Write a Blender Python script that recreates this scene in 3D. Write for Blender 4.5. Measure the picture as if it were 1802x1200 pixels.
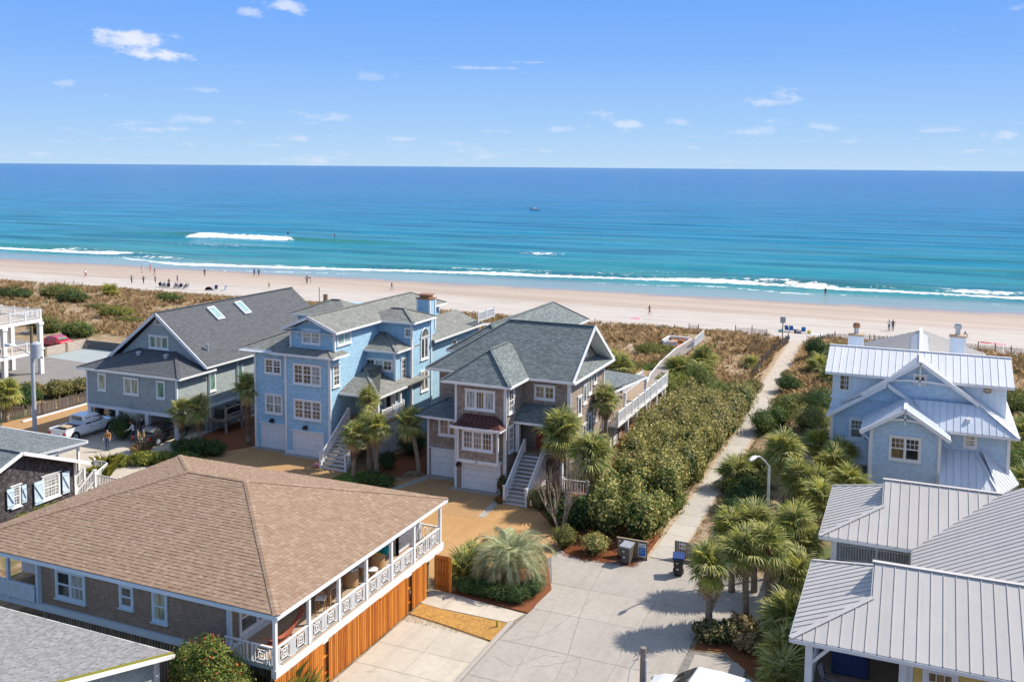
import bpy, bmesh, math, random
import numpy as np
from mathutils import Vector, Matrix
S=bpy.context.scene
for o in list(bpy.data.objects): bpy.data.objects.remove(o)
COL=S.collection
rnd=random.Random(7)
R=math.radians
# ---------------------------------------------------------------- camera
# world: X along the shore (right), Y seaward, Z up, metres
cam=bpy.data.cameras.new('camera'); camo=bpy.data.objects.new('camera',cam); COL.objects.link(camo)
FPX=1680.; PITCH=R(4.8); ROLL=0.0078; YAW=R(23.2); CAMH=22.5
f0=Vector((-math.sin(YAW),math.cos(YAW),0)); r0=Vector((math.cos(YAW),math.sin(YAW),0)); u0=Vector((0,0,1))
fw=f0*math.cos(PITCH)-u0*math.sin(PITCH); up=u0*math.cos(PITCH)+f0*math.sin(PITCH)
rt=r0*math.cos(ROLL)+up*math.sin(ROLL); up2=up*math.cos(ROLL)-r0*math.sin(ROLL)
camo.matrix_world=Matrix(((rt.x,up2.x,-fw.x,0),(rt.y,up2.y,-fw.y,0),(rt.z,up2.z,-fw.z,CAMH),(0,0,0,1)))
cam.sensor_fit='HORIZONTAL'; cam.sensor_width=36; cam.lens=36*FPX/1802
cam.shift_y=-(600-(294+FPX*math.tan(PITCH)))/1802.
cam.clip_start=.5; cam.clip_end=200000
S.camera=camo
# ---------------------------------------------------------------- sky and sun
SUN_AZ=R(47); SUN_EL=R(44)
w=bpy.data.worlds.new('World'); S.world=w; w.use_nodes=True
nt=w.node_tree; N=nt.nodes; LK=nt.links
for n in list(N): N.remove(n)
def wn(t,**k):
    n=N.new(t)
    for a,b in k.items(): setattr(n,a,b)
    return n
def wmath(op,a,b=None,c=None,clamp=False):
    n=N.new('ShaderNodeMath'); n.operation=op; n.use_clamp=clamp
    for i,v in enumerate((a,b,c)):
        if v is None: continue
        if isinstance(v,(int,float)): n.inputs[i].default_value=v
        else: LK.new(v,n.inputs[i])
    return n.outputs[0]
sky=wn('ShaderNodeTexSky',sky_type='NISHITA',sun_disc=False,sun_elevation=SUN_EL,sun_rotation=SUN_AZ,air_density=1.0,dust_density=.6,ozone_density=1.6,altitude=0)
hs=wn('ShaderNodeHueSaturation'); hs.inputs['Saturation'].default_value=.85; hs.inputs['Value'].default_value=1.0
LK.new(sky.outputs[0],hs.inputs['Color'])
tc=wn('ShaderNodeTexCoord'); sx=wn('ShaderNodeSeparateXYZ'); LK.new(tc.outputs['Generated'],sx.inputs[0])
az=wmath('ARCTAN2',sx.outputs[0],sx.outputs[1]); el=wmath('ARCSINE',sx.outputs[2])
def noise(scx,scy,scale,det,off=0):
    cb=wn('ShaderNodeCombineXYZ'); LK.new(wmath('MULTIPLY_ADD',az,scx,off),cb.inputs[0]); LK.new(wmath('MULTIPLY',el,scy),cb.inputs[1])
    n=wn('ShaderNodeTexNoise'); n.inputs['Scale'].default_value=scale; n.inputs['Detail'].default_value=det; n.inputs['Roughness'].default_value=.6
    LK.new(cb.outputs[0],n.inputs['Vector']); return n.outputs[0]
def sstep(v,a,b):
    n=wn('ShaderNodeMapRange',interpolation_type='SMOOTHSTEP'); n.inputs[1].default_value=a; n.inputs[2].default_value=b
    LK.new(v,n.inputs[0]); return n.outputs[0]
n1=noise(9,34,1.0,7,3.1); n2=noise(42,78,1.0,8,1.7)
# many small low clouds, thinning out upwards
band=wmath('SUBTRACT',.625,wmath('MULTIPLY',sstep(el,.10,.02),.085)); low=wmath('ADD',band,wmath('MULTIPLY',sstep(el,.0,.02),.0))
d1=wmath('SUBTRACT',n1,low); m1=wmath('MULTIPLY',sstep(d1,.035,.13),.45)
n3=noise(16,85,1.0,6,8.2); m3=wmath('MULTIPLY',wmath('MULTIPLY',sstep(n3,.58,.72),sstep(el,.07,.03)),.4)
mask=wmath('MAXIMUM',m1,m3)
# the distinct clouds: azimuth, elevation, half sizes, strength
def pixdir(px,py):
    d=rt*((px-901)/FPX)+up2*(-(py-(294+FPX*math.tan(PITCH)))/FPX)+fw; d.normalize()
    return math.atan2(d.x,d.y),math.asin(d.z)
for (px,py,wx,wy,st) in ((232,74,66,27,1.0),(285,96,70,14,1.0),(205,70,40,14,.8),(500,12,50,13,.75),(435,22,36,9,.5),(1382,170,34,16,.6),(1345,180,60,9,.5),(1062,203,26,11,.55),(1108,220,28,10,.6),(850,120,75,4,.4),(935,110,55,3,.3),(270,228,70,7,.55),(350,212,45,9,.4),(712,244,50,8,.5),(1320,232,48,11,.45),(1200,216,28,10,.4),(1762,242,26,12,.55),(525,244,28,8,.5),(1790,14,34,9,.4),(350,158,36,7,.35),(655,135,50,9,.25),(985,228,28,8,.4),(120,147,28,6,.35)):
    a0,e0=pixdir(px,py)
    dx=wmath('DIVIDE',wmath('SUBTRACT',az,a0),wx/FPX); dy=wmath('DIVIDE',wmath('SUBTRACT',el,e0),wy/FPX)
    r2=wmath('ADD',wmath('MULTIPLY',dx,dx),wmath('MULTIPLY',dy,dy))
    v=wmath('ADD',wmath('SUBTRACT',1.0,wmath('POWER',r2,.5)),wmath('MULTIPLY',wmath('SUBTRACT',n2,.5),3.2))
    mask=wmath('MAXIMUM',mask,wmath('MULTIPLY',sstep(v,.05,.95),st))
EXPO=.66; SKYS=.15; kx=1/(SKYS*2**EXPO)
# clear marine air: the low sky goes from pale at the sea line to strong blue, and over into the Nishita sky higher up
cr=wn('ShaderNodeValToRGB'); es=cr.color_ramp.elements; es.new(.3); es.new(.6)
for e_,(p_,c_) in zip(es,((0,(.52,.72,.93)),(.22,(.38,.62,.96)),(.55,(.235,.48,.98)),(1,(.135,.37,.97)))): e_.position=p_; e_.color=(*c_,1)
LK.new(wmath('DIVIDE',el,.21,None,True),cr.inputs[0])
sc=wn('ShaderNodeVectorMath',operation='SCALE'); sc.inputs[3].default_value=kx; LK.new(cr.outputs[0],sc.inputs[0])
bl=wn('ShaderNodeMix',data_type='RGBA'); LK.new(sstep(el,.16,.55),bl.inputs[0]); LK.new(sc.outputs[0],bl.inputs[6]); LK.new(hs.outputs[0],bl.inputs[7])
mx=wn('ShaderNodeMix',data_type='RGBA'); LK.new(mask,mx.inputs[0]); LK.new(bl.outputs[2],mx.inputs[6]); mx.inputs[7].default_value=(.80*kx,.86*kx,1.0*kx,1)
bg=wn('ShaderNodeBackground'); bg.inputs[1].default_value=SKYS; LK.new(mx.outputs[2],bg.inputs[0])
wo=wn('ShaderNodeOutputWorld'); LK.new(bg.outputs[0],wo.inputs[0])
sl=bpy.data.lights.new('sun','SUN'); sl.energy=4.1; sl.angle=R(.5); sl.color=(1,.93,.82)
so=bpy.data.objects.new('sun',sl); COL.objects.link(so)
sd=Vector((math.sin(SUN_AZ)*math.cos(SUN_EL),math.cos(SUN_AZ)*math.cos(SUN_EL),math.sin(SUN_EL)))
so.rotation_euler=sd.to_track_quat('Z','Y').to_euler(); so.location=sd*120
S.view_settings.view_transform='Standard'; S.view_settings.look='None'; S.view_settings.exposure=EXPO; S.view_settings.gamma=1
S.render.engine='CYCLES'
# ---------------------------------------------------------------- materials
MATS={}
def newmat(name):
    m=bpy.data.materials.new(name); m.use_nodes=True; MATS[name]=m
    return m,m.node_tree,m.node_tree.nodes['Principled BSDF']
def nd(t,k,ins={},**at):
    n=t.nodes.new(k)
    for a,b in at.items(): setattr(n,a,b)
    for a,b in ins.items():
        if hasattr(b,'is_linked'): t.links.new(b,n.inputs[a])
        else: n.inputs[a].default_value=b
    return n
def c4(c): return (c[0],c[1],c[2],1)
def mixc(t,f,a,b,bt='MIX'):
    n=t.nodes.new('ShaderNodeMix'); n.data_type='RGBA'; n.blend_type=bt
    for i,v in ((0,f),(6,a),(7,b)):
        if hasattr(v,'is_linked'): t.links.new(v,n.inputs[i])
        else: n.inputs[i].default_value=v if i==0 else c4(v)
    return n.outputs[2]
def ramp(t,f,stops):
    n=t.nodes.new('ShaderNodeValToRGB'); e=n.color_ramp.elements
    while len(e)<len(stops): e.new(.5)
    for i,(p,c) in enumerate(stops): e[i].position=p; e[i].color=c4(c)
    t.links.new(f,n.inputs[0]); return n.outputs[0]
def tcoord(t,kind='UV',scale=(1,1,1)):
    c=t.nodes.new('ShaderNodeTexCoord'); o=c.outputs[kind] if kind!='Pos' else t.nodes.new('ShaderNodeNewGeometry').outputs['Position']
    m=nd(t,'ShaderNodeMapping',{'Vector':o,'Scale':scale}); return m.outputs[0]
def tnoise(t,vec,sc,det=4,ro=.6): return nd(t,'ShaderNodeTexNoise',{'Vector':vec,'Scale':sc,'Detail':det,'Roughness':ro}).outputs[0]
def bump(t,b,h,st,dist=.02):
    n=nd(t,'ShaderNodeBump',{'Height':h,'Strength':st,'Distance':dist}); t.links.new(n.outputs[0],b.inputs['Normal'])
def plain(name,col,rough=.6,var=.12,spec=.5,metal=0,sc=3.0):
    m,t,b=newmat(name); v=tnoise(t,tcoord(t,'Pos'),sc,5)
    lo=[c*(1-var) for c in col]; hi=[min(1,c*(1+var)) for c in col]
    t.links.new(ramp(t,v,((.3,lo),(.7,hi))),b.inputs['Base Color'])
    b.inputs['Roughness'].default_value=rough; b.inputs['Specular IOR Level'].default_value=spec; b.inputs['Metallic'].default_value=metal
    return m
def shingle(name,cols,bw,bh,rough=.85,mort=.012,bst=.5,dirt=.25,mortcol=.45,offs=.5,squash=1):
    """courses of shingles on the UV metres: each shingle its own tone, plus streaks of weather"""
    m,t,b=newmat(name); uv=tcoord(t,'UV')
    br=nd(t,'ShaderNodeTexBrick',{'Vector':uv,'Scale':1.0,'Brick Width':bw,'Row Height':bh,'Mortar Size':mort,'Mortar Smooth':.3,'Bias':0.0,
        'Color1':(0,0,0,1),'Color2':(1,1,1,1),'Mortar':(.5,.5,.5,1)},offset=offs,squash=squash)
    g=nd(t,'ShaderNodeSeparateColor',{'Color':br.outputs[0]}).outputs[0]
    base=ramp(t,g,[(i/(len(cols)-1),c) for i,c in enumerate(cols)])
    nz=tnoise(t,uv,.7,6); nz2=tnoise(t,uv,14,3)
    base=mixc(t,ramp(t,nz,((.3,(0,0,0)),(.75,(dirt,)*3))),base,[c*.55 for c in cols[0]])
    base=mixc(t,ramp(t,nz2,((.3,(0,0,0)),(.7,(.25,)*3))),base,[min(1,c*1.35) for c in cols[-1]])
    dk=mixc(t,br.outputs['Fac'],base,[c*mortcol for c in cols[0]])
    t.links.new(dk,b.inputs['Base Color']); b.inputs['Roughness'].default_value=rough; b.inputs['Specular IOR Level'].default_value=.25
    inv=nd(t,'ShaderNodeMath',{0:1.0,1:br.outputs['Fac']},operation='SUBTRACT').outputs[0]
    hgt=nd(t,'ShaderNodeMath',{0:inv,1:g,2:.4},operation='MULTIPLY_ADD').outputs[0]
    bump(t,b,inv,bst,.02); return m
LEAFK=dict(flower_red=1,straw_red=1.1,grass_dune=1.6,palm_dead=1.6,leaf_dark=1.5,palm_green=1.25,leaf_hedge=1.9,palm_yellow=1.7,pindo_leaf=1.7,leaf_olive=1.8,leaf_brown=1.9,leaf_mid=1.8)
def leafmat(name,cols,rough=.55,trans=.25):
    k=LEAFK.get(name,1.5); cols=[tuple(min(.8,q*k) for q in c) for c in cols]; trans=min(.4,trans+.1)
    m,t,b=newmat(name); ri=t.nodes.new('ShaderNodeNewGeometry').outputs['Random Per Island']
    oi=t.nodes.new('ShaderNodeObjectInfo').outputs['Random']
    s=nd(t,'ShaderNodeMath',{0:oi,1:.25,2:ri},operation='MULTIPLY_ADD').outputs[0]
    s=nd(t,'ShaderNodeMath',{0:s,1:.125},operation='SUBTRACT',use_clamp=True).outputs[0]
    c=ramp(t,s,[(i/(len(cols)-1),k) for i,k in enumerate(cols)])
    t.links.new(c,b.inputs['Base Color']); b.inputs['Roughness'].default_value=max(.6,rough); b.inputs['Specular IOR Level'].default_value=.18
    tr=nd(t,'ShaderNodeBsdfTranslucent',{'Color':c}); mx=nd(t,'ShaderNodeMixShader',{0:trans,1:b.outputs[0],2:tr.outputs[0]})
    t.links.new(mx.outputs[0],t.nodes['Material Output'].inputs[0]); return m
def concrete(name,col,col2,stain=.35,agg=0,rough=.85):
    m,t,b=newmat(name); p=tcoord(t,'Pos')
    a=tnoise(t,p,.35,6,.65); c_=tnoise(t,p,3.0,6,.7); f=tnoise(t,p,40 if not agg else agg,3,.8)
    base=ramp(t,a,((.3,col),(.7,col2)))
    base=mixc(t,ramp(t,c_,((.42,(0,0,0)),(.75,(stain,)*3))),base,[k*.55 for k in col])
    tr=tnoise(t,nd(t,'ShaderNodeMapping',{'Vector':p,'Scale':(1.1,.09,1)}).outputs[0],1.0,5,.7); base=mixc(t,ramp(t,tr,((.5,(0,0,0)),(.72,(.30,)*3))),base,[k*.5 for k in col])
    oil=tnoise(t,p,.9,3,.5); base=mixc(t,ramp(t,oil,((.66,(0,0,0)),(.76,(.4,)*3))),base,[k*.42 for k in col])
    base=mixc(t,ramp(t,f,((.35,(0,0,0)),(.7,(.35 if not agg else .6,)*3))),base,[k*.6 for k in col])
    oi=t.nodes.new('ShaderNodeObjectInfo').outputs['Random']
    base=mixc(t,nd(t,'ShaderNodeMath',{0:oi,1:.16},operation='MULTIPLY').outputs[0],base,(.14,.13,.12))
    t.links.new(base,b.inputs['Base Color']); b.inputs['Roughness'].default_value=rough; b.inputs['Specular IOR Level'].default_value=.2
    bump(t,b,f,.25,.01); return m
plain('white',(.72,.72,.71),.45,.06); plain('white_trim',(.68,.69,.70),.5,.08)
plain('fascia_blue',(.50,.62,.70),.5,.05)
shingle('siding_blue',((.28,.47,.61),(.34,.545,.69),(.40,.605,.74)),.22,.17,.7,.010,.5,.15,.6)
shingle('siding_pale_blue',((.36,.50,.63),(.43,.57,.70),(.48,.62,.74)),.20,.16,.75,.006,.35,.12,.8)
plain('board_white_blue',(.62,.70,.77),.55,.05)
shingle('siding_grey',((.27,.31,.30),(.33,.37,.36),(.38,.42,.41)),.20,.15,.8,.006,.4,.12,.75)
shingle('siding_cedar',((.24,.18,.14),(.355,.275,.215),(.465,.38,.31)),.16,.17,.9,.010,.7,.3,.5)
shingle('siding_dark',((.035,.028,.03),(.075,.062,.064),(.15,.135,.14)),.17,.17,.9,.012,.8,.25,.5)
shingle('siding_tan',((.22,.165,.125),(.27,.205,.155),(.31,.245,.19)),.16,.16,.85,.007,.4,.12,.7)
shingle('siding_yellow',((.62,.42,.10),(.66,.46,.13),(.70,.50,.16)),.18,.18,.7,.006,.3,.1,.8)
shingle('roof_charcoal',((.075,.080,.088),(.095,.10,.108),(.118,.122,.13)),.33,.15,.9,.012,.5,.15,.7)
shingle('roof_greygreen',((.15,.155,.14),(.21,.212,.19),(.27,.27,.245)),.30,.15,.9,.010,.5,.25,.6)
shingle('roof_slate',((.10,.122,.122),(.155,.18,.178),(.22,.245,.242)),.30,.15,.9,.012,.6,.2,.55)
shingle('roof_grey',((.13,.15,.155),(.18,.20,.20),(.23,.25,.25)),.32,.16,.9,.012,.5,.2,.6)
plain('copper',(.13,.055,.045),.45,.25,.5,.5); plain('copper_cap',(.35,.17,.08),.5,.3,.5,.3)
def rooftab(name,cols):
    m,t,b=newmat(name); g=t.nodes.new('ShaderNodeNewGeometry').outputs['Random Per Island']
    base=ramp(t,g,[(i/(len(cols)-1),k) for i,k in enumerate(cols)])
    nz=tnoise(t,tcoord(t,'Pos'),60,2); nz2=tnoise(t,tcoord(t,'Pos'),.45,5)
    base=mixc(t,ramp(t,nz,((.4,(0,0,0)),(.7,(.5,)*3))),base,[c*.6 for c in cols[0]])
    base=mixc(t,ramp(t,nz2,((.5,(0,0,0)),(.85,(.18,)*3))),base,[c*.7 for c in cols[0]])
    t.links.new(base,b.inputs['Base Color']); b.inputs['Roughness'].default_value=.9; b.inputs['Specular IOR Level'].default_value=.2
rooftab('tab_tan',((.285,.188,.125),(.31,.21,.142),(.33,.226,.155),(.375,.268,.192)))
rooftab('tab_grey',((.21,.205,.205),(.245,.24,.24),(.27,.265,.26),(.31,.305,.30)))
def metalroof(name,col,rough):
    m,t,b=newmat(name); p=tcoord(t,'Pos'); oi=t.nodes.new('ShaderNodeObjectInfo').outputs['Random']
    base=mixc(t,nd(t,'ShaderNodeMath',{0:oi,1:.35},operation='MULTIPLY').outputs[0],col,[c*.8 for c in col])
    nz=tnoise(t,nd(t,'ShaderNodeMapping',{'Vector':p,'Scale':(.8,.8,.8)}).outputs[0],1.2,6,.7)
    base=mixc(t,ramp(t,nz,((.4,(0,0,0)),(.8,(.35,)*3))),base,[c*.72 for c in col])
    t.links.new(base,b.inputs['Base Color']); b.inputs['Metallic'].default_value=.0; b.inputs['Specular IOR Level'].default_value=.35; b.inputs['Roughness'].default_value=rough
    st_=tnoise(t,nd(t,'ShaderNodeMapping',{'Vector':p,'Scale':(5,.35,.35)}).outputs[0],1.0,5,.7); base=mixc(t,ramp(t,st_,((.5,(0,0,0)),(.75,(.28,)*3))),base,[c*.66 for c in col]); t.links.new(base,b.inputs['Base Color'])
    bump(t,b,tnoise(t,p,1.3,3),.22,.04)
metalroof('metal_silver',(.72,.72,.72),.5); metalroof('metal_grey',(.52,.485,.45),.6); metalroof('metal_blue',(.62,.66,.71),.5)
def wood(name,cols,sc=(1,1,.06),rough=.7):
    m,t,b=newmat(name); p=tcoord(t,'Pos',tuple(8*k for k in sc)); nz=tnoise(t,p,2.5,6,.7); oi=t.nodes.new('ShaderNodeObjectInfo').outputs['Random']
    s=nd(t,'ShaderNodeMath',{0:oi,1:.5,2:nz},operation='MULTIPLY_ADD').outputs[0]
    s=nd(t,'ShaderNodeMath',{0:s,1:.25},operation='SUBTRACT',use_clamp=True).outputs[0]
    t.links.new(ramp(t,s,[(.2+.6*i/(len(cols)-1),c) for i,c in enumerate(cols)]),b.inputs['Base Color']); b.inputs['Roughness'].default_value=rough
    b.inputs['Specular IOR Level'].default_value=.3; bump(t,b,nz,.2,.01)
wood('wood_orange',((.27,.07,.008),(.47,.15,.018),(.60,.225,.035)))
wood('wood_grey',((.16,.13,.105),(.26,.215,.175),(.34,.29,.25)))
wood('wood_post',((.12,.085,.05),(.2,.15,.09),(.28,.22,.15)))
wood('wood_deck',((.26,.19,.13),(.36,.27,.19),(.44,.34,.25)),(.06,1,1))
wood('wood_red',((.22,.05,.03),(.34,.09,.05),(.40,.13,.08)),(.1,.1,1))
plain('wicker',(.40,.24,.12),.8,.3,.2,0,40)
concrete('concrete_street',(.39,.35,.305),(.455,.41,.36),.35); concrete('concrete_drive',(.52,.46,.37),(.60,.53,.43),.35); concrete('concrete_path',(.46,.42,.36),(.56,.51,.44),.35)
concrete('aggregate',(.47,.265,.105),(.55,.325,.145),.3,18); concrete('asphalt',(.24,.22,.205),(.30,.275,.255),.3)
concrete('lot_pale',(.33,.37,.37),(.40,.44,.43),.2)
plain('joint',(.19,.175,.155),.95,.3); plain('black',(.012,.012,.014),.4,.2); plain('rubber',(.02,.02,.02),.7,.2); plain('dark_metal',(.05,.055,.06),.4,.2,.5,.6)
plain('galvanised',(.50,.53,.56),.4,.12,.5,.6); plain('pole_grey',(.42,.45,.50),.5,.12,.5,.1)
m,t,b=newmat('glass'); b.inputs['Roughness'].default_value=.05; b.inputs['Specular IOR Level'].default_value=.9
oi=t.nodes.new('ShaderNodeObjectInfo').outputs['Random']; pz=tnoise(t,tcoord(t,'Pos'),1.7,3); ps=nd(t,'ShaderNodeMath',{0:oi,1:.55,2:pz},operation='MULTIPLY_ADD').outputs[0]
t.links.new(ramp(t,ps,((.45,(.02,.026,.03)),(.72,(.05,.055,.055)),(.95,(.20,.19,.17)))),b.inputs['Base Color']); bump(t,b,tnoise(t,tcoord(t,'Pos'),.9,2),.12,.15)
def blind(name,c,r=.15):
    m,t,b=newmat(name); p=tcoord(t,'Pos'); nz=tnoise(t,nd(t,'ShaderNodeMapping',{'Vector':p,'Scale':(6,6,1.2)}).outputs[0],1.0,3)
    t.links.new(ramp(t,nz,((.35,[k*.35 for k in c]),(.6,c))),b.inputs['Base Color']); b.inputs['Roughness'].default_value=r; b.inputs['Specular IOR Level'].default_value=.8
blind('glass_pale',(.42,.45,.42)); blind('glass_warm',(.22,.15,.07)); blind('glass_green',(.16,.34,.24)); blind('glass_curtain',(.45,.46,.33)); plain('glass_sky',(.24,.38,.36),.12,.15,.6); plain('board_pale',(.46,.38,.32),.8,.15)
leafmat('palm_green',((.10,.13,.035),(.19,.22,.06),(.30,.30,.09),(.42,.39,.17)),.5,.2); leafmat('palm_dead',((.20,.13,.06),(.30,.21,.10),(.38,.29,.16)),.8,.1)
leafmat('palm_yellow',((.13,.15,.03),(.24,.24,.05),(.34,.31,.08)),.5,.25)
leafmat('pindo_leaf',((.15,.17,.09),(.26,.27,.15),(.40,.39,.24)),.6,.2)
leafmat('leaf_hedge',((.055,.06,.018),(.15,.145,.042),(.26,.225,.075),(.40,.33,.13)),.45,.2)
leafmat('leaf_dark',((.012,.028,.010),(.03,.055,.018),(.055,.085,.028)),.4,.15)
leafmat('leaf_mid',((.03,.055,.015),(.075,.11,.025),(.13,.16,.04)),.45,.2)
leafmat('leaf_yellow',((.07,.09,.02),(.17,.17,.03),(.34,.29,.05)),.5,.25)
leafmat('leaf_brown',((.07,.05,.025),(.14,.11,.05),(.20,.17,.08)),.7,.15)
leafmat('leaf_olive',((.055,.06,.018),(.11,.11,.03),(.19,.17,.05)),.6,.2)
leafmat('grass_dune',((.20,.135,.07),(.31,.215,.115),(.40,.295,.17),(.48,.375,.23)),.85,.25)
leafmat('straw_red',((.22,.07,.03),(.34,.12,.05),(.42,.18,.09)),.9,.1)
leafmat('flower_red',((.45,.03,.02),(.6,.08,.03),(.55,.05,.10)),.5,.2)
plain('bark',(.17,.125,.09),.95,.45,.1,0,14); plain('bark_palm',(.27,.205,.145),.95,.4,.1,0,10); plain('palm_boot',(.25,.145,.075),.95,.4,.1,0,16); plain('bark_pale',(.32,.25,.19),.9,.3,.2,0,10)
plain('mulch',(.20,.075,.035),.95,.45,.1,0,22); plain('lawn_dry',(.44,.235,.065),.95,.3,.1,0,9); plain('lawn_green',(.09,.14,.03),.95,.4,.1,0,6); plain('soil_sand',(.42,.32,.22),.95,.25,.1,0,5)
# car paints and cloth
def paint(n,c,r=.22):
    m,t,b=newmat(n); b.inputs['Base Color'].default_value=c4(c); b.inputs['Roughness'].default_value=r; b.inputs['Coat Weight'].default_value=.6; b.inputs['Coat Roughness'].default_value=.08
    nz=tnoise(t,tcoord(t,'Pos'),2,4); t.links.new(ramp(t,nz,((.3,[k*.92 for k in c]),(.7,c))),b.inputs['Base Color'])
paint('paint_white',(.78,.78,.79)); paint('paint_black',(.018,.016,.018)); paint('paint_red',(.55,.02,.035)); plain('lamp_red',(.5,.02,.02),.25,.1)
for n,c in dict(skin=(.52,.32,.23),skin2=(.32,.19,.13),hair_dark=(.03,.02,.015),hair_light=(.30,.19,.09),cloth_black=(.02,.02,.025),cloth_white=(.75,.75,.75),cloth_navy=(.03,.045,.11),cloth_blue=(.02,.09,.45),cloth_red=(.40,.03,.05),cloth_pink=(.62,.20,.28),cloth_orange=(.42,.19,.07),cloth_grey=(.28,.29,.31),cloth_jean=(.06,.09,.15),cloth_green=(.25,.42,.06),cloth_teal=(.02,.35,.36),cloth_tan=(.45,.34,.22),cloth_purple=(.18,.06,.22),chair_blue=(.03,.16,.45),cloth_yellow=(.60,.45,.06),bin_blue=(.02,.05,.16),bin_brown=(.10,.085,.075),sign_blue=(.02,.13,.45),shutter=(.52,.63,.72),umbrella=(.02,.025,.06)).items(): plain(n,c,.75,.15,.25)
# ---------------------------------------------------------------- mesh helpers
def worg(p):
    v=Vector((0,0,0))
    while p is not None: v+=p.location; p=p.parent
    return v
def tagp(o,label=None,cat=None,group=None,kind=None):
    if label: o['label']=label
    if cat: o['category']=cat
    if group: o['group']=group
    if kind: o['kind']=kind
    return o
def thing(name,label,cat,loc=(0,0,0),rz=0,group=None):
    o=bpy.data.objects.new(name,None); COL.objects.link(o); o.location=loc; o.rotation_euler=(0,0,rz); o.empty_display_size=.3
    return tagp(o,label,cat,group)
def uvmap(me):
    """UVs in metres on every facet: u runs level, v up the slope"""
    n=len(me.loops)
    if n==0: return
    uv=me.uv_layers.new(name='UVMap')
    co=np.empty(len(me.vertices)*3,np.float32); me.vertices.foreach_get('co',co); co=co.reshape(-1,3)
    li=np.empty(n,np.int32); me.loops.foreach_get('vertex_index',li)
    pn=np.empty(len(me.polygons)*3,np.float32); me.polygons.foreach_get('normal',pn); pn=pn.reshape(-1,3)
    lt=np.empty(len(me.polygons),np.int32); me.polygons.foreach_get('loop_total',lt)
    nn=np.repeat(pn,lt,axis=0); h=np.hypot(nn[:,0],nn[:,1]); flat=h<.02; h[flat]=1
    t=np.stack([-nn[:,1]/h,nn[:,0]/h,np.zeros(n)],1); t[flat]=(1,0,0)
    bb=np.cross(nn,t); p=co[li]
    uv.data.foreach_set('uv',np.stack([(t*p).sum(1),(bb*p).sum(1)],1).astype(np.float32).ravel())
FR={'F':(Vector((1,0,0)),Vector((0,-1,0))),'B':(Vector((-1,0,0)),Vector((0,1,0))),'R':(Vector((0,1,0)),Vector((1,0,0))),'L':(Vector((0,-1,0)),Vector((-1,0,0)))}
BOXF=((0,3,2,1),(4,5,6,7),(0,1,5,4),(1,2,6,5),(2,3,7,6),(3,0,4,7))
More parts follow.
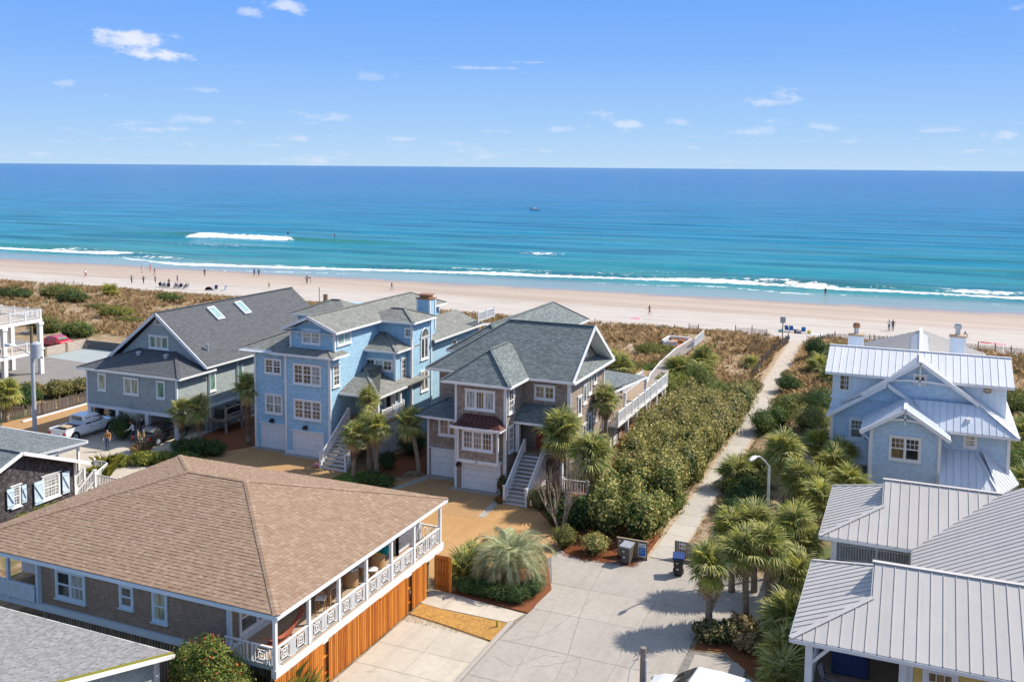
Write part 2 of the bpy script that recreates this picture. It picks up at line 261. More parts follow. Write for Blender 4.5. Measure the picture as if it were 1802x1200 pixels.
class MB:
    def __init__(s): s.v=[]; s.f=[]; s.m=[]
    def add(s,vs,fs,mi=0):
        k=len(s.v); s.v.extend(tuple(p) for p in vs); s.f.extend(tuple(i+k for i in f) for f in fs); s.m.extend([mi]*len(fs)); return s
    def box(s,x0,x1,y0,y1,z0,z1,mi=0):
        x0,x1=min(x0,x1),max(x0,x1); y0,y1=min(y0,y1),max(y0,y1); z0,z1=min(z0,z1),max(z0,z1)
        return s.add([(x0,y0,z0),(x1,y0,z0),(x1,y1,z0),(x0,y1,z0),(x0,y0,z1),(x1,y0,z1),(x1,y1,z1),(x0,y1,z1)],BOXF,mi)
    def fb(s,fr,u0,u1,v0,v1,w0,w1,mi=0):
        """box in a wall frame: origin, facing; u along wall, v up, w outwards"""
        o,fc=fr; r,n=FR[fc]; a=[]
        for w_,v_ in ((w1,v0),(w1,v1)):
            a+=[o+r*u0+n*w1+Vector((0,0,v_)),o+r*u1+n*w1+Vector((0,0,v_)),o+r*u1+n*w0+Vector((0,0,v_)),o+r*u0+n*w0+Vector((0,0,v_))]
        return s.add(a,BOXF,mi)
    def beam(s,p,q,w,h,upv=(0,0,1),mi=0):
        p=Vector(p); q=Vector(q); d=(q-p).normalized(); u=Vector(upv)
        r=d.cross(u)
        if r.length<1e-4: r=d.cross(Vector((1,0,0)))
        r.normalize(); u=r.cross(d).normalized(); r*=w/2; u*=h/2
        return s.add([p-r-u,p+r-u,p+r+u,p-r+u,q-r-u,q+r-u,q+r+u,q-r+u],((0,1,2,3),(7,6,5,4),(0,4,5,1),(1,5,6,2),(2,6,7,3),(3,7,4,0)),mi)
    def tube(s,pts,rad,n=8,mi=0,cap=True):
        k=[];pts=[Vector(p) for p in pts]
        for i,p in enumerate(pts):
            d=(pts[min(i+1,len(pts)-1)]-pts[max(i-1,0)]).normalized()
            a=d.cross(Vector((0,0,1)))
            if a.length<.05: a=d.cross(Vector((1,0,0)))
            a.normalize(); b_=d.cross(a); r_=rad[i] if hasattr(rad,'__len__') else rad
            k+= [p+a*(math.cos(2*math.pi*j/n)*r_)+b_*(math.sin(2*math.pi*j/n)*r_) for j in range(n)]
        fs=[(i*n+j,i*n+(j+1)%n,(i+1)*n+(j+1)%n,(i+1)*n+j) for i in range(len(pts)-1) for j in range(n)]
        if cap: fs+=[tuple(range(n))[::-1],tuple((len(pts)-1)*n+j for j in range(n))]
        return s.add(k,fs,mi)
    def prism(s,poly,vec,mi=0,mside=None):
        n=len(poly); vec=Vector(vec); a=[Vector(p) for p in poly]; b_=[p+vec for p in a]
        k=len(s.f); s.add(a+b_,[tuple(range(n)),tuple(range(2*n-1,n-1,-1))],mi)
        s.add(a+b_,[(i,n+i,n+(i+1)%n,(i+1)%n) for i in range(n)],mi if mside is None else mside); return s
    def poly(s,pts,mi=0): return s.add(pts,[tuple(range(len(pts)))],mi)
    def build(s,name,mat,parent=None,smooth=False,bevel=0,local=False,kind=None,fix=True):
        me=bpy.data.meshes.new(name); o_=Vector((0,0,0)) if local or parent is None else worg(parent)
        vs=[(a-o_.x,b_-o_.y,c-o_.z) for a,b_,c in s.v] if o_.length else s.v
        me.from_pydata(vs,[],s.f)
        for mm in (mat if isinstance(mat,(list,tuple)) else [mat]): me.materials.append(MATS[mm])
        if isinstance(mat,(list,tuple)): me.polygons.foreach_set('material_index',s.m)
        if fix:
            bm=bmesh.new(); bm.from_mesh(me); bmesh.ops.recalc_face_normals(bm,faces=bm.faces)
            if bevel: bmesh.ops.bevel(bm,geom=[e for e in bm.edges if len(e.link_faces)==2 and e.calc_face_angle(0)>.5],offset=bevel,segments=1,affect='EDGES',clamp_overlap=True)
            bm.to_mesh(me); bm.free()
        if smooth: me.polygons.foreach_set('use_smooth',[True]*len(me.polygons))
        uvmap(me); me.update()
        o=bpy.data.objects.new(name,me); COL.objects.link(o)
        if parent is not None: o.parent=parent
        if kind: o['kind']=kind
        return o
def copy_tree(o,parent=None):
    c=o.copy(); COL.objects.link(c); c.parent=parent
    for ch in o.children: copy_tree(ch,c)
    return c
def V(*a): return Vector(a)
# ================================================================ terrain, beach, sea
from mathutils import noise as mn
def sm(a,b,x):
    t=max(0,min(1,(x-a)/(b-a))); return t*t*(3-2*t)
def nz(x,y,s,seed=0): return mn.noise(Vector((x/s+seed*17.3,y/s+seed*5.1,seed*3.7)))
SEA=-1.6
def yshore(x): return .052*(max(-420,min(300,x))+120)
def beachz(yp):
    xs=(118,128,135,150,162,175,186,200,260,60000); zs=(0,0,-.35,-.95,-1.25,-1.6,-1.85,-2.4,-4,-4)
    return float(np.interp(yp,xs,zs))
def gz(x,y):
    if y<78: return 0.
    yp=y-yshore(x)
    z=beachz(yp)+.05*nz(x,y,14,4)*sm(150,165,yp)
    path=1-sm(1.8,4.5,abs(x+13.6+.02*(y-90)))
    d=sm(79,92,y)*(1-sm(118,130,y-yshore(x)*.4))
    if x<-70: d=d*(1-(1-sm(84,97,y))*1.0)
    h=.5+.55*nz(x,y,16,1)+.35*nz(x,y,6,2)+.14*nz(x,y,2.3,3)+.5*sm(108,118,y)
    return z+d*max(-.1,h)*(1-.93*path)
def grid(name,xs,ys,fz,mat,attr=None,smooth=True):
    nx,ny=len(xs),len(ys); v=np.empty((ny,nx,3),np.float32)
    X,Y=np.meshgrid(xs,ys); v[...,0]=X; v[...,1]=Y; v[...,2]=fz(X,Y)
    i=np.arange(nx*ny).reshape(ny,nx); q=np.stack([i[:-1,:-1],i[:-1,1:],i[1:,1:],i[1:,:-1]],-1).reshape(-1,4)
    me=bpy.data.meshes.new(name); me.vertices.add(nx*ny); me.vertices.foreach_set('co',v.ravel())
    me.loops.add(q.size); me.loops.foreach_set('vertex_index',q.ravel().astype(np.int32)); me.polygons.add(len(q)); me.polygons.foreach_set('loop_start',np.arange(0,q.size,4,dtype=np.int32))
    me.update(); me.validate(); me.materials.append(MATS[mat])
    if smooth: me.polygons.foreach_set('use_smooth',[True]*len(q))
    if attr is not None:
        for an,av in attr.items():
            a=me.attributes.new(an,'FLOAT','POINT'); a.data.foreach_set('value',av(X,Y).astype(np.float32).ravel())
    o=bpy.data.objects.new(name,me); COL.objects.link(o); return o
# ground material: neighbourhood soil, dune thatch, dry sand, damp sand, by shore distance
m,t,b=newmat('ground'); g=t.nodes.new('ShaderNodeNewGeometry').outputs['Position']; sp=nd(t,'ShaderNodeSeparateXYZ',{'Vector':g})
def tm(op,a,b_=None,c=None,cl=False):
    ins={0:a}
    if b_ is not None: ins[1]=b_
    if c is not None: ins[2]=c
    return nd(t,'ShaderNodeMath',ins,operation=op,use_clamp=cl).outputs[0]
yp=tm('SUBTRACT',sp.outputs[1],tm('MULTIPLY_ADD',sp.outputs[0],.052,6.24))
na=tnoise(t,g,.12,6,.65); nb=tnoise(t,g,.9,6,.7); nf=tnoise(t,g,9,5,.8); nl=tnoise(t,nd(t,'ShaderNodeMapping',{'Vector':g,'Scale':(.012,.22,.1)}).outputs[0],1,5,.6)
def rng(v,a,b_): return nd(t,'ShaderNodeMapRange',{0:v,1:a,2:b_},interpolation_type='SMOOTHSTEP').outputs[0]
soil=mixc(t,rng(nb,.4,.62),(.33,.24,.15),(.15,.09,.045)); soil=mixc(t,rng(na,.5,.62),soil,(.10,.12,.035))
thatch=ramp(t,nb,((.3,(.20,.135,.075)),(.5,(.31,.22,.13)),(.7,(.43,.33,.21)))); thatch=mixc(t,rng(nf,.5,.75),thatch,(.15,.09,.045))
thatch=mixc(t,rng(na,.56,.66),thatch,(.52,.43,.33))
dry=ramp(t,nf,((.3,(.42,.375,.33)),(.7,(.505,.455,.405)))); dry=mixc(t,rng(tnoise(t,nd(t,'ShaderNodeMapping',{'Vector':g,'Scale':(.10,.5,.3)}).outputs[0],1,6,.7),.45,.7),dry,(.37,.32,.275))
damp=mixc(t,rng(nl,.35,.68),(.42,.34,.275),(.35,.275,.22))
wob=tm('MULTIPLY',tm('SUBTRACT',na,.5),14.)
sand=mixc(t,rng(tm('ADD',tm('ADD',yp,wob),tm('MULTIPLY',tm('SUBTRACT',nl,.5),18.)),143,158),dry,damp)
sand=mixc(t,rng(tm('ADD',yp,wob),166,176),sand,(.30,.23,.18))
foot0=tnoise(t,g,1.3,6,.75)
pathd=rng(tm('ABSOLUTE',tm('ADD',sp.outputs[0],tm('MULTIPLY_ADD',sp.outputs[1],.02,11.8))),.55,1.15)
thatch=mixc(t,pathd,ramp(t,foot0,((.3,(.36,.30,.24)),(.65,(.50,.435,.365)))),thatch)
land=mixc(t,rng(tm('MULTIPLY_ADD',nb,8.,sp.outputs[1]),84,92),soil,thatch)
t.links.new(mixc(t,rng(tm('MULTIPLY_ADD',tm('SUBTRACT',nb,.5),7.,tm('SUBTRACT',sp.outputs[1],tm('MULTIPLY_ADD',sp.outputs[0],.02,2.4))),125.5,127.5),land,sand),b.inputs['Base Color'])
rr=rng(tm('ADD',yp,wob),166,175); t.links.new(nd(t,'ShaderNodeMapRange',{0:rr,3:.95,4:.22}).outputs[0],b.inputs['Roughness']); b.inputs['Specular IOR Level'].default_value=.3
foot=tnoise(t,g,2.2,5,.75); fl=tm('SUBTRACT',1.,rng(yp,140,160))
bp=nd(t,'ShaderNodeBump',{'Height':foot,'Strength':tm('MULTIPLY_ADD',fl,.55,.08),'Distance':.12}); t.links.new(bp.outputs[0],b.inputs['Normal'])
xs=np.concatenate([[-3000,-1500,-800,-500,-350,-280],np.arange(-240,40.1,2.),[50,70,100,200,500,1200,3000]])
ys=np.concatenate([[-300,-60,-20,0,20,40,60,74],np.arange(78,132,1.2),np.arange(132,215,2.5),[230,260,300]])
ground=grid('ground',xs,ys,np.vectorize(gz),'ground'); tagp(ground,kind='structure')
# sea
fx=(-420,-235,-190,-165,-110,-46,16,300); fy=(204,200,190,182,191.5,198.5,196.5,196)
def ridge(y,c,w): return np.exp(-((y-c)/w)**2)
def nnz(X,Y,s1,s2,seed): return np.vectorize(lambda a,b_: mn.noise(Vector((a/s1+seed*9.1,b_/s2,seed*2.3))))(X,Y)
def seaz(X,Y):
    yp=Y-.052*(np.clip(X,-420,300)+120); fc=np.interp(X,fx,fy)
    near=(np.abs(X+100)<400)&(Y<700); z=np.full(X.shape,SEA,np.float64)
    x_,y_=X[near],Y[near]; p=yp[near]; f=fc[near]
    n=nnz(x_,y_,26,5,1)*.13+nnz(x_,y_,60,9,2)*.22
    swell=.16*np.sin(p/9.5*2*np.pi*.5+2.2*nnz(x_,y_,90,40,3))
    amp=np.clip((p-190)/20,0,1)*np.clip(1.4-p/600,.15,1)
    zz=SEA+(n+swell)*amp
    zz+=.75*ridge(p,f+7,3.2)*(.55+.6*nnz(x_,y_,38,30,5))*np.clip((x_+300)/30,0,1)
    zz+=1.15*ridge(p,260+.02*(x_+200),3.0)*np.exp(-((x_+208)/48)**2)+.45*ridge(p,262,3)*np.exp(-((x_+270)/60)**2)+.5*ridge(p,261,3)*np.exp(-((x_+160)/22)**2)
    zz+=.5*ridge(p,206,3)*np.exp(-((x_+215)/45)**2)+.45*ridge(p,276,4)*np.exp(-((x_-5)/45)**2)+.4*ridge(p,248,3.5)*np.exp(-((x_-22)/30)**2)
    z[near]=zz; return z
def foam(X,Y):
    yp=Y-.052*(np.clip(X,-420,300)+120); fc=np.interp(X,fx,fy)
    near=(np.abs(X+100)<400)&(Y<700); r=np.zeros(X.shape); x_,y_=X[near],Y[near]; p=yp[near]; f=fc[near]
    wv=nnz(x_,y_,22,60,7)*3.2
    a=np.clip(1.15-np.abs(p-f-wv*.6)/(3.1+wv*.7),0,1)*np.clip(.55+(x_+190)/60,.42,1)*(.86+.45*nnz(x_,y_,12,30,12))
    a=np.maximum(a,.60*np.clip(1-np.abs(p-f-5-wv)/11,0,1)*(.6+.9*nnz(x_,y_,14,4,8)))
    a=np.maximum(a,.55*np.clip(1-np.abs(p-(f-10+wv*1.6))/1.6,0,1)*(.7+.8*nnz(x_,y_,25,60,9)))
    a=np.maximum(a,.92*np.clip(1.1-np.abs(p-256-.05*(x_+208)-wv*.5)/(4.6-.04*(x_+208)+wv*.6),0,1)*np.clip(1.5-np.abs((x_+206)/20)**3,0,1)*(.95+.4*nnz(x_,y_,9,12,15)))
    a=np.maximum(a,.95*np.clip(1-np.abs(p-197-wv*.4)/4.5,0,1)*np.clip((-188-x_)/10,0,1))
    a=np.maximum(a,.50*np.exp(-((x_+97)/9)**2-((p-246)/5.5)**2))
    a=np.maximum(a,1.0*np.exp(-((x_+20)/5)**2-((p-200)/3)**2)); a=np.maximum(a,.36*np.exp(-((x_+195)/26)**2-((p-232)/9)**2)); a=np.maximum(a,.3*np.exp(-((x_+60)/26)**2-((p-212)/6)**2))
    r[near]=a; return r
def face(X,Y):
    yp=Y-.052*(np.clip(X,-420,300)+120); fc=np.interp(X,fx,fy); near=(np.abs(X+100)<400)&(Y<700); r=np.zeros(X.shape); x_,y_=X[near],Y[near]; p=yp[near]; f=fc[near]
    a=.9*ridge(p,f+9,4.5)*np.clip(.45+1.1*nnz(x_,y_,38,30,5),0,1)
    a=np.maximum(a,1.0*ridge(p,258,3.0)*np.exp(-((x_+200)/58)**2)); a=np.maximum(a,.8*ridge(p,204,3.5)*np.exp(-((x_+205)/45)**2))
    for c_,w__,k_ in ((222,2.2,21),(233,2.5,22),(287,3.5,23),(305,4,24),(340,5,25)): a=np.maximum(a,.55*ridge(p,c_+5*nnz(x_,y_,120,900,k_),w__)*np.clip(.25+1.6*nnz(x_,y_,70,900,k_+9),0,1))
    a=np.maximum(a,.6*ridge(p,275,3)*np.exp(-((x_-5)/40)**2)); a=np.maximum(a,.6*ridge(p,247,3)*np.exp(-((x_-22)/28)**2)); r[near]=a; return r
m,t,b=newmat('sea'); g=t.nodes.new('ShaderNodeNewGeometry').outputs['Position']; sp=nd(t,'ShaderNodeSeparateXYZ',{'Vector':g})
yp=tm('SUBTRACT',sp.outputs[1],tm('MULTIPLY_ADD',sp.outputs[0],.052,6.24))
n_a=tnoise(t,nd(t,'ShaderNodeMapping',{'Vector':g,'Scale':(.004,.014,.01)}).outputs[0],1,5,.6)
lg=tm('LOGARITHM',tm('MAXIMUM',tm('MULTIPLY_ADD',tm('SUBTRACT',n_a,.5),120.,yp),100.),10.)   # log10 of distance offshore
dep=nd(t,'ShaderNodeMapRange',{0:lg,1:2.24,2:3.7}).outputs[0]
col=ramp(t,dep,((0,(.055,.23,.21)),(.06,(.030,.235,.265)),(.16,(.009,.195,.295)),(.35,(.0015,.142,.30)),(.62,(.0004,.104,.295)),(1,(.0002,.088,.29))))
af=nd(t,'ShaderNodeAttribute',{},attribute_name='foam').outputs['Fac']; ag=nd(t,'ShaderNodeAttribute',{},attribute_name='face').outputs['Fac']
col=mixc(t,tm('MULTIPLY',ag,.8,None,True),col,(.06,.19,.11))
gl=nd(t,'ShaderNodeMapping',{'Vector':g,'Scale':(.10,.55,.3)}).outputs[0]; w1=tnoise(t,gl,1,5,.62); w2=tnoise(t,nd(t,'ShaderNodeMapping',{'Vector':g,'Scale':(.5,1.6,1)}).outputs[0],1,4,.6); w3=tnoise(t,nd(t,'ShaderNodeMapping',{'Vector':g,'Scale':(.018,.10,.1)}).outputs[0],1,4,.6)
col=mixc(t,rng(w3,.45,.62),col,mixc(t,.48,col,(.004,.06,.12))); col=mixc(t,rng(w1,.42,.72),mixc(t,.16,col,(.002,.05,.11)),mixc(t,.10,col,(.03,.36,.55)))
fn=tnoise(t,g,.55,6,.75); fm=nd(t,'ShaderNodeMapRange',{0:tm('ADD',af,tm('MULTIPLY',tm('SUBTRACT',fn,.5),1.7)),1:.40,2:.60},interpolation_type='SMOOTHSTEP').outputs[0]
film=tm('SUBTRACT',1.,rng(yp,182,193))
col=mixc(t,tm('MULTIPLY',film,.55),col,(.34,.36,.36))
t.links.new(mixc(t,fm,col,(.86,.88,.88)),b.inputs['Base Color'])
b.inputs['IOR'].default_value=1.33; t.links.new(nd(t,'ShaderNodeMapRange',{0:fm,3:.16,4:.9}).outputs[0],b.inputs['Roughness'])
b.inputs['Specular IOR Level'].default_value=.018
hh=tm('ADD',tm('MULTIPLY',w1,1.),tm('MULTIPLY',w2,.35)); hh=tm('ADD',hh,tm('MULTIPLY',fm,.5))
bp=nd(t,'ShaderNodeBump',{'Height':hh,'Strength':tm('SUBTRACT',.75,tm('MULTIPLY',film,.6)),'Distance':.5}); t.links.new(bp.outputs[0],b.inputs['Normal'])
xs=np.concatenate([[-60000,-20000,-8000,-3000,-1500,-800],np.arange(-420,60.1,3.),[80,120,200,500,1500,4000,12000,40000]])
ys=np.concatenate([np.arange(160,290,.9),np.geomspace(291,700,120),np.geomspace(720,70000,60)])
sea=grid('sea',xs,ys,seaz,'sea',{'foam':foam,'face':face}); tagp(sea,kind='structure')
# ================================================================ paving: every slab its own piece, joints left open over a dark bed
def slab(parent,poly,z0,z1,mat,name='concrete_slab',gap=.016,bev=.012):
    c=sum((Vector((p[0],p[1],0)) for p in poly),Vector())/len(poly); pts=[]
    for p in poly:
        d=Vector((p[0],p[1],0))-c; l=d.length; pts.append(c+d*max(.1,(l-gap)/l)+Vector((0,0,z1)))
    mb=MB().prism(pts,(0,0,z0-z1)); return mb.build(name,mat,parent,bevel=bev)
def sheet(name,poly,z,mat,parent=None,sub=0):
    mb=MB(); mb.prism([(p[0],p[1],z) for p in poly],(0,0,-z-.05)); return mb.build(name,mat,parent)
street=sheet('street',[(-17.75,20),(-9.2,20),(-9.2,50.3),(-10.2,52.4),(-13.2,52.6),(-15.9,51.6),(-17.1,50.4),(-18.9,51.4),(-19.2,50.2),(-17.45,46.4),(-17.45,43.2),(-17.75,42)],.008,'joint'); tagp(street,kind='structure')
ysl=(26,30,33.4,36.7,40.15,43.8,47.0,50.2)
for j in range(len(ysl)-1):
    a,c=ysl[j],ysl[j+1]; k=lambda y: -15.75+(y-37)*.035-(.0 if y<46 else (y-46)*.22)
    kk=lambda y: float(np.interp(y,(26,37,40,43.8,47,50.2),(-13.6,-13.9,-14.2,-14.95,-15.45,-15.7)))
    slab(street,[(kk(a),a),(-11.9 if j%2 else -9.2,a),(-11.9 if j%2 else -9.2,c),(kk(c),c)],.01,.03,'concrete_street')
    if j%2: slab(street,[(-11.9,a),(-9.2,a),(-9.2,c),(-11.9,c)],.01,.03,'concrete_street')
    le=lambda y: float(np.interp(y,(26,42,43.2,46.4,50.2),(-17.72,-17.72,-17.42,-17.42,-18.9)))
    ml=lambda y: float(np.interp(y,(26,37,44,47,50.2),(-15.6,-15.75,-16.5,-16.95,-16.9)))
    slab(street,[(ml(a),a),(kk(a),a),(kk(c),c),(ml(c),c)],.01,.03,'concrete_street'); slab(street,[(le(a),a),(ml(a),a),(ml(c),c),(le(c),c)],.01,.03,'concrete_street')
slab(street,[(-18.9,50.2),(-16.9,50.2),(-17.1,50.6),(-18.8,51.4)],.01,.03,'concrete_street'); slab(street,[(-16.9,50.2),(-9.2,50.2),(-10.2,52.3),(-13.2,52.5),(-15.9,51.5)],.01,.03,'concrete_street')
# kerb along the left edge
MB().box(-17.98,-17.76,20,42.0,-.05,.12).build('kerb','concrete_street',street,bevel=.03)
# cracks: thin wandering grooves
def crack(parent,pts,wd=.017,z=.034):
    mb=MB(); P=[]; r=random.Random(str(pts))
    for i in range(len(pts)-1):
        a,c=Vector((*pts[i],0)),Vector((*pts[i+1],0)); n=max(2,int((c-a).length/.25))
        P+=[a.lerp(c,k/n)+Vector((r.uniform(-.05,.05),r.uniform(-.05,.05),0)) for k in range(n)]
    for i in range(len(P)-1):
        d=(P[i+1]-P[i]).normalized(); s_=Vector((-d.y,d.x,0))*wd*r.uniform(.35,.7)
        mb.prism([P[i]-s_+V(0,0,z),P[i]+s_+V(0,0,z),P[i+1]+s_+V(0,0,z),P[i+1]-s_+V(0,0,z)],(0,0,-.004))
    return mb.build('crack','joint',parent,fix=False)
crack(street,[(-17.2,40.3),(-15.9,41.4),(-14.9,46.4)]); crack(street,[(-15.6,38.2),(-14.1,39.4),(-13.6,40.2),(-13.2,38.0),(-12.4,36.2)]); crack(street,[(-17.3,38.6),(-16.2,38.1),(-15.2,39.6),(-14.3,40.0)]); crack(street,[(-11.9,40.1),(-12.2,43.8),(-12.0,44.8)]); crack(street,[(-16.9,35.9),(-14.6,37.1),(-13.4,36.0)])
# beach path, slab by slab, then bare sand
path=sheet('path',[(-14.0,52.3),(-12.1,52.3),(-12.0,92),(-14.2,92)],.006,'soil_sand'); tagp(path,kind='structure')
for y in np.arange(52.6,92,1.9):
    o_=.25*math.sin(y*.13); slab(path,[(-13.75+o_*.3,y),(-12.25+o_*.3,y),(-12.25+o_*.3,y+1.9),(-13.75+o_*.3,y+1.9)],.01,.035,'concrete_path',gap=.012)
# driveways
drive=sheet('driveway',[(-51,49.0),(-23,44.6),(-22.4,43.6),(-21.2,44.4),(-19.0,49.8),(-18.7,52.5),(-22.8,57.4),(-25.7,58.9),(-25.7,58.75),(-29.4,58.75),(-29.4,60.4),(-32.4,60.4),(-34.0,57.2),(-36.2,56.8),(-38.2,58.4),(-40.9,60.3),(-45,60.35),(-48.3,60.9),(-50,58)],.012,'joint'); tagp(drive,kind='structure')
for a in ([(-51,49),(-44,48.0),(-44,54.4),(-50,54.4)],[(-44,48.0),(-37,47.0),(-36.9,54.4),(-44,54.4)],[(-50,54.4),(-44,54.4),(-45,60.35),(-48.3,60.9),(-50,58)],[(-44,54.4),(-38.4,54.4),(-38.2,58.4),(-40.9,60.3),(-45,60.35)],[(-37,47),(-30.6,45.9),(-30.6,53.8),(-36.9,54.4)],[(-30.6,45.9),(-23,44.6),(-22.4,43.6),(-21.3,44.4),(-21.6,49.6),(-30.6,49.8)],[(-30.6,49.8),(-21.6,49.6),(-22,53.8),(-30.6,53.8)],[(-30.6,53.8),(-25.6,53.8),(-25.7,58.75),(-29.4,58.75)],[(-21.3,44.4),(-19.0,49.8),(-18.7,52.5),(-22,53.8),(-21.6,49.6)],[(-25.6,53.8),(-22,53.8),(-18.7,52.5),(-22.8,57.4),(-25.7,58.7)],[(-34,57.2),(-30.6,53.8),(-29.4,58.75),(-29.4,60.4),(-32.4,60.4)],[(-38.4,54.4),(-36.9,54.4),(-30.6,53.8),(-34,57.2),(-36.2,56.8),(-38.2,58.4)]):
    slab(drive,a,.013,.035,'aggregate','paving_slab',gap=.015)
for a in ([(-45.1,59.9),(-40.8,59.9),(-40.8,60.36),(-45.1,60.36)],[(-29.6,58.2),(-25.5,58.2),(-25.5,58.75),(-29.6,58.75)],[(-48.4,60.35),(-45.1,60.35),(-45.1,60.9),(-48.4,60.9)],[(-32.5,59.8),(-29.5,59.8),(-29.5,60.4),(-32.5,60.4)],[(-33.8,55.1),(-33.3,55.0),(-31.9,59.6),(-32.5,59.8)],[(-25.5,54.2),(-25.0,54.2),(-25.4,58.1),(-25.8,58.1)]):
    slab(drive,a,.036,.05,'concrete_street','border_slab',gap=.01)
apron=sheet('fenced_house_driveway',[(-22.9,20),(-18.0,20),(-18.0,39.7),(-20.7,40.2),(-22.9,40.6)],.012,'joint'); tagp(apron,kind='structure')
for a,c in ((22,26.5),(26.5,31),(31,35.6),(35.6,37.6)): 
    for x0,x1 in ((-22.85,-20.4),(-20.4,-18.02)): slab(apron,[(x0,a),(x1,a),(x1,c),(x0,c)],.013,.04,'concrete_drive')
slab(apron,[(-22.85,37.6),(-20.4,37.6),(-20.6,40.2),(-22.85,40.55)],.013,.04,'concrete_drive'); slab(apron,[(-20.4,37.6),(-18.02,37.6),(-18.02,39.7),(-20.6,40.2)],.013,.04,'concrete_drive')
walk=sheet('walkway',[(-23.2,42.0),(-21.6,41.8),(-17.9,41.8),(-17.5,43.1),(-22,43.6),(-23.2,43.6)],.012,'joint'); tagp(walk,kind='structure')
for a in ([(-23.2,42.0),(-21.6,41.8),(-21.6,43.6),(-23.2,43.6)],[(-21.6,41.85),(-19.7,41.85),(-19.7,43.3),(-21.6,43.55)],[(-19.7,41.85),(-17.9,41.85),(-17.6,43.05),(-19.7,43.3)]): slab(walk,a,.013,.04,'concrete_drive')
lotA=sheet('carport_drive',[(-72.6,57.2),(-64,50.5),(-47.5,50),(-50.0,56.5),(-54.0,58.4),(-54.4,70),(-65,70),(-65,66.5),(-71.6,66.2)],.01,'joint'); tagp(lotA,kind='structure')
for a in ([(-72.5,57.2),(-66,52.2),(-66,66.3),(-71.6,66.2)],[(-66,52.2),(-60,50.5),(-60,58),(-66,58)],[(-60,50.5),(-54,50.2),(-54,58),(-60,58)],[(-54,50.2),(-47.6,50.1),(-50,56.4),(-54,58)],[(-66,58),(-60,58),(-60,70),(-66,70)],[(-60,58),(-54.5,58),(-54.6,70),(-60,70)]):
    slab(lotA,a,.011,.03,'aggregate' if a[0][0]<-70 else 'concrete_drive','concrete_slab')
lot=sheet('parking_lot',[(-112,66.5),(-82,67.8),(-77,68.6),(-66.5,72),(-66.5,86),(-93,86),(-112,89)],.02,'asphalt'); tagp(lot,kind='structure')
lp=sheet('parking_pad',[(-93.3,79.6),(-66.6,77.5),(-66.6,85.7),(-93.3,85.7)],.03,'lot_pale'); tagp(lp,kind='structure')
rdrive=sheet('side_driveway',[(-9.19,20),(-6.4,20),(-6.4,41.8),(-7.6,43.2),(-9.19,42.8)],.010,'joint'); tagp(rdrive,kind='structure')
for a,c in ((24,28),(28,32),(32,36),(36,39.4),(39.4,42.6)): slab(rdrive,[(-8.85,a),(-6.45,a),(-6.45,c),(-8.85,c)],.013,.035,'concrete_street')
rd2=sheet('palm_driveway',[(-9.0,46),(-9.0,50.5),(-10.2,52.4),(-8,52.6),(-4.6,51),(-4.6,46.6)],.012,'joint'); tagp(rd2,kind='structure')
slab(rd2,[(-9.0,46.1),(-4.7,46.7),(-4.7,50.9),(-9.0,50.5)],.013,.035,'concrete_street')
# planting beds and lawns
for nm,pl,mt,zz in (('lawn',[(-21.6,41.75),(-17.9,41.75),(-17.9,39.85),(-20.6,40.35),(-22.85,40.7),(-22.85,41.9)],'lawn_dry',.05),
  ('mulch_bed',[(-22.0,43.6),(-17.5,43.2),(-17.35,46.2),(-18.9,49.6),(-20.4,49.0),(-21.6,46)],'mulch',.06),
  ('mulch_bed',[(-18.6,52.6),(-18.8,51.5),(-17.1,50.55),(-15.9,51.7),(-13.9,52.6),(-13.9,56),(-15,60),(-23,60),(-22.9,57.5)],'mulch',.05),
  ('mulch_bed',[(-34.2,60.9),(-32.5,60.5),(-32.5,70),(-35.4,70),(-37.6,61),(-36.4,57.2),(-34.3,57.6)],'mulch',.04),
  ('lawn',[(-38.4,56.2),(-35.2,55.6),(-34.4,57.4),(-36.3,59.6),(-38.1,58.3)],'lawn_green',.05),
  ('mulch_bed',[(-54.2,58.6),(-49.9,56.6),(-48.4,61.0),(-48.4,70),(-54.4,70)],'mulch',.03),
  ('mulch_bed',[(-9.0,43.1),(-7.6,43.4),(-6.4,42),(-4.4,40),(-4.4,46.4),(-8.9,46)],'mulch',.05),
  ('mulch_bed',[(-21.8,60.2),(-14.6,60.2),(-14.4,86),(-24,95),(-24.5,84),(-21.9,76)],'mulch',.03),
  ('lawn',[(-71.4,66.8),(-65.4,67.2),(-66,79),(-78,73)],'lawn_green',.03)):
    tagp(sheet(nm,pl,zz,mt),kind='structure')
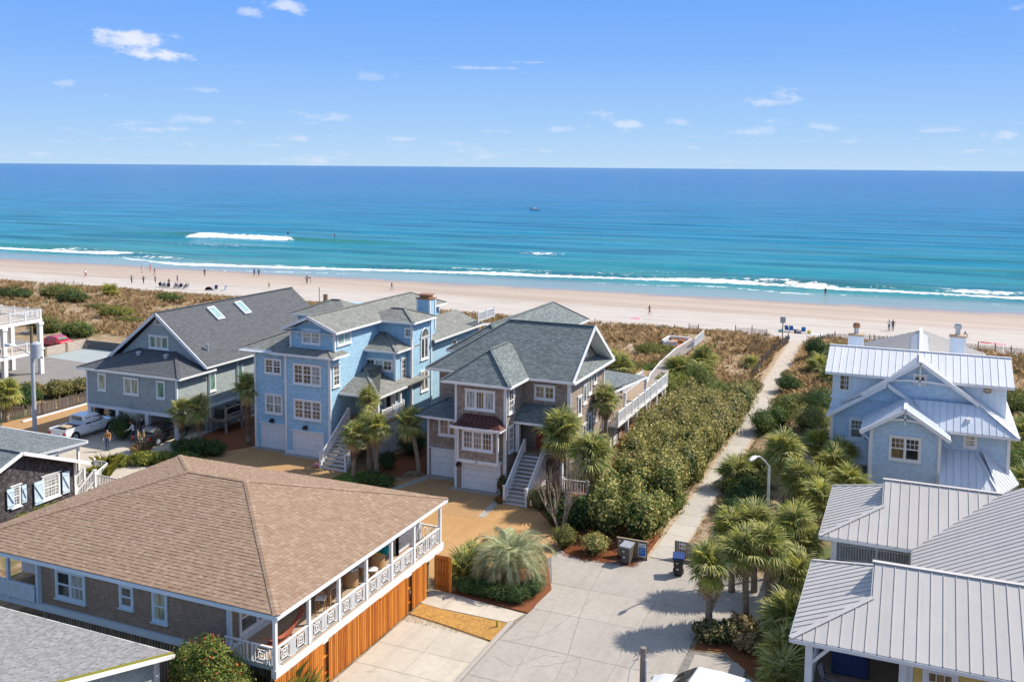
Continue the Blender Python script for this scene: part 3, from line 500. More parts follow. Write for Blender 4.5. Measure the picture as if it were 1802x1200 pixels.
# ================================================================ building helpers
def fr(x,y,z,f): return (Vector((x,y,z)),f)
def win(h,x,y,z,f,w,hh,n=1,cols=2,rows=2,glass='glass',trim='white',style='dh',casing=.12,label=None):
    """window on a wall: casing with sill and head, a pane to each sash half, muntin bars; x,y,z = bottom centre of the glass opening"""
    F=fr(x,y,z,f); mb=MB(); c=casing
    mb.fb(F,-w/2-c,-w/2,-c,hh+c,0,.06).fb(F,w/2,w/2+c,-c,hh+c,0,.06).fb(F,-w/2,w/2,hh,hh+c,0,.06).fb(F,-w/2,w/2,-c,0,0,.06)
    mb.fb(F,-w/2-c-.06,w/2+c+.06,hh+c,hh+c+.05,0,.12).fb(F,-w/2-c-.05,w/2+c+.05,-c-.05,-c,0,.13)
    sw=w/n; mul=.09 if n>1 else 0
    for i in range(1,n): mb.fb(F,-w/2+i*sw-mul/2,-w/2+i*sw+mul/2,0,hh,0,.055)
    wo=mb.build('window',trim,h); mu=MB()
    for i in range(n):
        a=-w/2+i*sw+(mul/2 if i else 0); b_=-w/2+(i+1)*sw-(mul/2 if i<n-1 else 0)
        g=glass[i%len(glass)] if isinstance(glass,(tuple,list)) else glass
        halves=((0,hh*.5),(hh*.5,hh)) if style=='dh' else ((0,hh),)
        for k,(v0,v1) in enumerate(halves):
            d=.012 if k==0 and style=='dh' else .022
            MB().fb(F,a,b_,v0,v1,.004,d).build('pane',g,wo)
            s_=.04; mu.fb(F,a,a+s_,v0,v1,d,.045).fb(F,b_-s_,b_,v0,v1,d,.045).fb(F,a+s_,b_-s_,v0,v0+s_,d,.045).fb(F,a+s_,b_-s_,v1-s_,v1,d,.045)
            if (style=='dh' and k==0 and rows<0): continue
            r_=abs(rows)
            for q in range(1,cols): u=a+(b_-a)*q/cols; mu.fb(F,u-.015,u+.015,v0+s_,v1-s_,d,.038)
            for q in range(1,r_): vv=v0+(v1-v0)*q/r_; mu.fb(F,a+s_,b_-s_,vv-.015,vv+.015,d,.036)
    mu.build('muntins',trim,wo)
    if label: wo['label']=label
    return wo
def garage(h,x,y,z,f,w,hh,cols=4):
    F=fr(x,y,z,f); c=.12; d=MB().fb(F,-w/2-c,-w/2,0,hh+c,0,.07).fb(F,w/2,w/2+c,0,hh+c,0,.07).fb(F,-w/2,w/2,hh,hh+c,0,.07).fb(F,-w/2-c-.08,w/2+c+.08,hh+c,hh+c+.06,0,.2).build('garage_door','white',h)
    for k in range(4):
        v0=hh*k/4+.008; v1=hh*(k+1)/4-.008; mb=MB().fb(F,-w/2,w/2,v0,v1,.004,.03)
        for q in range(cols): u0=-w/2+w*q/cols+.08; u1=-w/2+w*(q+1)/cols-.08; mb.fb(F,u0,u1,v0+.09,v1-.09,.03,.042)
        mb.build('door_section','white',d)
    return d
def wall_lamp(h,x,y,z,f):
    F=fr(x,y,z,f); MB().fb(F,-.05,.05,.0,.3,0,.04).fb(F,-.025,.025,.3,.35,.0,.3).fb(F,-.13,.13,.12,.32,.18,.42).fb(F,-.06,.06,.32,.42,.24,.36).build('wall_lamp','black',h)
def hipf(x0,x1,y0,y1,z,s,ax=None):
    """hip roof planes over an eave rectangle; returns planes and ridge/hip lines"""
    w,d=x1-x0,y1-y0
    if ax is None: ax='x' if w>=d else 'y'
    if ax=='x': r=d/2; A=V(x0+r,(y0+y1)/2,z+r*s); B=V(x1-r,(y0+y1)/2,z+r*s)
    else: r=w/2; A=V((x0+x1)/2,y0+r,z+r*s); B=V((x0+x1)/2,y1-r,z+r*s)
    a,b_,c,d_=V(x0,y0,z),V(x1,y0,z),V(x1,y1,z),V(x0,y1,z)
    if ax=='x': P=[[a,b_,B,A],[b_,c,B],[c,d_,A,B],[d_,a,A]]
    else: P=[[a,b_,A],[b_,c,B,A],[c,d_,B],[d_,a,A,B]]
    return P,[(A,B),(a,A),(d_ if ax=='x' else b_,A),(b_ if ax=='x' else d_,B),(c,B)]
def gabf(x0,x1,y0,y1,z,s,ax):
    if ax=='y':
        r=(x1-x0)/2; A=V((x0+x1)/2,y0,z+r*s); B=V((x0+x1)/2,y1,z+r*s); return [[V(x0,y0,z),A,B,V(x0,y1,z)],[V(x1,y1,z),B,A,V(x1,y0,z)]],[(A,B)]
    r=(y1-y0)/2; A=V(x0,(y0+y1)/2,z+r*s); B=V(x1,(y0+y1)/2,z+r*s); return [[V(x0,y0,z),V(x1,y0,z),B,A],[V(x1,y1,z),V(x0,y1,z),A,B]],[(A,B)]
def roof(h,planes,mat,t=.10,name='roof',lines=(),capmat=None,eaves=(),gut='white',gh=.16):
    mb=MB()
    for p in planes: mb.prism(p,(0,0,-t))
    o=mb.build(name,mat,h)
    if lines:
        for a,b_ in lines:
            if (b_-a).length>.05: MB().beam(a+V(0,0,.02),b_+V(0,0,.02),.26,.05).build('ridge_cap',capmat or mat,o)
    if eaves:
        for a,b_ in eaves: MB().beam(a+V(0,0,-gh/2-.005),b_+V(0,0,-gh/2-.005),.10,gh).build('gutter',gut,o)
    return o
def rect_eaves(x0,x1,y0,y1,z,sides='FRBL'):
    d={'F':(V(x0,y0,z),V(x1,y0,z)),'R':(V(x1,y0,z),V(x1,y1,z)),'B':(V(x1,y1,z),V(x0,y1,z)),'L':(V(x0,y1,z),V(x0,y0,z))}
    return [d[k] for k in sides]
def soffit(h,x0,x1,y0,y1,z,mat='white_trim'): return MB().box(x0,x1,y0,y1,z-.12,z-.09).build('soffit',mat,h)
def corner(h,pts,z0,z1,mat='white',s=.14):
    """corner boards, each its own piece"""
    for x,y in pts: MB().box(x-s/2-.012,x+s/2+.012,y-s/2-.012,y+s/2+.012,z0,z1).build('corner_board',mat,h)
def wallbox(h,x0,x1,y0,y1,z0,z1,mat,name='wall'): return MB().box(x0,x1,y0,y1,z0,z1).build(name,mat,h)
def gablewall(h,poly,vec,mat,name='gable_wall'): return MB().prism([V(*p) for p in poly],vec).build(name,mat,h)
def clip(poly,k,lim,keep_less):
    out=[]
    for i in range(len(poly)):
        a,b_=poly[i],poly[(i+1)%len(poly)]; ia=(a[k]<=lim) if keep_less else (a[k]>=lim); ib=(b_[k]<=lim) if keep_less else (b_[k]>=lim)
        if ia: out.append(a)
        if ia!=ib:
            t_=(lim-a[k])/(b_[k]-a[k]); out.append(tuple(a[j]+(b_[j]-a[j])*t_ for j in range(2)))
    return out
def metal_plane(ro,pts,mat,wd=.45,th=.03,rib=.03,ribw=.03,ribmat=None):
    """standing-seam plane: each panel its own object with its raised seam"""
    pts=[Vector(p) for p in pts]; n=(pts[1]-pts[0]).cross(pts[2]-pts[0]).normalized()
    if n.z<0: n=-n; pts=pts[::-1]
    t_=Vector((0,0,1)).cross(n).normalized(); b_=n.cross(t_).normalized(); o=pts[0]
    P=[((p-o).dot(t_),(p-o).dot(b_)) for p in pts]; u0=min(p[0] for p in P); u1=max(p[0] for p in P); k=max(1,round((u1-u0)/wd)); wd=(u1-u0)/k
    for i in range(k):
        a,c=u0+i*wd,u0+(i+1)*wd; q=clip(clip(P,0,a+.004,False),0,c-.004,True)
        if len(q)<3: continue
        mb=MB().prism([o+t_*x+b_*y for x,y in q],n*th); L_=sorted(y for x,y in q if abs(x-(a+.004))<.01)
        if len(L_)>=2 and L_[-1]-L_[0]>.15:
            e=.02; p0=o+t_*(a+.02)+b_*(L_[0]+e)+n*(th+rib/2); p1=o+t_*(a+.02)+b_*(L_[-1]-e)+n*(th+rib/2); mb.beam(p0,p1,ribw,rib,n)
        mb.build('roof_panel',mat,ro)
def tab_plane(mb,pts,cw=.24,tw=.3,th=.022,seed=1):
    """overlapping shingle tabs laid course by course on a plane"""
    r=random.Random(seed); pts=[Vector(p) for p in pts]; n=(pts[1]-pts[0]).cross(pts[2]-pts[0]).normalized()
    if n.z<0: n=-n
    t_=Vector((0,0,1)).cross(n).normalized(); b_=n.cross(t_).normalized(); o=pts[0]; P=[((p-o).dot(t_),(p-o).dot(b_)) for p in pts]
    v=min(p[1] for p in P); v1=max(p[1] for p in P); row=0
    while v<v1-.02:
        ve=min(v+cw,v1); q=clip(clip(P,1,v,False),1,ve,True)
        if len(q)>=3:
            lo=[p[0] for p in q if abs(p[1]-v)<.01] or [p[0] for p in q]; hi=[p[0] for p in q if abs(p[1]-ve)<.01] or lo
            a0,a1,h0,h1=min(lo),max(lo),min(hi),max(hi); u=a0-r.random()*tw
            while u<a1:
                w_=tw*r.choice((.7,.85,1,1,1.25)); x0,x1=max(u,a0),min(u+w_,a1)
                if x1-x0>.03:
                    k=th*r.choice((.55,.8,1.1,1.3)); g=.008; y0=max(h0,x0) if x0>a0+.01 else h0; y1=min(h1,x1) if x1<a1-.01 else h1
                    y0=min(y0,h1); y1=max(y1,h0)
                    if y1<=y0: y1=y0+.001
                    A=o+t_*(x0+g)+b_*v; B=o+t_*(x1-g)+b_*v; C=o+t_*(y1-g*.5)+b_*(ve+.01); D=o+t_*(y0+g*.5)+b_*(ve+.01)
                    mb.add([A+n*k,B+n*k,C+n*.004,D+n*.004,A,B],((0,1,2,3),(4,5,1,0)))
                u+=w_
        v=ve; row+=1
def stairs(h,x0,x1,y0,z0,y1,z1,n,f='F',rail='white',tread='wood_grey'):
    """straight flight rising from y0,z0 to y1,z1 between x0 and x1, treads one by one, white risers, stringers, railings"""
    st=MB().box(x0+.01,x0+.02,y0,y0+.01,z0,z0+.01); run=(y1-y0)/n; rise=(z1-z0)/n
    sob=MB().beam(((x0+x1)/2,y0+.25,z0-.02),((x0+x1)/2,y1,z1-.30),x1-x0-.08,.04).build('staircase',tread,h)
    for x in (x0,x1): MB().beam((x,y0,z0+.02),(x,y1,z1-.12),.06,.30).build('stringer',rail,sob)
    for i in range(n):
        MB().box(x0-.06,x1+.06,y0+i*run-.05,y0+(i+1)*run-.01,z0+(i+1)*rise-.045,z0+(i+1)*rise).build('tread',tread,sob)
        MB().box(x0+.03,x1-.03,y0+i*run+.0,y0+i*run+.02,z0+i*rise,z0+(i+1)*rise-.05).build('riser',rail,sob)
    for x in (x0-.04,x1+.04):
        mb=MB(); mb.beam((x,y0+.1,z0+1.05),(x,y1,z1+.98),.11,.07).beam((x,y0+.1,z0+.32),(x,y1,z1+.25),.05,.06)
        k=int((y1-y0)/.13)
        for i in range(1,k): y=y0+.1+(y1-y0-.1)*i/k; zz=z0+(z1-z0)*(y-y0)/(y1-y0); mb.box(x-.02,x+.02,y-.02,y+.02,zz+.28,zz+1.0)
        mb.build('stair_railing',rail,sob)
        for y,zb in ((y0,z0),(y1,z1-.3)): MB().box(x-.08,x+.08,y-.08,y+.08,zb-.02,zb+1.2).box(x-.11,x+.11,y-.11,y+.11,zb+1.2,zb+1.26).build('newel_post',rail,sob)
    return sob
def railing(h,p,q,hgt=.95,rail='white',bal=.13,posts=True,name='railing',solid=False):
    p,q=Vector(p),Vector(q); d=q-p; L_=Vector((d.x,d.y,0)).length; mb=MB().beam(p+V(0,0,hgt),q+V(0,0,hgt),.10,.06).beam(p+V(0,0,.12),q+V(0,0,.12),.05,.07)
    k=max(2,int(L_/bal))
    for i in range(1,k): a=p.lerp(q,i/k); mb.box(a.x-.02,a.x+.02,a.y-.02,a.y+.02,a.z+.14,a.z+hgt-.02)
    o=mb.build(name,rail,h)
    if posts:
        k=max(1,round(L_/1.9))
        for i in range(k+1): a=p.lerp(q,i/k); MB().box(a.x-.06,a.x+.06,a.y-.06,a.y+.06,a.z-.05,a.z+hgt+.1).box(a.x-.085,a.x+.085,a.y-.085,a.y+.085,a.z+hgt+.1,a.z+hgt+.14).build('post',rail,o)
    return o
# ================================================================ grey gable house (left)
h=thing('grey_house','grey shingled beach house on stilts with charcoal gable roof and two skylights','house',(-59.6,66,0))
wallbox(h,-64.45,-54.75,59.15,80.5,2.25,5.5,'siding_grey')
gablewall(h,[(-64.6,62.35,5.4),(-54.6,62.35,5.4),(-59.6,62.35,9.5)],(0,.15,0),'siding_grey')
MB().box(-64.5,-54.7,59.1,80.5,1.98,2.25).build('rim_beam','white_trim',h)
wallbox(h,-64.3,-54.9,64.5,80.4,.05,1.98,'siding_grey','lower_wall'); wallbox(h,-54.95,-54.80,62.6,80.4,.05,1.98,'siding_grey','side_screen_wall')
for x,y in ((-64.3,59.3),(-61.2,59.3),(-58.0,59.3),(-54.9,59.3),(-64.3,62.4),(-58,62.4)): MB().box(x-.17,x+.17,y-.17,y+.17,.02,1.98).build('stilt','white_trim',h)
P,L_=gabf(-64.95,-54.15,61.95,81.2,5.72,.775,'y'); ro=roof(h,P,'roof_charcoal',.12,lines=L_)
bb=MB()
for s_ in (-1,1): bb.beam((-59.55+s_*5.4,61.93,5.62),(-59.55,61.93,9.80),.08,.26,(0,0,1))
bb.build('barge_board','white_trim',ro); 
for x in (-54.13,-64.97): MB().beam((x,61.9,5.62),(x,81.2,5.62),.12,.14).build('gutter','white',ro)
for yy in (67.7,71.45):   # skylights on the right slope
    sk=MB(); s0=V(-56.95,yy,0); zz=lambda x: 5.72+(-54.15-x)*.775
    a,b_=-59.05,-57.75; sk.prism([V(a,yy,zz(a)+.02),V(b_,yy,zz(b_)+.02),V(b_,yy+.95,zz(b_)+.02),V(a,yy+.95,zz(a)+.02)],(.1,0,.14)); so_=sk.build('skylight','white_trim',ro)
    MB().prism([V(a+.12,yy+.12,zz(a+.12)+.17),V(b_-.12,yy+.12,zz(b_-.12)+.17),V(b_-.12,yy+.83,zz(b_-.12)+.17),V(a+.12,yy+.83,zz(a+.12)+.17)],(.08,0,.03)).build('pane','glass_sky',so_)
MB().tube([(-55.4,63.6,6.6),(-55.4,63.6,7.2)],.09,8).tube([(-55.4,63.6,7.2),(-55.4,63.6,7.32)],.15,8).build('vent_pipe','galvanised',ro)
# lower front hip roof
e0,e1,ye,ze=-65.2,-54.15,58.75,5.35; zt=ze+(62.35-58.75)*.36
A=[V(e0,ye,ze),V(e1,ye,ze),V(e1-3.6,62.35,zt),V(e0+3.6,62.35,zt)]; Bp=[V(e1,ye,ze),V(e1,62.9,ze),V(e1-3.6,62.35,zt)]; Cp=[V(e0,62.9,ze),V(e0,ye,ze),V(e0+3.6,62.35,zt)]
lr=roof(h,[A,Bp,Cp],'roof_charcoal',.1,'lower_roof',[(A[1],A[2]),(A[0],A[3])],None,[(A[0],A[1]),(V(e1,ye,ze),V(e1,63.2,ze)),(V(e0,63.2,ze),V(e0,ye,ze))])
soffit(lr,e0+.1,e1-.1,ye+.1,60,ze)
for x in (-60.9,-57.9): MB().tube([(x,61.4,6.2),(x,61.4,6.5)],[.2,.2],8).tube([(x,61.4,6.5),(x,61.4,6.62)],[.3,.1],8).build('roof_vent','galvanised',lr)
win(h,-62.77,59.14,3.6,'F',.68,1.24,1,1,1,'glass_curtain',style='one'); win(h,-59.55,59.14,3.57,'F',1.4,1.2,2,1,1,'glass_curtain',style='one'); win(h,-56.38,59.14,3.55,'F',.68,1.26,1,1,1,'glass_green',style='one')
win(h,-59.55,62.35,6.85,'F',1.95,.92,3,1,1,('glass_green','glass_curtain','glass_green'),style='one')
F=fr(-59.55,62.35,8.35,'F'); aw=MB(); 
for s_ in (-1,1): aw.prism([V(-59.57+s_*.04,62.3,8.88)]+[V(-59.57+s_*(.04+.36*math.sin(a)),62.3,8.88+.40*math.cos(a)) for a in np.linspace(0,math.pi/2,7)],(0,-.04,0))
aw.build('arched_window','glass_pale',h); MB().beam((-60.08,62.3,8.84),(-59.06,62.3,8.84),.08,.06).tube([V(-59.57+.46*math.sin(a),62.3,8.86+.48*math.cos(a)) for a in np.linspace(-1.6,1.6,12)],.045,6).build('arch_trim','white',h)
for yy in (63.3,66.85,74.6): win(h,-54.75,yy,3.45,'R',.7,1.3,1,1,1,'glass_green',style='one')
MB().tube([(-54.62,62.9,.1),(-54.62,62.9,5.4)],.05,6).tube([(-54.62,66.5,.1),(-54.62,66.5,5.4)],.05,6).build('downspout','white',h)
corner(h,((-64.45,59.15),(-54.75,59.15)),2.25,5.3,'white_trim')
win(h,-57.2,64.5,.3,'F',1.0,1.4,1,1,1,'glass'); dd=MB(); F=fr(-60.2,64.5,.05,'F'); dd.fb(F,-.5,.5,0,1.95,0,.05).build('door','cloth_green',h)
# slatted shutters of the store room under the house
for i in range(7): MB().box(-62.9+i*.32,-62.72+i*.32,64.36,64.46,.1,1.9).build('slat','white_trim',h)
# ================================================================ blue house
h=thing('blue_house','tall sky-blue shingled beach house with many stepped grey-green roofs','house',(-43,66,0))
wallbox(h,-48.3,-44.9,60.95,80,.0,7.95,'siding_blue'); wallbox(h,-44.95,-40.92,60.4,74,.0,7.98,'siding_blue')
wallbox(h,-44.95,-40.93,61.1,76,7.98,9.75,'siding_blue','upper_wall'); wallbox(h,-40.95,-38.3,65.7,70,2.8,7.75,'siding_blue','bay_wall')
wallbox(h,-41.5,-37.86,67.65,71.0,.05,9.75,'siding_blue','tower_wall'); wallbox(h,-41.5,-38.2,71.0,81.0,.05,7.7,'siding_blue','rear_wall')
wallbox(h,-49.0,-45,67.6,76,7.6,9.75,'siding_blue','left_tower_wall')
gablewall(h,[(-44.95,61.1,9.752),(-40.93,61.1,9.752),(-42.94,61.1,10.75)],(0,.2,0),'siding_blue')
sR='roof_greygreen'
P,L_=gabf(-45.45,-40.42,60.5,76.5,9.87,.42,'y'); A_=L_[0][1]; P[0][3]=V(-45.45,78.9,9.87); P[1][0]=V(-40.42,78.9,9.87); P.append([V(-40.42,78.9,9.87),V(-45.45,78.9,9.87),A_]); ro=roof(h,P,sR,.12,lines=L_+[(A_,V(-40.42,78.9,9.87))],eaves=[(V(-40.42,60.5,9.87),V(-40.42,67.4,9.87)),(V(-45.45,60.5,9.87),V(-45.45,67.4,9.87))])
bb=MB()
for s_ in (-1,1): bb.beam((-42.935+s_*2.55,60.48,9.80),(-42.935,60.48,10.86),.07,.24)
bb.build('barge_board','white_trim',ro); MB().box(-45.3,-40.6,60.55,61.1,9.66,9.70).build('soffit','white_trim',ro)
P,L_=hipf(-42.6,-37.4,67.2,71.2,9.86,.39,'x'); roof(h,P,sR,.12,'tower_roof',L_[:1]+L_[3:],None,rect_eaves(-42.6,-37.4,67.2,71.2,9.86,'FR'))
P,L_=hipf(-49.5,-43.5,67.2,72.4,9.86,.39,'x'); roof(h,P,sR,.12,'left_tower_roof',L_[:3],None,rect_eaves(-49.5,-43.5,67.2,72.4,9.86,'FL'))
MB().beam(V(-40.40,71.3,9.78),V(-40.40,78.9,9.78),.10,.16).build('gutter','white',ro); wallbox(h,-44.9,-40.95,72.5,78.4,7.5,9.7,'siding_blue','rear_upper_wall')
# pent roof over the front bays
q=[V(-46.0,59.85,8.05),V(-40.25,59.85,8.05),V(-40.25,62.1,8.05),V(-41.5,61.15,8.36),V(-46.0,61.15,8.36)]
roof(h,[[q[0],q[1],q[3],q[4]],[q[1],q[2],V(-40.95,62.1,8.25),q[3]]],sR,.1,'pent_roof',[(q[1],q[3])],None,[(q[0],q[1]),(q[1],q[2])])
roof(h,[[V(-49.35,60.4,8.05),V(-45.6,60.4,8.05),V(-45.0,63.4,9.3),V(-46.3,63.4,9.3)],[V(-49.35,72,8.05),V(-49.35,60.4,8.05),V(-46.3,63.4,9.3),V(-46.3,72,9.3)]],sR,.1,'left_roof',[(V(-49.35,60.4,8.05),V(-46.3,63.4,9.3))],None,[(V(-49.35,60.4,8.05),V(-45.6,60.4,8.05)),(V(-49.35,60.4,8.05),V(-49.35,72,8.05))])
MB().box(-49.2,-40.4,60.0,61.0,7.9,7.94).build('soffit','white_trim',h)
# bay roof and entry porch roof
P,L_=hipf(-44.0,-37.85,65.25,70.1,7.78,.42,'x'); roof(h,P,sR,.1,'bay_roof',[L_[0],L_[3]],None,rect_eaves(-41.3,-37.85,65.25,68,7.78,'FR'))
P,L_=hipf(-43.6,-37.3,61.6,69.8,5.0,.36,'x'); roof(h,P,sR,.1,'porch_roof',[L_[0],L_[3]],None,rect_eaves(-40.9,-37.3,61.6,65.9,5.0,'FR'))
MB().box(-40.9,-37.5,61.8,65.7,4.78,4.86).build('porch_ceiling','white_trim',h)
# rear right lower roof
roof(h,[[V(-37.5,71.0,7.75),V(-37.6,81.0,7.75),V(-40.5,81.0,8.9),V(-40.5,71.0,8.9)]],sR,.1,'side_roof',(),None,[(V(-37.5,71.0,7.75),V(-37.6,81.0,7.75))])
roof(h,[[V(-37.6,81.0,7.75),V(-37.6,83.4,7.45),V(-44,83.4,7.45),V(-44,81.0,8.3)]],sR,.1,'rear_porch_roof',(),None,[(V(-37.6,81,7.75),V(-37.6,83.4,7.45))])
for y in (83.1,): MB().box(-38.3,-38.0,y-.15,y+.15,.1,7.4).build('porch_post','white',h)
# chimney
ch=MB().box(-39.5,-38.3,71.6,72.6,7.6,11.15).build('chimney','siding_blue',h); MB().box(-39.6,-38.2,71.5,72.7,11.15,11.25).box(-39.35,-38.45,71.75,72.45,11.25,11.5).box(-39.5,-38.3,71.6,72.6,11.5,11.56).build('chimney_cap','copper_cap',ch)
MB().box(-39.56,-39.42,71.54,71.68,8.5,11.14).box(-38.38,-38.24,71.54,71.68,8.5,11.14).box(-38.38,-38.24,72.5,72.66,8.5,11.14).build('corner_board','white',ch)
railing(h,(-37.4,79.4,8.1),(-37.4,83.0,8.1),.9)
GW=('glass','glass_warm','glass_pale')
win(h,-46.57,60.95,6.16,'F',1.4,1.0,2,2,2,('glass_warm','glass')); win(h,-42.96,60.4,5.75,'F',2.35,1.38,3,2,2,('glass_warm','glass_warm','glass_pale'))
win(h,-46.53,60.95,2.98,'F',1.46,1.36,2,2,1,'glass_pale'); win(h,-42.94,60.4,3.03,'F',2.33,1.32,3,2,2,('glass_warm','glass','glass'))
win(h,-43.05,61.1,8.8,'F',1.5,.93,2,2,2,'glass_pale'); win(h,-40.93,62.4,8.75,'R',1.7,.72,2,2,2,'glass_sky',style='one')
win(h,-40.92,61.28,5.65,'R',.72,1.5,1,2,2,'glass'); win(h,-39.75,65.7,6.16,'F',2.35,.72,3,2,2,('glass','glass_pale','glass_warm'),style='one')
win(h,-38.3,67.08,5.3,'R',.62,1.5,1,2,2,'glass'); win(h,-38.1,67.65,8.63,'F',.6,.6,1,2,2,'glass_warm',style='one',casing=.09)
win(h,-37.86,69.8,6.5,'R',1.1,1.65,2,1,1,'glass',style='one'); win(h,-37.86,69.8,3.8,'R',1.1,1.5,2,1,1,'glass',style='one'); win(h,-38.2,76.05,6.0,'R',.7,.9,1,2,2,'glass',style='one')
aw=MB().prism([V(-37.84,69.8-.55,8.22)]+[V(-37.84,69.8-.55*math.cos(a),8.22+.72*math.sin(a)) for a in np.linspace(.1,math.pi-.1,10)]+[V(-37.84,69.8+.55,8.22)],(.03,0,0)).build('arched_window','glass',h)
MB().tube([V(-37.8,69.8-.63*math.cos(a),8.2+.80*math.sin(a)) for a in np.linspace(0,math.pi,14)],.055,6).build('arch_trim','white',aw)
garage(h,-46.55,60.95,.06,'F',2.2,1.88); garage(h,-42.88,60.4,.06,'F',2.62,1.82); wall_lamp(h,-46.6,60.95,2.12,'F'); wall_lamp(h,-43.05,60.4,2.1,'F')
corner(h,((-48.3,60.95),(-44.95,60.4),(-40.92,60.4)),.0,7.9); corner(h,((-44.95,61.1),(-40.93,61.1)),8.3,9.7); corner(h,((-37.86,67.65),(-37.86,71.0)),.1,9.7); corner(h,((-38.3,65.7),),2.8,7.7); corner(h,((-38.2,81.0),),.1,7.6)
MB().tube([(-40.8,60.28,.1),(-40.8,60.28,7.9)],.055,6).tube([(-38.18,65.6,4.8),(-38.18,65.6,7.6)],.05,6).build('downspout','white',h)
MB().box(-44.9,-44.2,60.38,60.5,.05,.35).box(-48.35,-48.0,60.9,61.0,.05,.35).build('skirt_board','white_trim',h)
# entry deck, stair, lattice
MB().box(-40.9,-37.4,62.2,65.7,2.62,2.8).build('porch_deck','wood_deck',h)
for y in (62.0,65.4): MB().box(-37.75,-37.55,y-.1,y+.1,2.8,4.8).build('porch_post','white',h)
stairs(h,-40.35,-38.25,58.35,.04,62.2,2.75,13)
railing(h,(-38.2,62.25,2.8),(-37.5,62.25,2.8),.95); railing(h,(-37.45,62.25,2.8),(-37.45,65.6,2.8),.95); 
MB().box(-39.2,-38.4,65.55,65.72,2.8,4.7).build('front_door','white_trim',h); MB().box(-39.0,-38.6,65.52,65.56,3.2,4.5).build('door_glass','glass',h)
la=MB()
for i in range(26):
    y=60.2+i*.21; zt=max(.3,min(2.6,(y-58.35)/3.85*2.6))
    la.box(-37.5,-37.47,y-.03,y+.03,.1,zt)
for k in range(12): 
    z=.2+k*.21; y0=58.6+z/2.6*3.85; la.box(-37.46,-37.44,max(60.2,y0),65.5,z-.03,z+.03)
la.build('lattice','white',h)
# ================================================================ cedar house
h=thing('cedar_house','brown cedar shingled beach house with slate grey hip roofs and white trim','house',(-27.5,66,0))
wallbox(h,-29.35,-25.62,58.8,64,0,7.5,'siding_cedar'); wallbox(h,-32.4,-22.2,62.1,70.0,0,7.55,'siding_cedar'); wallbox(h,-32.42,-29.3,60.45,64,0,4.6,'siding_cedar','garage_wing_wall')
wallbox(h,-32.6,-28.9,70,84.8,0,8.15,'siding_cedar','rear_wall'); wallbox(h,-32,-22.4,70,76,0,4.4,'siding_cedar','rear_low_wall')
sR='roof_slate'
s_=.68; e=(-33.2,-21.65,61.45,70.95); zr=7.68+4.75*s_
P,L_=hipf(*e,7.68,s_,'x'); A,B=L_[0]; B2=V(-21.7,B.y,B.z)
Pm=[[V(e[0],e[2],7.68),V(e[1],e[2],7.68),B2,A],[V(e[1],e[3],7.68),V(e[0],e[3],7.68),A,B2],P[3]]
ro=roof(h,Pm,sR,.1,'roof',[(A,B2),L_[1],L_[2]],None,rect_eaves(*e,7.68,'FL'))
bb=MB(); bb.beam((-21.66,e[2],7.6),(-21.66,66.2,zr-.08),.08,.26).beam((-21.66,e[3],7.6),(-21.66,66.2,zr-.08),.08,.26); bb.build('barge_board','white',ro)
gablewall(h,[(-22.9,61.9,7.5),(-22.9,70.5,7.5),(-22.9,66.2,10.35)],(.12,0,0),'siding_cedar'); win(h,-22.78,66.9,8.55,'R',1.3,1.0,2,1,1,'glass',style='one')
for a,b_ in (((-22.8,61.5),(-21.7,66.2)),): pass
MB().prism([V(-22.78,61.75,7.66),V(-22.78,66.2,zr-.2),V(-22.78,66.2,zr-.28),V(-22.78,61.75,7.58)],(1.06,0,0)).prism([V(-22.78,70.65,7.66),V(-22.78,66.2,zr-.2),V(-22.78,66.2,zr-.28),V(-22.78,70.65,7.58)],(1.06,0,0)).build('soffit','white_trim',ro)
roof(h,[[V(-21.6,61.6,7.62),V(-21.6,70.8,7.62),V(-22.8,70.2,8.05),V(-22.8,62.2,8.05)]],sR,.08,'pent_roof',(),None,[(V(-21.58,61.5,7.64),V(-21.58,70.9,7.64))])
e=(-30.25,-25.0,58.2,66.5); P,L_=hipf(*e,7.70,.74,'y'); ro=roof(h,P,sR,.1,'front_roof',[L_[0],L_[1],L_[2]],None,rect_eaves(-30.25,-25.0,58.2,62.4,7.70,'FLR')); soffit(ro,-30.1,-25.1,58.35,59,7.7)
MB().box(-33,-21.9,61.6,62.2,7.5,7.54).build('soffit','white_trim',h)
# rear wing roof
x0,x1,zz=-33.8,-28.5,8.2; P,L_=hipf(x0,x1,66,85.2,zz,.68,'y'); roof(h,P,sR,.1,'rear_roof',L_,None,rect_eaves(x0,x1,66,85.2,zz,'FRBL'))
# garage wing lean-to, porch roof, copper bay roof
q=[V(-33.6,59.85,4.55),V(-29.36,59.85,4.55),V(-29.36,62.1,5.5),V(-31.5,62.1,5.5),V(-33.6,64.2,4.55)]
roof(h,[[q[0],q[1],q[2],q[3]],[q[4],q[0],q[3]]],sR,.1,'wing_roof',[(q[0],q[3])],None,[(q[0],q[1]),(q[4],q[0])]); soffit(h,-33.4,-29.4,59.95,60.5,4.55)
q=[V(-25.6,60.2,4.85),V(-21.85,60.2,4.85),V(-21.85,62.4,4.85),V(-23.2,62.1,5.75),V(-25.6,62.1,5.75)]
roof(h,[[q[0],q[1],q[3],q[4]],[q[1],q[2],q[3]]],sR,.1,'porch_roof',[(q[1],q[3])],None,[(q[0],q[1]),(q[1],q[2])])
MB().box(-25.55,-22.0,60.3,62.1,4.66,4.72).build('porch_ceiling','white_trim',h)
bay=MB().box(-28.9,-25.9,58.2,58.8,2.35,4.62).build('bay_wall','siding_cedar',h)
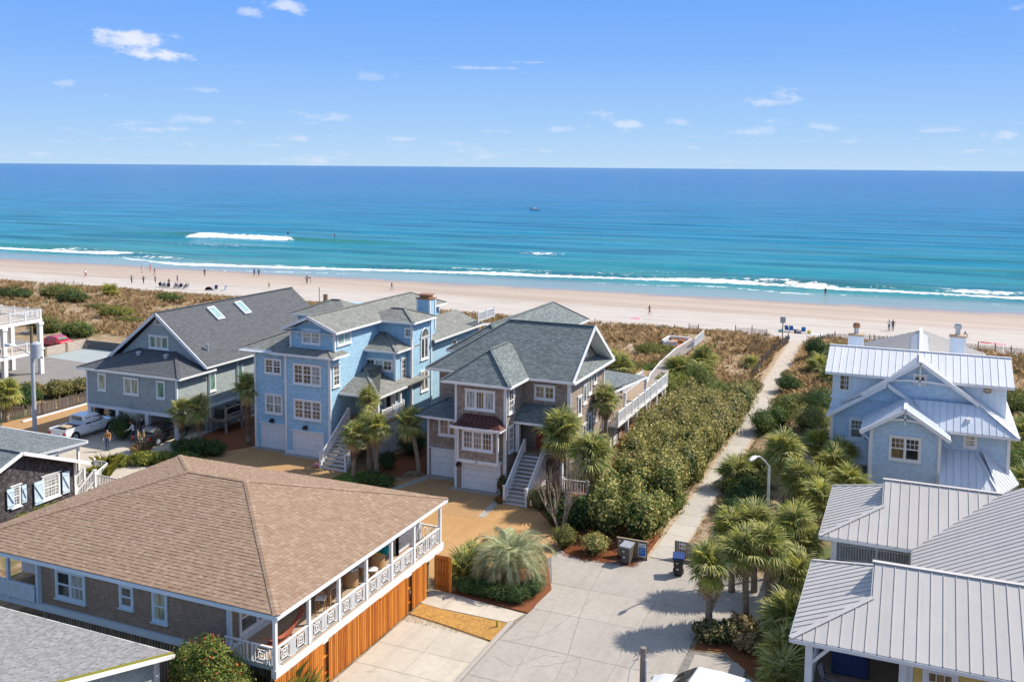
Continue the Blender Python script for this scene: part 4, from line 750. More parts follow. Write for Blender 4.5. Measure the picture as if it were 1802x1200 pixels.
MB().box(-29.0,-25.8,58.14,58.82,2.12,2.35).box(-28.97,-28.84,58.15,58.25,2.35,4.62).box(-25.96,-25.83,58.15,58.25,2.35,4.62).build('bay_trim','white',bay)
cr_=MB(); q=[V(-29.2,57.75,4.75),V(-25.5,57.75,4.75),V(-26.2,58.82,5.42),V(-28.75,58.82,5.42)]
mid=[(a+b_)/2-V(0,0,.12) for a,b_ in ((q[0],q[3]),(q[1],q[2]))]
cr_.prism([q[0],q[1],mid[1],mid[0]],(0,0,-.05)).prism([mid[0],mid[1],q[2],q[3]],(0,0,-.05)).prism([q[1],V(-25.5,58.82,4.75),q[2],mid[1]],(0,0,-.05)).prism([q[0],mid[0],q[3],V(-29.2,58.82,4.75)],(0,0,-.05))
for i in range(1,9): a=q[0].lerp(q[1],i/9); c_=q[3].lerp(q[2],i/9); m_=mid[0].lerp(mid[1],i/9); cr_.beam(a+V(0,0,.02),m_+V(0,0,.02),.03,.05).beam(m_+V(0,0,.02),c_+V(0,0,.02),.03,.05)
cr=cr_.build('bay_roof','copper',h); MB().box(-29.3,-25.5,57.7,57.8,4.56,4.74).box(-25.58,-25.5,57.8,58.8,4.56,4.74).box(-29.3,-29.22,57.8,58.8,4.56,4.74).build('gutter','white',cr)
win(h,-27.5,58.8,5.84,'F',2.05,1.18,3,3,1,('glass_pale','glass_warm','glass_pale'),style='one'); win(h,-27.4,58.2,3.16,'F',2.1,1.18,3,3,3,'glass',style='one')
win(h,-30.75,60.45,3.2,'F',1.45,1.1,2,2,2,('glass','glass_warm'),style='one'); win(h,-24.0,62.1,6.2,'F',1.35,.82,2,2,2,'glass_warm',style='one')
win(h,-25.62,59.8,5.62,'R',.75,1.55,1,2,2,'glass'); win(h,-25.62,59.83,2.88,'R',.7,1.6,1,2,2,'glass')
for yy,zz in ((64.4,4.7),(65.55,5.35),(66.7,5.8),(67.9,6.35),(66.75,2.9),(65.5,2.4),(67.9,3.4)): win(h,-22.2,yy,zz,'R',.55,1.2 if zz<6 else 1.0,1,1,1,'glass',style='one')
win(h,-32.6,66,6.3,'L',.8,1,1,2,2,'glass')
garage(h,-27.4,58.8,.06,'F',2.72,1.92); garage(h,-31.0,60.45,.06,'F',2.1,1.92)
# house number: two brass figures on the lintel
nb=MB(); F=fr(-27.4,58.13,2.17,'F'); 
nb.fb(F,-.16,-.12,0,.14,0,.01).fb(F,-.05,.05,.12,.14,0,.01).fb(F,-.01,.02,0,.12,0,.01).build('house_number','black',h)
wall_lamp(h,-29.05,58.8,1.55,'F'); MB().box(-25.5,-25.3,58.5,58.8,.3,.75).build('meter_box','black',h)
corner(h,((-29.35,58.8),(-25.62,58.8)),0,7.5); corner(h,((-32.42,60.45),),0,4.5); corner(h,((-22.2,62.1),(-22.2,70.0)),0,7.5)
MB().tube([(-22.05,62.0,.1),(-22.05,62.0,7.5)],.06,6).tube([(-25.5,58.7,.1),(-25.5,58.7,7.5)],.05,6).build('downspout','white',h)
MB().box(-25.6,-22.1,60.5,62.1,2.42,2.6).build('porch_deck','wood_deck',h)
MB().box(-25.5,-25.22,60.35,60.63,2.6,4.7).build('porch_post','white',h); MB().box(-22.2,-21.98,60.35,60.63,0,4.7).build('porch_post','white',h)
MB().box(-24.6,-23.6,62.0,62.12,2.6,4.6).build('front_door','wood_red',h)
stairs(h,-24.85,-23.35,57.1,.04,60.6,2.55,13); railing(h,(-23.3,60.5,2.6),(-22.1,60.5,2.6),.95)
MB().box(-23.3,-23.25,57.3,60.5,.1,.5).prism([V(-23.3,57.3,.4),V(-23.3,60.5,.4),V(-23.3,60.5,2.4)],(.05,0,0)).build('stair_skirt','white',h)
# rear deck: roof, deck, railing, stilts, second garage door on the flank
roof(h,[[V(-22.6,72.2,4.75),V(-21.2,79.4,4.55),V(-27,79.4,4.9),V(-27,72.2,5.2)]],sR,.1,'deck_roof',(),None,[(V(-22.0,72.2,4.7),V(-21.2,79.4,4.55))])
dk=MB().box(-24.5,-21.0,70.2,86.0,2.35,2.55).build('rear_deck','white',h)
MB().box(-24.4,-21.1,70.3,85.9,2.55,2.58).build('deck_boards','wood_deck',dk)
railing(h,(-21.05,70.3,2.58),(-21.05,85.9,2.58),.95); railing(h,(-23.4,78,2.58),(-23.4,85.9,2.58),.95); railing(h,(-21.1,70.25,2.58),(-22.1,70.25,2.58),.95)
for y in (73.4,76.0,79.0,82.5,85.5): MB().box(-21.35,-21.1,y-.13,y+.13,.05,2.4).build('stilt','white',h)
MB().beam((-21.2,79.2,.5),(-21.2,80.6,2.3),.12,.14).beam((-21.2,85.3,1.0),(-21.2,84.2,2.3),.12,.14).build('brace','white',h)
MB().box(-21.35,-21.12,72.6,72.8,2.6,4.6).box(-21.35,-21.12,78.9,79.1,2.6,4.5).build('deck_post','white',h)
garage(h,-22.18,72.7,.06,'R',1.9,2.1)
# ================================================================ tan-roofed house with the wrap-around porch
h=thing('porch_house','low house with tan shingled hip roof and white porch railing above orange fence','house',(-32,37.5,0))
x0,x1,y0,y1,z,sl=-41.45,-22.95,30.05,44.95,4.62,.295
P,L_=hipf(x0,x1,y0,y1,z,sl,'x'); mb=MB()
for p in P: mb.prism(p,(0,0,-.1))
ro=mb.build('roof','tab_tan',h); tb=MB()
for i,p in enumerate(P): tab_plane(tb,p,.20,.21,.02,i)
tb.build('shingle_tabs','tab_tan',ro,kind='stuff',fix=False)
for a,b_ in L_:
    n=int((b_-a).length/.26); d=(b_-a)/n
    cb=MB(); hz=Vector((d.y,-d.x,0)).normalized()*.15; hip=abs(d.x)>.01 and abs(d.y)>.01; dp=V(0,0,.15*sl*(.72 if hip else 1.0))
    for i in range(n):
        p=a+d*i+V(0,0,.045); q=a+d*(i+1.1)+V(0,0,.032); cb.add([p,p+hz-dp,q+hz-dp,q,p-hz-dp,q-hz-dp,p+hz-dp-V(0,0,.03),p-hz-dp-V(0,0,.03)],((0,1,2,3),(0,3,5,4),(0,4,7,6,1)))
    cb.build('ridge_caps','tab_tan',ro,kind='stuff',fix=False)
for a,b_ in rect_eaves(x0,x1,y0,y1,z,'FRBL'): MB().beam(a+V(0,0,-.12),b_+V(0,0,-.12),.07,.17).build('fascia','fascia_blue' if a.y==b_.y else 'white_trim',ro)
MB().box(x0+.2,x1-.2,y0+.2,y1-.2,4.36,4.40).build('soffit','white_trim',h)
wallbox(h,-36.64,-25.78,30.6,44.2,2.3,4.38,'siding_tan'); MB().box(-39.5,-22.98,30.45,44.6,2.02,2.30).build('rim_beam','fascia_blue',h)
wallbox(h,-36.5,-25.9,30.9,44,.0,2.02,'wood_grey','base_wall')
for i in range(80): MB().box(-36.6+i*.17,-36.49+i*.17,30.66,30.72,.1,2.0).build('base_slat','wood_grey',h)
MB().box(-25.78,-23.0,30.5,44.5,2.30,2.36).build('porch_floor','wood_deck',h); MB().box(-39.4,-36.64,30.5,44.5,2.30,2.36).build('side_porch_floor','wood_deck',h)
win(h,-34.73,30.6,2.88,'F',1.6,1.14,2,1,1,('glass','glass_pale'),'fascia_blue'); win(h,-31.39,30.6,3.16,'F',.58,.84,1,1,1,'glass','fascia_blue'); win(h,-29.5,30.6,2.9,'F',.62,1.22,1,1,1,('glass_curtain',),'fascia_blue')
win(h,-25.78,32.4,2.75,'R',2.2,1.25,2,1,1,'glass'); win(h,-25.78,36.6,2.4,'R',1.8,1.8,2,1,1,'glass'); win(h,-25.78,40.6,2.4,'R',1.8,1.8,2,1,1,'glass')
corner(h,((-36.64,30.6),(-25.78,30.6)),2.3,4.36,'fascia_blue')
MB().box(-25.76,-25.70,30.7,44.1,2.36,2.52).build('baseboard','white_trim',h)
PY=[30.12,32.4,34.65,36.93,39.22,41.47,44.35]
for y in PY: MB().box(-23.17,-23.03,y-.07,y+.07,2.3,4.4).build('porch_post','white',h)
MB().box(-36.72,-36.58,30.4,30.54,2.3,4.4).build('porch_post','fascia_blue',h); MB().box(-38.5,-38.36,30.3,30.44,2.3,4.4).build('porch_post','fascia_blue',h); MB().box(-39.4,-39.26,30.3,30.44,2.3,4.4).build('porch_post','fascia_blue',h)
MB().box(-23.22,-22.97,30.0,44.5,1.92,2.34).build('rim_board','white',h)
def chip(h,p,q,z0,hgt=.72,mat='white'):
    """railing bay: top and bottom rail, framed diamond squares tied by diagonals, pickets between"""
    p,q=Vector(p),Vector(q); d=q-p; L__=d.length; d.normalize(); mb=MB(); up_=V(0,0,1)
    def B(u0,v0,u1,v1,w_=.035): mb.beam(p+d*u0+up_*(z0+v0),p+d*u1+up_*(z0+v1),.035,w_,up_ if abs(u1-u0)>.01 else d)
    mb.beam(p+up_*(z0+hgt+.1),q+up_*(z0+hgt+.1),.10,.05); B(0,.06,L__,.06,.05); n=max(1,round(L__/1.12)); w_=L__/n
    for i in range(n):
        c=w_*(i+.5); hs=hgt*.5; mid=.06+hs
        for r_ in (hs*.98,hs*.55,hs*.22):
            r2=min(r_,w_*.36)
            for a in ((-r2,-r_,r2,-r_),(r2,-r_,r2,r_),(r2,r_,-r2,r_),(-r2,r_,-r2,-r_)): B(c+a[0],mid+a[1],c+a[2],mid+a[3])
        for sx in (-1,1):
            for sy in (-1,1): B(c+sx*min(hs*.22,w_*.36),mid+sy*hs*.22,c+sx*min(hs*.98,w_*.36),mid+sy*hs*.98,.03)
            for k in (.41,.46): B(c+sx*w_*k,.06,c+sx*w_*k,hgt+.08,.03)
    mb.build('railing_panel',mat,h)
for a,b_ in zip(PY[:-1],PY[1:]): chip(h,(-23.1,a+.07,0),(-23.1,b_-.07,0),2.36)
chip(h,(-25.65,30.15,0),(-24.45,30.15,0),2.36,mat='white_trim'); chip(h,(-24.35,30.15,0),(-23.2,30.15,0),2.36); chip(h,(-25.6,44.4,0),(-23.2,44.4,0),2.36)
railing(h,(-25.7,41.9,2.36),(-24.3,41.9,2.36),.85,'white_trim'); railing(h,(-24.3,41.9,2.36),(-24.3,44.2,2.36),.85,'white_trim')
for a,b_ in ((-38.35,-36.75),(-39.2,-38.55)):
    MB().box(a,b_,30.32,30.38,2.4,3.1).build('porch_panel','fascia_blue',h); MB().box(a,b_,30.29,30.41,3.1,3.18).build('panel_rail','fascia_blue',h)
    for k in range(int((b_-a)/.12)): MB().box(a+k*.12,a+k*.12+.02,30.30,30.33,2.42,3.1).build('panel_batten','white_trim',h)
MB().box(-40.3,-37.2,32.6,33.4,2.36,2.95).build('counter','white_trim',h); MB().box(-40.35,-37.15,32.55,33.45,2.95,3.0).build('counter_top','cloth_navy',h)
# orange board fence under the porch, board by board
fe=thing('board_fence','orange stained vertical board fence closing off the space under the porch','fence',(-22.97,36,0)); r_=random.Random(3)
y=29.9
while y<42.5:
    rec=.14 if (33.1<y<33.65 or 40.5<y<40.95) else 0
    MB().box(-23.0-rec,-22.955-rec,y,y+.115,.06,2.02+r_.uniform(-.015,.0) if not(38.0<y<40.5) else 1.93).build('board','wood_orange',fe); y+=.145
for zz in (.45,1.2,1.8): MB().box(-23.1,-23.04,29.9,42.5,zz,zz+.09).build('rail','wood_orange',fe)
MB().box(-23.2,-23.12,29.9,42.6,.05,2.0).build('dark_backing','wood_post',fe); MB().box(-22.96,-22.92,37.9,40.45,1.93,2.0).build('door_track','wood_orange',fe)  # dark sheet added behind the boards to darken the gaps between them
MB().tube([(-22.9,40.75,1.05),(-22.9,40.75,1.25)],.02,6).build('handle','galvanised',fe)
y=42.6
for k in range(5): MB().box(-23.45,-23.4,42.7+k*.22,42.82+k*.22,.05,1.95).build('side_board','wood_post',fe)
MB().box(-23.05,-22.95,42.45,42.58,.02,2.0).build('post','wood_orange',fe)
ga=thing('wooden_gate','open orange wooden gate with gapped boards beside the spiky palm','gate',(-22.5,43.6,0))
for k in range(6): MB().box(-23.02+k*.172,-22.87+k*.172,43.58,43.61,.08,2.0).build('board','wood_orange',ga)
for zz in (.3,1.0,1.7): MB().box(-23.02,-22.0,43.61,43.65,zz,zz+.09).build('rail','wood_orange',ga)
# porch furniture
def armchair(x,y,rz,label,cush):
    a=thing('wicker_armchair',label,'armchair',(x,y,2.36),rz,'wicker armchairs on the porch'); mb=MB(); n=18
    for i in range(n+1):
        t_=-2.2+4.4*i/n; hh=.78 if abs(t_)<1.0 else .78-.25*(abs(t_)-1)/1.2; c,s_=math.sin(t_),math.cos(t_)
        mb.v+= [(.40*c,.40*s_-.0,.05),(.42*c,.42*s_,hh),(.33*c,.33*s_,hh),(.32*c,.32*s_,.05)]
    for i in range(n):
        for k in range(4): mb.f.append((i*4+k,i*4+(k+1)%4,i*4+4+(k+1)%4,i*4+4+k)); mb.m.append(0)
    mb.f+= [(0,1,2,3),(n*4+3,n*4+2,n*4+1,n*4)]; mb.m+=[0,0]; mb.build('shell','wicker',a,local=True,smooth=False)
    MB().tube([(0,0,.05),(0,0,.36)],[.34,.34],14).build('seat_base','wicker',a,local=True); MB().tube([(0,-.04,.36),(0,-.04,.46)],[.33,.31],14).build('seat_cushion','cloth_white',a,local=True)
    MB().prism([(-.25,.24,.46),(.25,.24,.46),(.22,.33,.82),(-.22,.33,.82)],(0,-.12,0)).build('back_cushion',cush,a,local=True); return a
armchair(-24.6,37.9,R(-100),'round wicker armchair with white back cushion beside the dining set','cloth_white'); armchair(-24.5,40.2,R(-150),'wicker armchair heaped with yellow and teal cushions','cloth_yellow')
ck=thing('throw_cushion','teal square cushion leaning in a wicker armchair','cushion',(-24.35,40.55,2.86)); MB().prism([(-.22,0,0),(.22,0,0),(.25,.1,.42),(-.25,.1,.42)],(0,.12,.02)).build('cushion_body','cloth_teal',ck,local=True,bevel=.03); MB().beam((-.22,.06,.0),(.22,.06,.0),.03,.03).build('piping','cloth_white',ck,local=True)
for x,y,nm in ((-24.0,38.95,'small round white side table nearest the porch railing'),(-24.75,39.15,'small round side table between the two wicker armchairs')):
    a=thing('side_table',nm,'table',(x,y,2.36),0,'round side tables on the porch'); MB().tube([(0,0,.46),(0,0,.5)],.28,18).build('table_top','white',a,local=True); MB().tube([(0,0,0),(0,0,.2),(0,0,.46)],[.2,.14,.2],12).build('table_base','wicker',a,local=True)
def stool(x,y,rz,label):
    a=thing('bar_chair',label,'chair',(x,y,2.36),rz,'tall wooden chairs around the porch bar table')
    for sx in (-.19,.19):
        for sy in (-.19,.19): MB().box(sx-.02,sx+.02,sy-.02,sy+.02,0,.7 if sy<0 else 1.12).build('leg','wicker',a,local=True)
    MB().box(-.22,.22,-.22,.22,.68,.74).build('seat','cloth_white',a,local=True); MB().box(-.2,.2,.17,.21,.95,1.12).build('backrest','wicker',a,local=True); MB().box(-.2,.2,-.2,-.17,.25,.29).build('footrest','wicker',a,local=True); return a
stool(-24.3,36.3,R(20),'tall wooden bar chair standing by the wicker armchair'); stool(-24.2,34.9,R(200),'tall wooden bar chair on the hammock side of the bar table'); stool(-24.95,35.6,R(90),'tall wooden bar chair against the tan wall')
a=thing('bar_table','tall wooden bar table on the porch between the bar chairs','table',(-24.25,35.6,2.36)); MB().box(-.38,.38,-.45,.45,1.0,1.05).build('table_top','wood_deck',a,local=True)
for sx in (-.32,.32):
    for sy in (-.38,.38): MB().box(sx-.03,sx+.03,sy-.03,sy+.03,0,1.0).build('leg','wicker',a,local=True)
a=thing('hammock_stand','curved red wooden hammock stand on the porch corner','hammock stand',(-24.4,32.0,2.36)); pts=[(.25,-1.55+i*.31,.04+1.15*((i-5)/5)**2*(1 if i>5 else .55)) for i in range(11)]
MB().tube(pts,[.05]*11,6).build('curved_beam','wood_red',a,local=True); MB().box(-.25,.55,-.4,-.3,.0,.07).build('foot','wood_red',a,local=True); MB().box(-.25,.55,.6,.7,.0,.07).build('foot','wood_red',a,local=True)
MB().beam((.25,1.5,1.1),(.2,1.9,1.75),.05,.05).build('arm','wood_red',a,local=True)
mb=MB(); hp=[]
for i in range(9): t_=i/8; hp.append((t_*2.9-1.45,.85-.55*math.sin(math.pi*t_)))
for (ya,za),(yb,zb) in zip(hp[:-1],hp[1:]): mb.prism([(.15,ya,za),(.38,ya,za),(.38,yb,zb),(.15,yb,zb)],(0,0,-.03))
mb.build('sling','wood_red',a,local=True)
# ================================================================ dark shingled cottage (left)
h=thing('dark_cottage','weathered dark shingled cottage with pale blue shutters and grey roof','house',(-58,41,0))
gablewall(h,[(-50,36.2,0),(-50,44.65,0),(-50,44.65,3.2),(-50,40.4,4.9),(-50,36.2,3.2)],(-15,0,0),'siding_dark','wall')
P,L_=gabf(-66,-49.5,35.3,45.45,3.0,.405,'x'); ro=roof(h,P,'roof_grey',.1,lines=L_)
MB().beam((-49.47,35.3,2.93),(-49.47,40.38,4.98),.07,.22).beam((-49.47,45.45,2.93),(-49.47,40.38,4.98),.07,.22).build('barge_board','white',ro)
MB().box(-50.05,-49.93,44.55,44.72,0,3.1).build('corner_board','white',h)
win(h,-50,42.77,1.48,'R',1.1,1.3,1,4,3,'glass_pale'); win(h,-50,40.22,1.75,'R',.45,1.1,1,2,3,'glass')
for yc,wd,zb,ht in ((41.8,.66,1.3,1.45),(43.85,.55,1.35,1.42),(39.8,.5,1.7,1.2),(40.75,.33,1.75,1.1)):
    sh=MB().fb(fr(-50,yc,zb,'R'),-wd/2,wd/2,0,ht,.07,.11).build('shutter','shutter',h)
    F=fr(-50,yc,zb,'R'); MB().fb(F,-wd/2+.02,wd/2-.02,.14,.24,.11,.135).fb(F,-wd/2+.02,wd/2-.02,ht-.24,ht-.14,.11,.135).beam((-49.875,yc-wd/2+.06,zb+ht-.26),(-49.875,yc+wd/2-.06,zb+.26),.02,.09,(1,0,0)).build('batten','shutter',sh)
roof(h,[[V(-66,43.6,3.55),V(-52.6,43.6,3.55),V(-51.15,46.75,3.85),V(-66,46.9,3.85)]],'roof_grey',.12,'porch_roof',(),None,[(V(-52.6,43.6,3.55),V(-51.15,46.75,3.85)),(V(-51.2,46.85,3.85),V(-66,46.9,3.85))],'white',.16)
MB().box(-51.65,-51.5,46.3,46.45,0,3.7).build('porch_post','white',h); MB().beam((-52.4,44.0,3.2),(-51.6,46.4,3.5),.1,.16).build('porch_beam','white',h)
wallbox(h,-64,-53.2,44.6,46.2,0,3.4,'siding_dark','rear_wall')
stairs(h,-51.2,-50.3,44.95,.05,46.5,1.1,6,'F','white','wood_deck')
fe=thing('white_picket_fence','low white picket fence running from the cottage steps beside golden grasses','fence',(-51,48,0)); r_=random.Random(5)
for a,b_ in (((-51.9,48.2),(-49.7,48.1)),((-54.6,50.5),(-53.4,50.6)),((-53.4,50.6),(-52.2,48.3))):
    p,q=V(*a,0),V(*b_,0); n=int((q-p).length/.15)
    for i in range(n+1): c=p.lerp(q,i/n); MB().box(c.x-.04,c.x+.04,c.y-.02,c.y+.02,.05,.95).build('picket','white',fe)
    for zz in (.25,.98): MB().beam(p+V(0,0,zz),q+V(0,0,zz),.06,.07).build('rail','white',fe)
    for c in (p,q): MB().box(c.x-.07,c.x+.07,c.y-.07,c.y+.07,0,1.15).build('post','white',fe)
# ================================================================ grey roof in the near left corner
h=thing('grey_roofed_house','house with grey shingled roof and mossy pale yellow gutter edge','house',(-32,22,0))
pl=[V(-50,28.25,3.15),V(-26.75,28.25,3.15),V(-26.6,20,5.6),V(-50,20,5.6)]
mb=MB().prism(pl,(0,0,-.12)); ro=mb.build('roof','tab_grey',h); tb=MB(); tab_plane(tb,[V(-46,28.25,3.16),V(-26.75,28.25,3.16),V(-26.62,20.2,5.55),V(-46,20.2,5.55)],.20,.25,.02,9); tb.build('shingle_tabs','tab_grey',ro,kind='stuff',fix=False)
MB().beam((-50,28.27,3.08),(-26.7,28.27,3.08),.10,.14).build('gutter','white',ro); MB().beam((-26.68,28.3,3.12),(-26.55,20,5.57),.10,.10).build('rake_edge','leaf_yellow',ro); MB().beam((-26.6,28.3,3.02),(-26.48,20,5.47),.06,.16).build('barge_board','white',ro)
gablewall(h,[(-27.1,27.8,0),(-27.1,15,0),(-27.1,15,6.6),(-27.1,27.8,3.0)],(-10,0,0),'siding_grey','wall'); MB().box(-27.2,-27.0,27.7,27.9,0,3).build('corner_board','white',h)
# ================================================================ pale blue house with silver standing-seam roofs
h=thing('pale_blue_house','pale blue shingled house with silver standing-seam metal gable roofs and two chimneys','house',(0,73,0))
wl='siding_pale_blue'
wallbox(h,-2.5,1.72,67.6,72.5,0,5.2,wl,'front_wall'); gablewall(h,[(-2.5,67.597,5.202),(1.72,67.597,5.202),(-.43,67.597,6.5)],(0,.3,0),wl)
wallbox(h,-5.3,1.8,71.2,84,0,5.3,wl); wallbox(h,1.7,5.9,69.4,84,0,5.35,wl,'right_wall'); gablewall(h,[(-5.3,71.196,5.302),(1.75,71.196,5.302),(-1.7,71.196,7.5)],(0,.3,0),wl); gablewall(h,[(-3.9,71.0,6.3),(4.6,71.0,6.3),(.38,71.0,9.1)],(0,.3,0),wl)
wallbox(h,-5.4,5.8,71.6,76.4,5.2,8.0,'board_white_blue','upper_wall')
for x in np.arange(-5.3,5.8,.4): MB().box(x,x+.04,71.57,71.6,5.4,7.95).build('batten','board_white_blue',h)
MB().box(-5.5,-.5,71.5,71.62,6.1,6.3).build('belt_board','board_white_blue',h)
def mroof(nm,planes,mat,wd,caps=(),eaves=()):
    mb=MB()
    for p in planes: mb.prism([Vector(q)-V(0,0,.01) for q in p],(0,0,-.08))
    o=mb.build(nm,'white_trim',h)
    for p in planes: metal_plane(o,p,mat,wd)
    for a,b_ in caps: MB().beam(Vector(a)+V(0,0,.035),Vector(b_)+V(0,0,.035),.24,.03).build('ridge_cap',mat,o)
    for a,b_ in eaves: MB().beam(Vector(a)-V(0,0,.08),Vector(b_)-V(0,0,.08),.10,.15).build('gutter','white',o)
    return o
P,L_=gabf(-3.17,2.31,67.15,73,5.0,.64,'y'); o=mroof('front_gable_roof',P,'metal_blue',.36,L_,[(V(-3.17,67.15,5),V(-3.17,71,5)),(V(2.31,67.15,5),V(2.31,70.3,5))])
for a in ((-3.17,2.31),): 
    for s_ in (-1,1): MB().beam((-.43+s_*2.78,67.12,4.9),(-.43,67.12,6.68),.08,.24).build('barge_board','white',o)
P,L_=gabf(-5.6,2.2,70.55,77,5.05,.67,'y'); o=mroof('left_gable_roof',P,'metal_blue',.36,L_,[(V(-5.6,70.55,5.05),V(-5.6,76,5.05))])
for s_ in (-1,1): MB().beam((-1.7+s_*3.95,70.52,4.95),(-1.7,70.52,7.58),.08,.24).build('barge_board','white',o)
rz=9.35; o=mroof('main_roof',[[V(6.4,68.6,5.25),V(6.4,84,5.25),V(.38,84,rz),V(.38,70.5,rz),V(4.1,70.5,6.82)],[V(.38,70.5,rz),V(.38,84,rz),V(-5.6,84,5.25),V(-5.6,72.1,5.25),V(-3.3,70.5,6.82)]],'metal_silver',.42,[(V(.38,70.4,rz),V(.38,86,rz)),(V(4.1,70.5,6.82),V(6.4,68.6,5.25))],[(V(6.42,68.6,5.25),V(6.42,84,5.25))])
for s_ in (-1,1): MB().beam((.38+s_*3.75,70.46,6.72),(.38,70.46,9.30),.08,.24).build('barge_board','white',o)
mroof('shed_roof',[[V(1.3,68.6,5.25),V(6.4,68.6,5.25),V(4.1,70.6,6.72),V(.0,70.6,6.72)]],'metal_blue',.42,(),[(V(2.3,68.6,5.25),V(6.4,68.6,5.25))])
mroof('upper_roof',[[V(-5.9,71.1,8.02),V(6.22,71.1,8.02),V(6.15,74.0,9.5),V(-5.85,74.0,9.5)],[V(6.22,76.9,8.02),V(-5.9,76.9,8.02),V(-5.85,74,9.5),V(6.15,74,9.5)]],'metal_silver',.46,[(V(-5.87,74.0,9.5),V(6.17,74.0,9.5))],[(V(-5.9,71.1,8.02),V(6.22,71.1,8.02))])
mroof('rear_roof',[[V(5.5,77,6.9),V(5.5,90,6.9),V(.45,86,9.2),V(.45,74.5,9.2)],[V(.45,74.5,9.2),V(.45,86,9.2),V(-4.8,90,6.9),V(-4.8,77,6.9)]],'metal_grey',.42)
mroof('low_roof',[[V(1.75,66.5,2.0),V(5.3,66.5,2.0),V(4.0,69.38,3.8),V(1.75,69.38,3.8)],[V(5.3,66.5,2.0),V(6.6,69.5,2.0),V(5.95,70.2,2.9),V(4.0,69.38,3.8)]],'metal_blue',.42,[(V(4.0,69.38,3.82),V(5.3,66.5,2.05))])
mroof('low_left_roof',[[V(-5.0,69.4,2.1),V(-2.5,69.4,2.1),V(-2.5,71.2,3.35),V(-4.6,71.2,3.35)]],'metal_blue',.42)
def truss(x,y,zap,hw,sl,beamz):
    MB().beam((x,y,zap-.15),(x,y,beamz-.35),.10,.08,(0,1,0)).build('king_post','white',h); mb=MB(); n=10
    w_=(zap-beamz)/sl; pts=[V(x-w_+2*w_*i/n,y,beamz-.12*((2*i/n-1)**2)) for i in range(n+1)]
    for a,b_ in zip(pts[:-1],pts[1:]): mb.beam(a,b_,.08,.13)
    mb.build('collar_beam','white',h)
truss(-.43,67.3,6.7,2.7,.64,6.02); truss(.38,70.7,9.25,4,.69,8.0)
win(h,-.38,67.6,3.3,'F',1.72,1.4,2,3,-2,('glass_warm','glass'),casing=.14); win(h,-3.63,71.2,3.46,'F',.78,1.24,1,3,-2,'glass',casing=.14); win(h,.37,71.0,7.85,'F',.64,.46,1,2,1,'glass_warm',style='one'); win(h,3.6,69.4,4.2,'F',.58,.82,1,2,2,'glass_pale',casing=.13); win(h,-4.6,71.6,6.72,'F',.66,1.08,1,2,3,'glass_warm',style='one',casing=.04)
oc=MB().prism([V(4.62+.27*math.cos(a),71.56,7.6+.22*math.sin(a)) for a in np.linspace(.39,6.67,9)[:-1]],(0,-.02,0)).build('octagonal_window','glass_warm',h)
MB().tube([V(4.62+.3*math.cos(a),71.54,7.6+.25*math.sin(a)) for a in np.linspace(.39,6.67,9)],.03,5).beam((4.35,71.53,7.6),(4.9,71.53,7.6),.02,.025).beam((4.62,71.53,7.38),(4.62,71.53,7.82),.02,.025,(0,1,0)).build('window_trim','white',oc)
corner(h,((-2.5,67.6),(1.72,67.6)),0,5.1,'white',.18); corner(h,((-5.3,71.2),(5.9,69.4)),0,5.1,'white',.18)
MB().tube([(-2.6,67.45,.1),(-2.6,67.45,4.4),(-3.1,67.3,4.9)],.05,6).build('downspout','white',h)
MB().box(3.3,3.55,69.3,69.6,5.75,6.05).build('roof_vent','white',h)
for x0_,x1_,zt,nm in ((-4.7,-3.72,9.85,0),(2.34,3.33,10.3,1)):
    ch=MB().box(x0_,x1_,76.6,77.5,5,zt).build('chimney','board_white_blue',h); MB().box(x0_-.08,x1_+.08,76.5,77.6,zt,zt+.12).build('chimney_cap','soil_sand',ch)
    for xx in (x0_,x1_): MB().box(xx-.07,xx+.07,76.55,76.68,8,zt).build('corner_board','white',ch)
    c=(x0_+x1_)/2; MB().tube([(c,77,zt+.1),(c,77,zt+.65)],.17,12).build('flue','galvanised',ch); MB().tube([(c,77,zt+.6),(c,77,zt+.88)],.26,12).tube([(c,77,zt+.9),(c,77,zt+.96)],.2,12).build('flue_cap','copper_cap' if nm==0 else 'galvanised',ch)
# ================================================================ yellow house with grey metal roofs (near right)
h=thing('yellow_house','yellow house with grey standing-seam metal hip roofs and screened porches','house',(2,47,0))
def wing(ya,yb,nm):
    ym=(ya+yb)/2; zr=4+(yb-ya)/2*.49; xg=-1.2; dg_=2.4; zg=4+dg_*.49
    o=mroof(nm,[[V(-4.1,ya,4),V(12,ya,4),V(12,ym,zr),V(xg,ym,zr),V(xg,ya+dg_,zg)],[V(-4.1,yb,4),V(-4.1,ya,4),V(xg,ya+dg_,zg),V(xg,yb-dg_,zg)],[V(12,yb,4),V(-4.1,yb,4),V(xg,yb-dg_,zg),V(xg,ym,zr),V(12,ym,zr)]],'metal_grey',.46,[(V(xg-.1,ym,zr),V(12,ym,zr)),(V(-4.1,ya,4),V(xg,ya+dg_,zg)),(V(-4.1,yb,4),V(xg,yb-dg_,zg))],[(V(-4.1,ya,4),V(12,ya,4)),(V(-4.1,yb,4),V(-4.1,ya,4)),(V(-4.1,yb,4),V(.2,yb,4))])
    MB().prism([V(xg-.02,ya+dg_,zg),V(xg-.02,yb-dg_,zg),V(xg-.02,ym,zr)],(-.05,0,0)).build('gablet','metal_grey',o); return o
wing(37.85,46.1,'front_roof'); wing(49.4,57.8,'rear_roof')
mroof('cross_roof',[[V(.27,46.1,4),V(4.4,42.0,6.02),V(9,42,8.28),V(9,53.6,8.28),V(4.4,53.6,6.02),V(.27,49.4,4)]],'metal_grey',.46,(),[(V(.27,46.1,4),V(.27,49.4,4))])
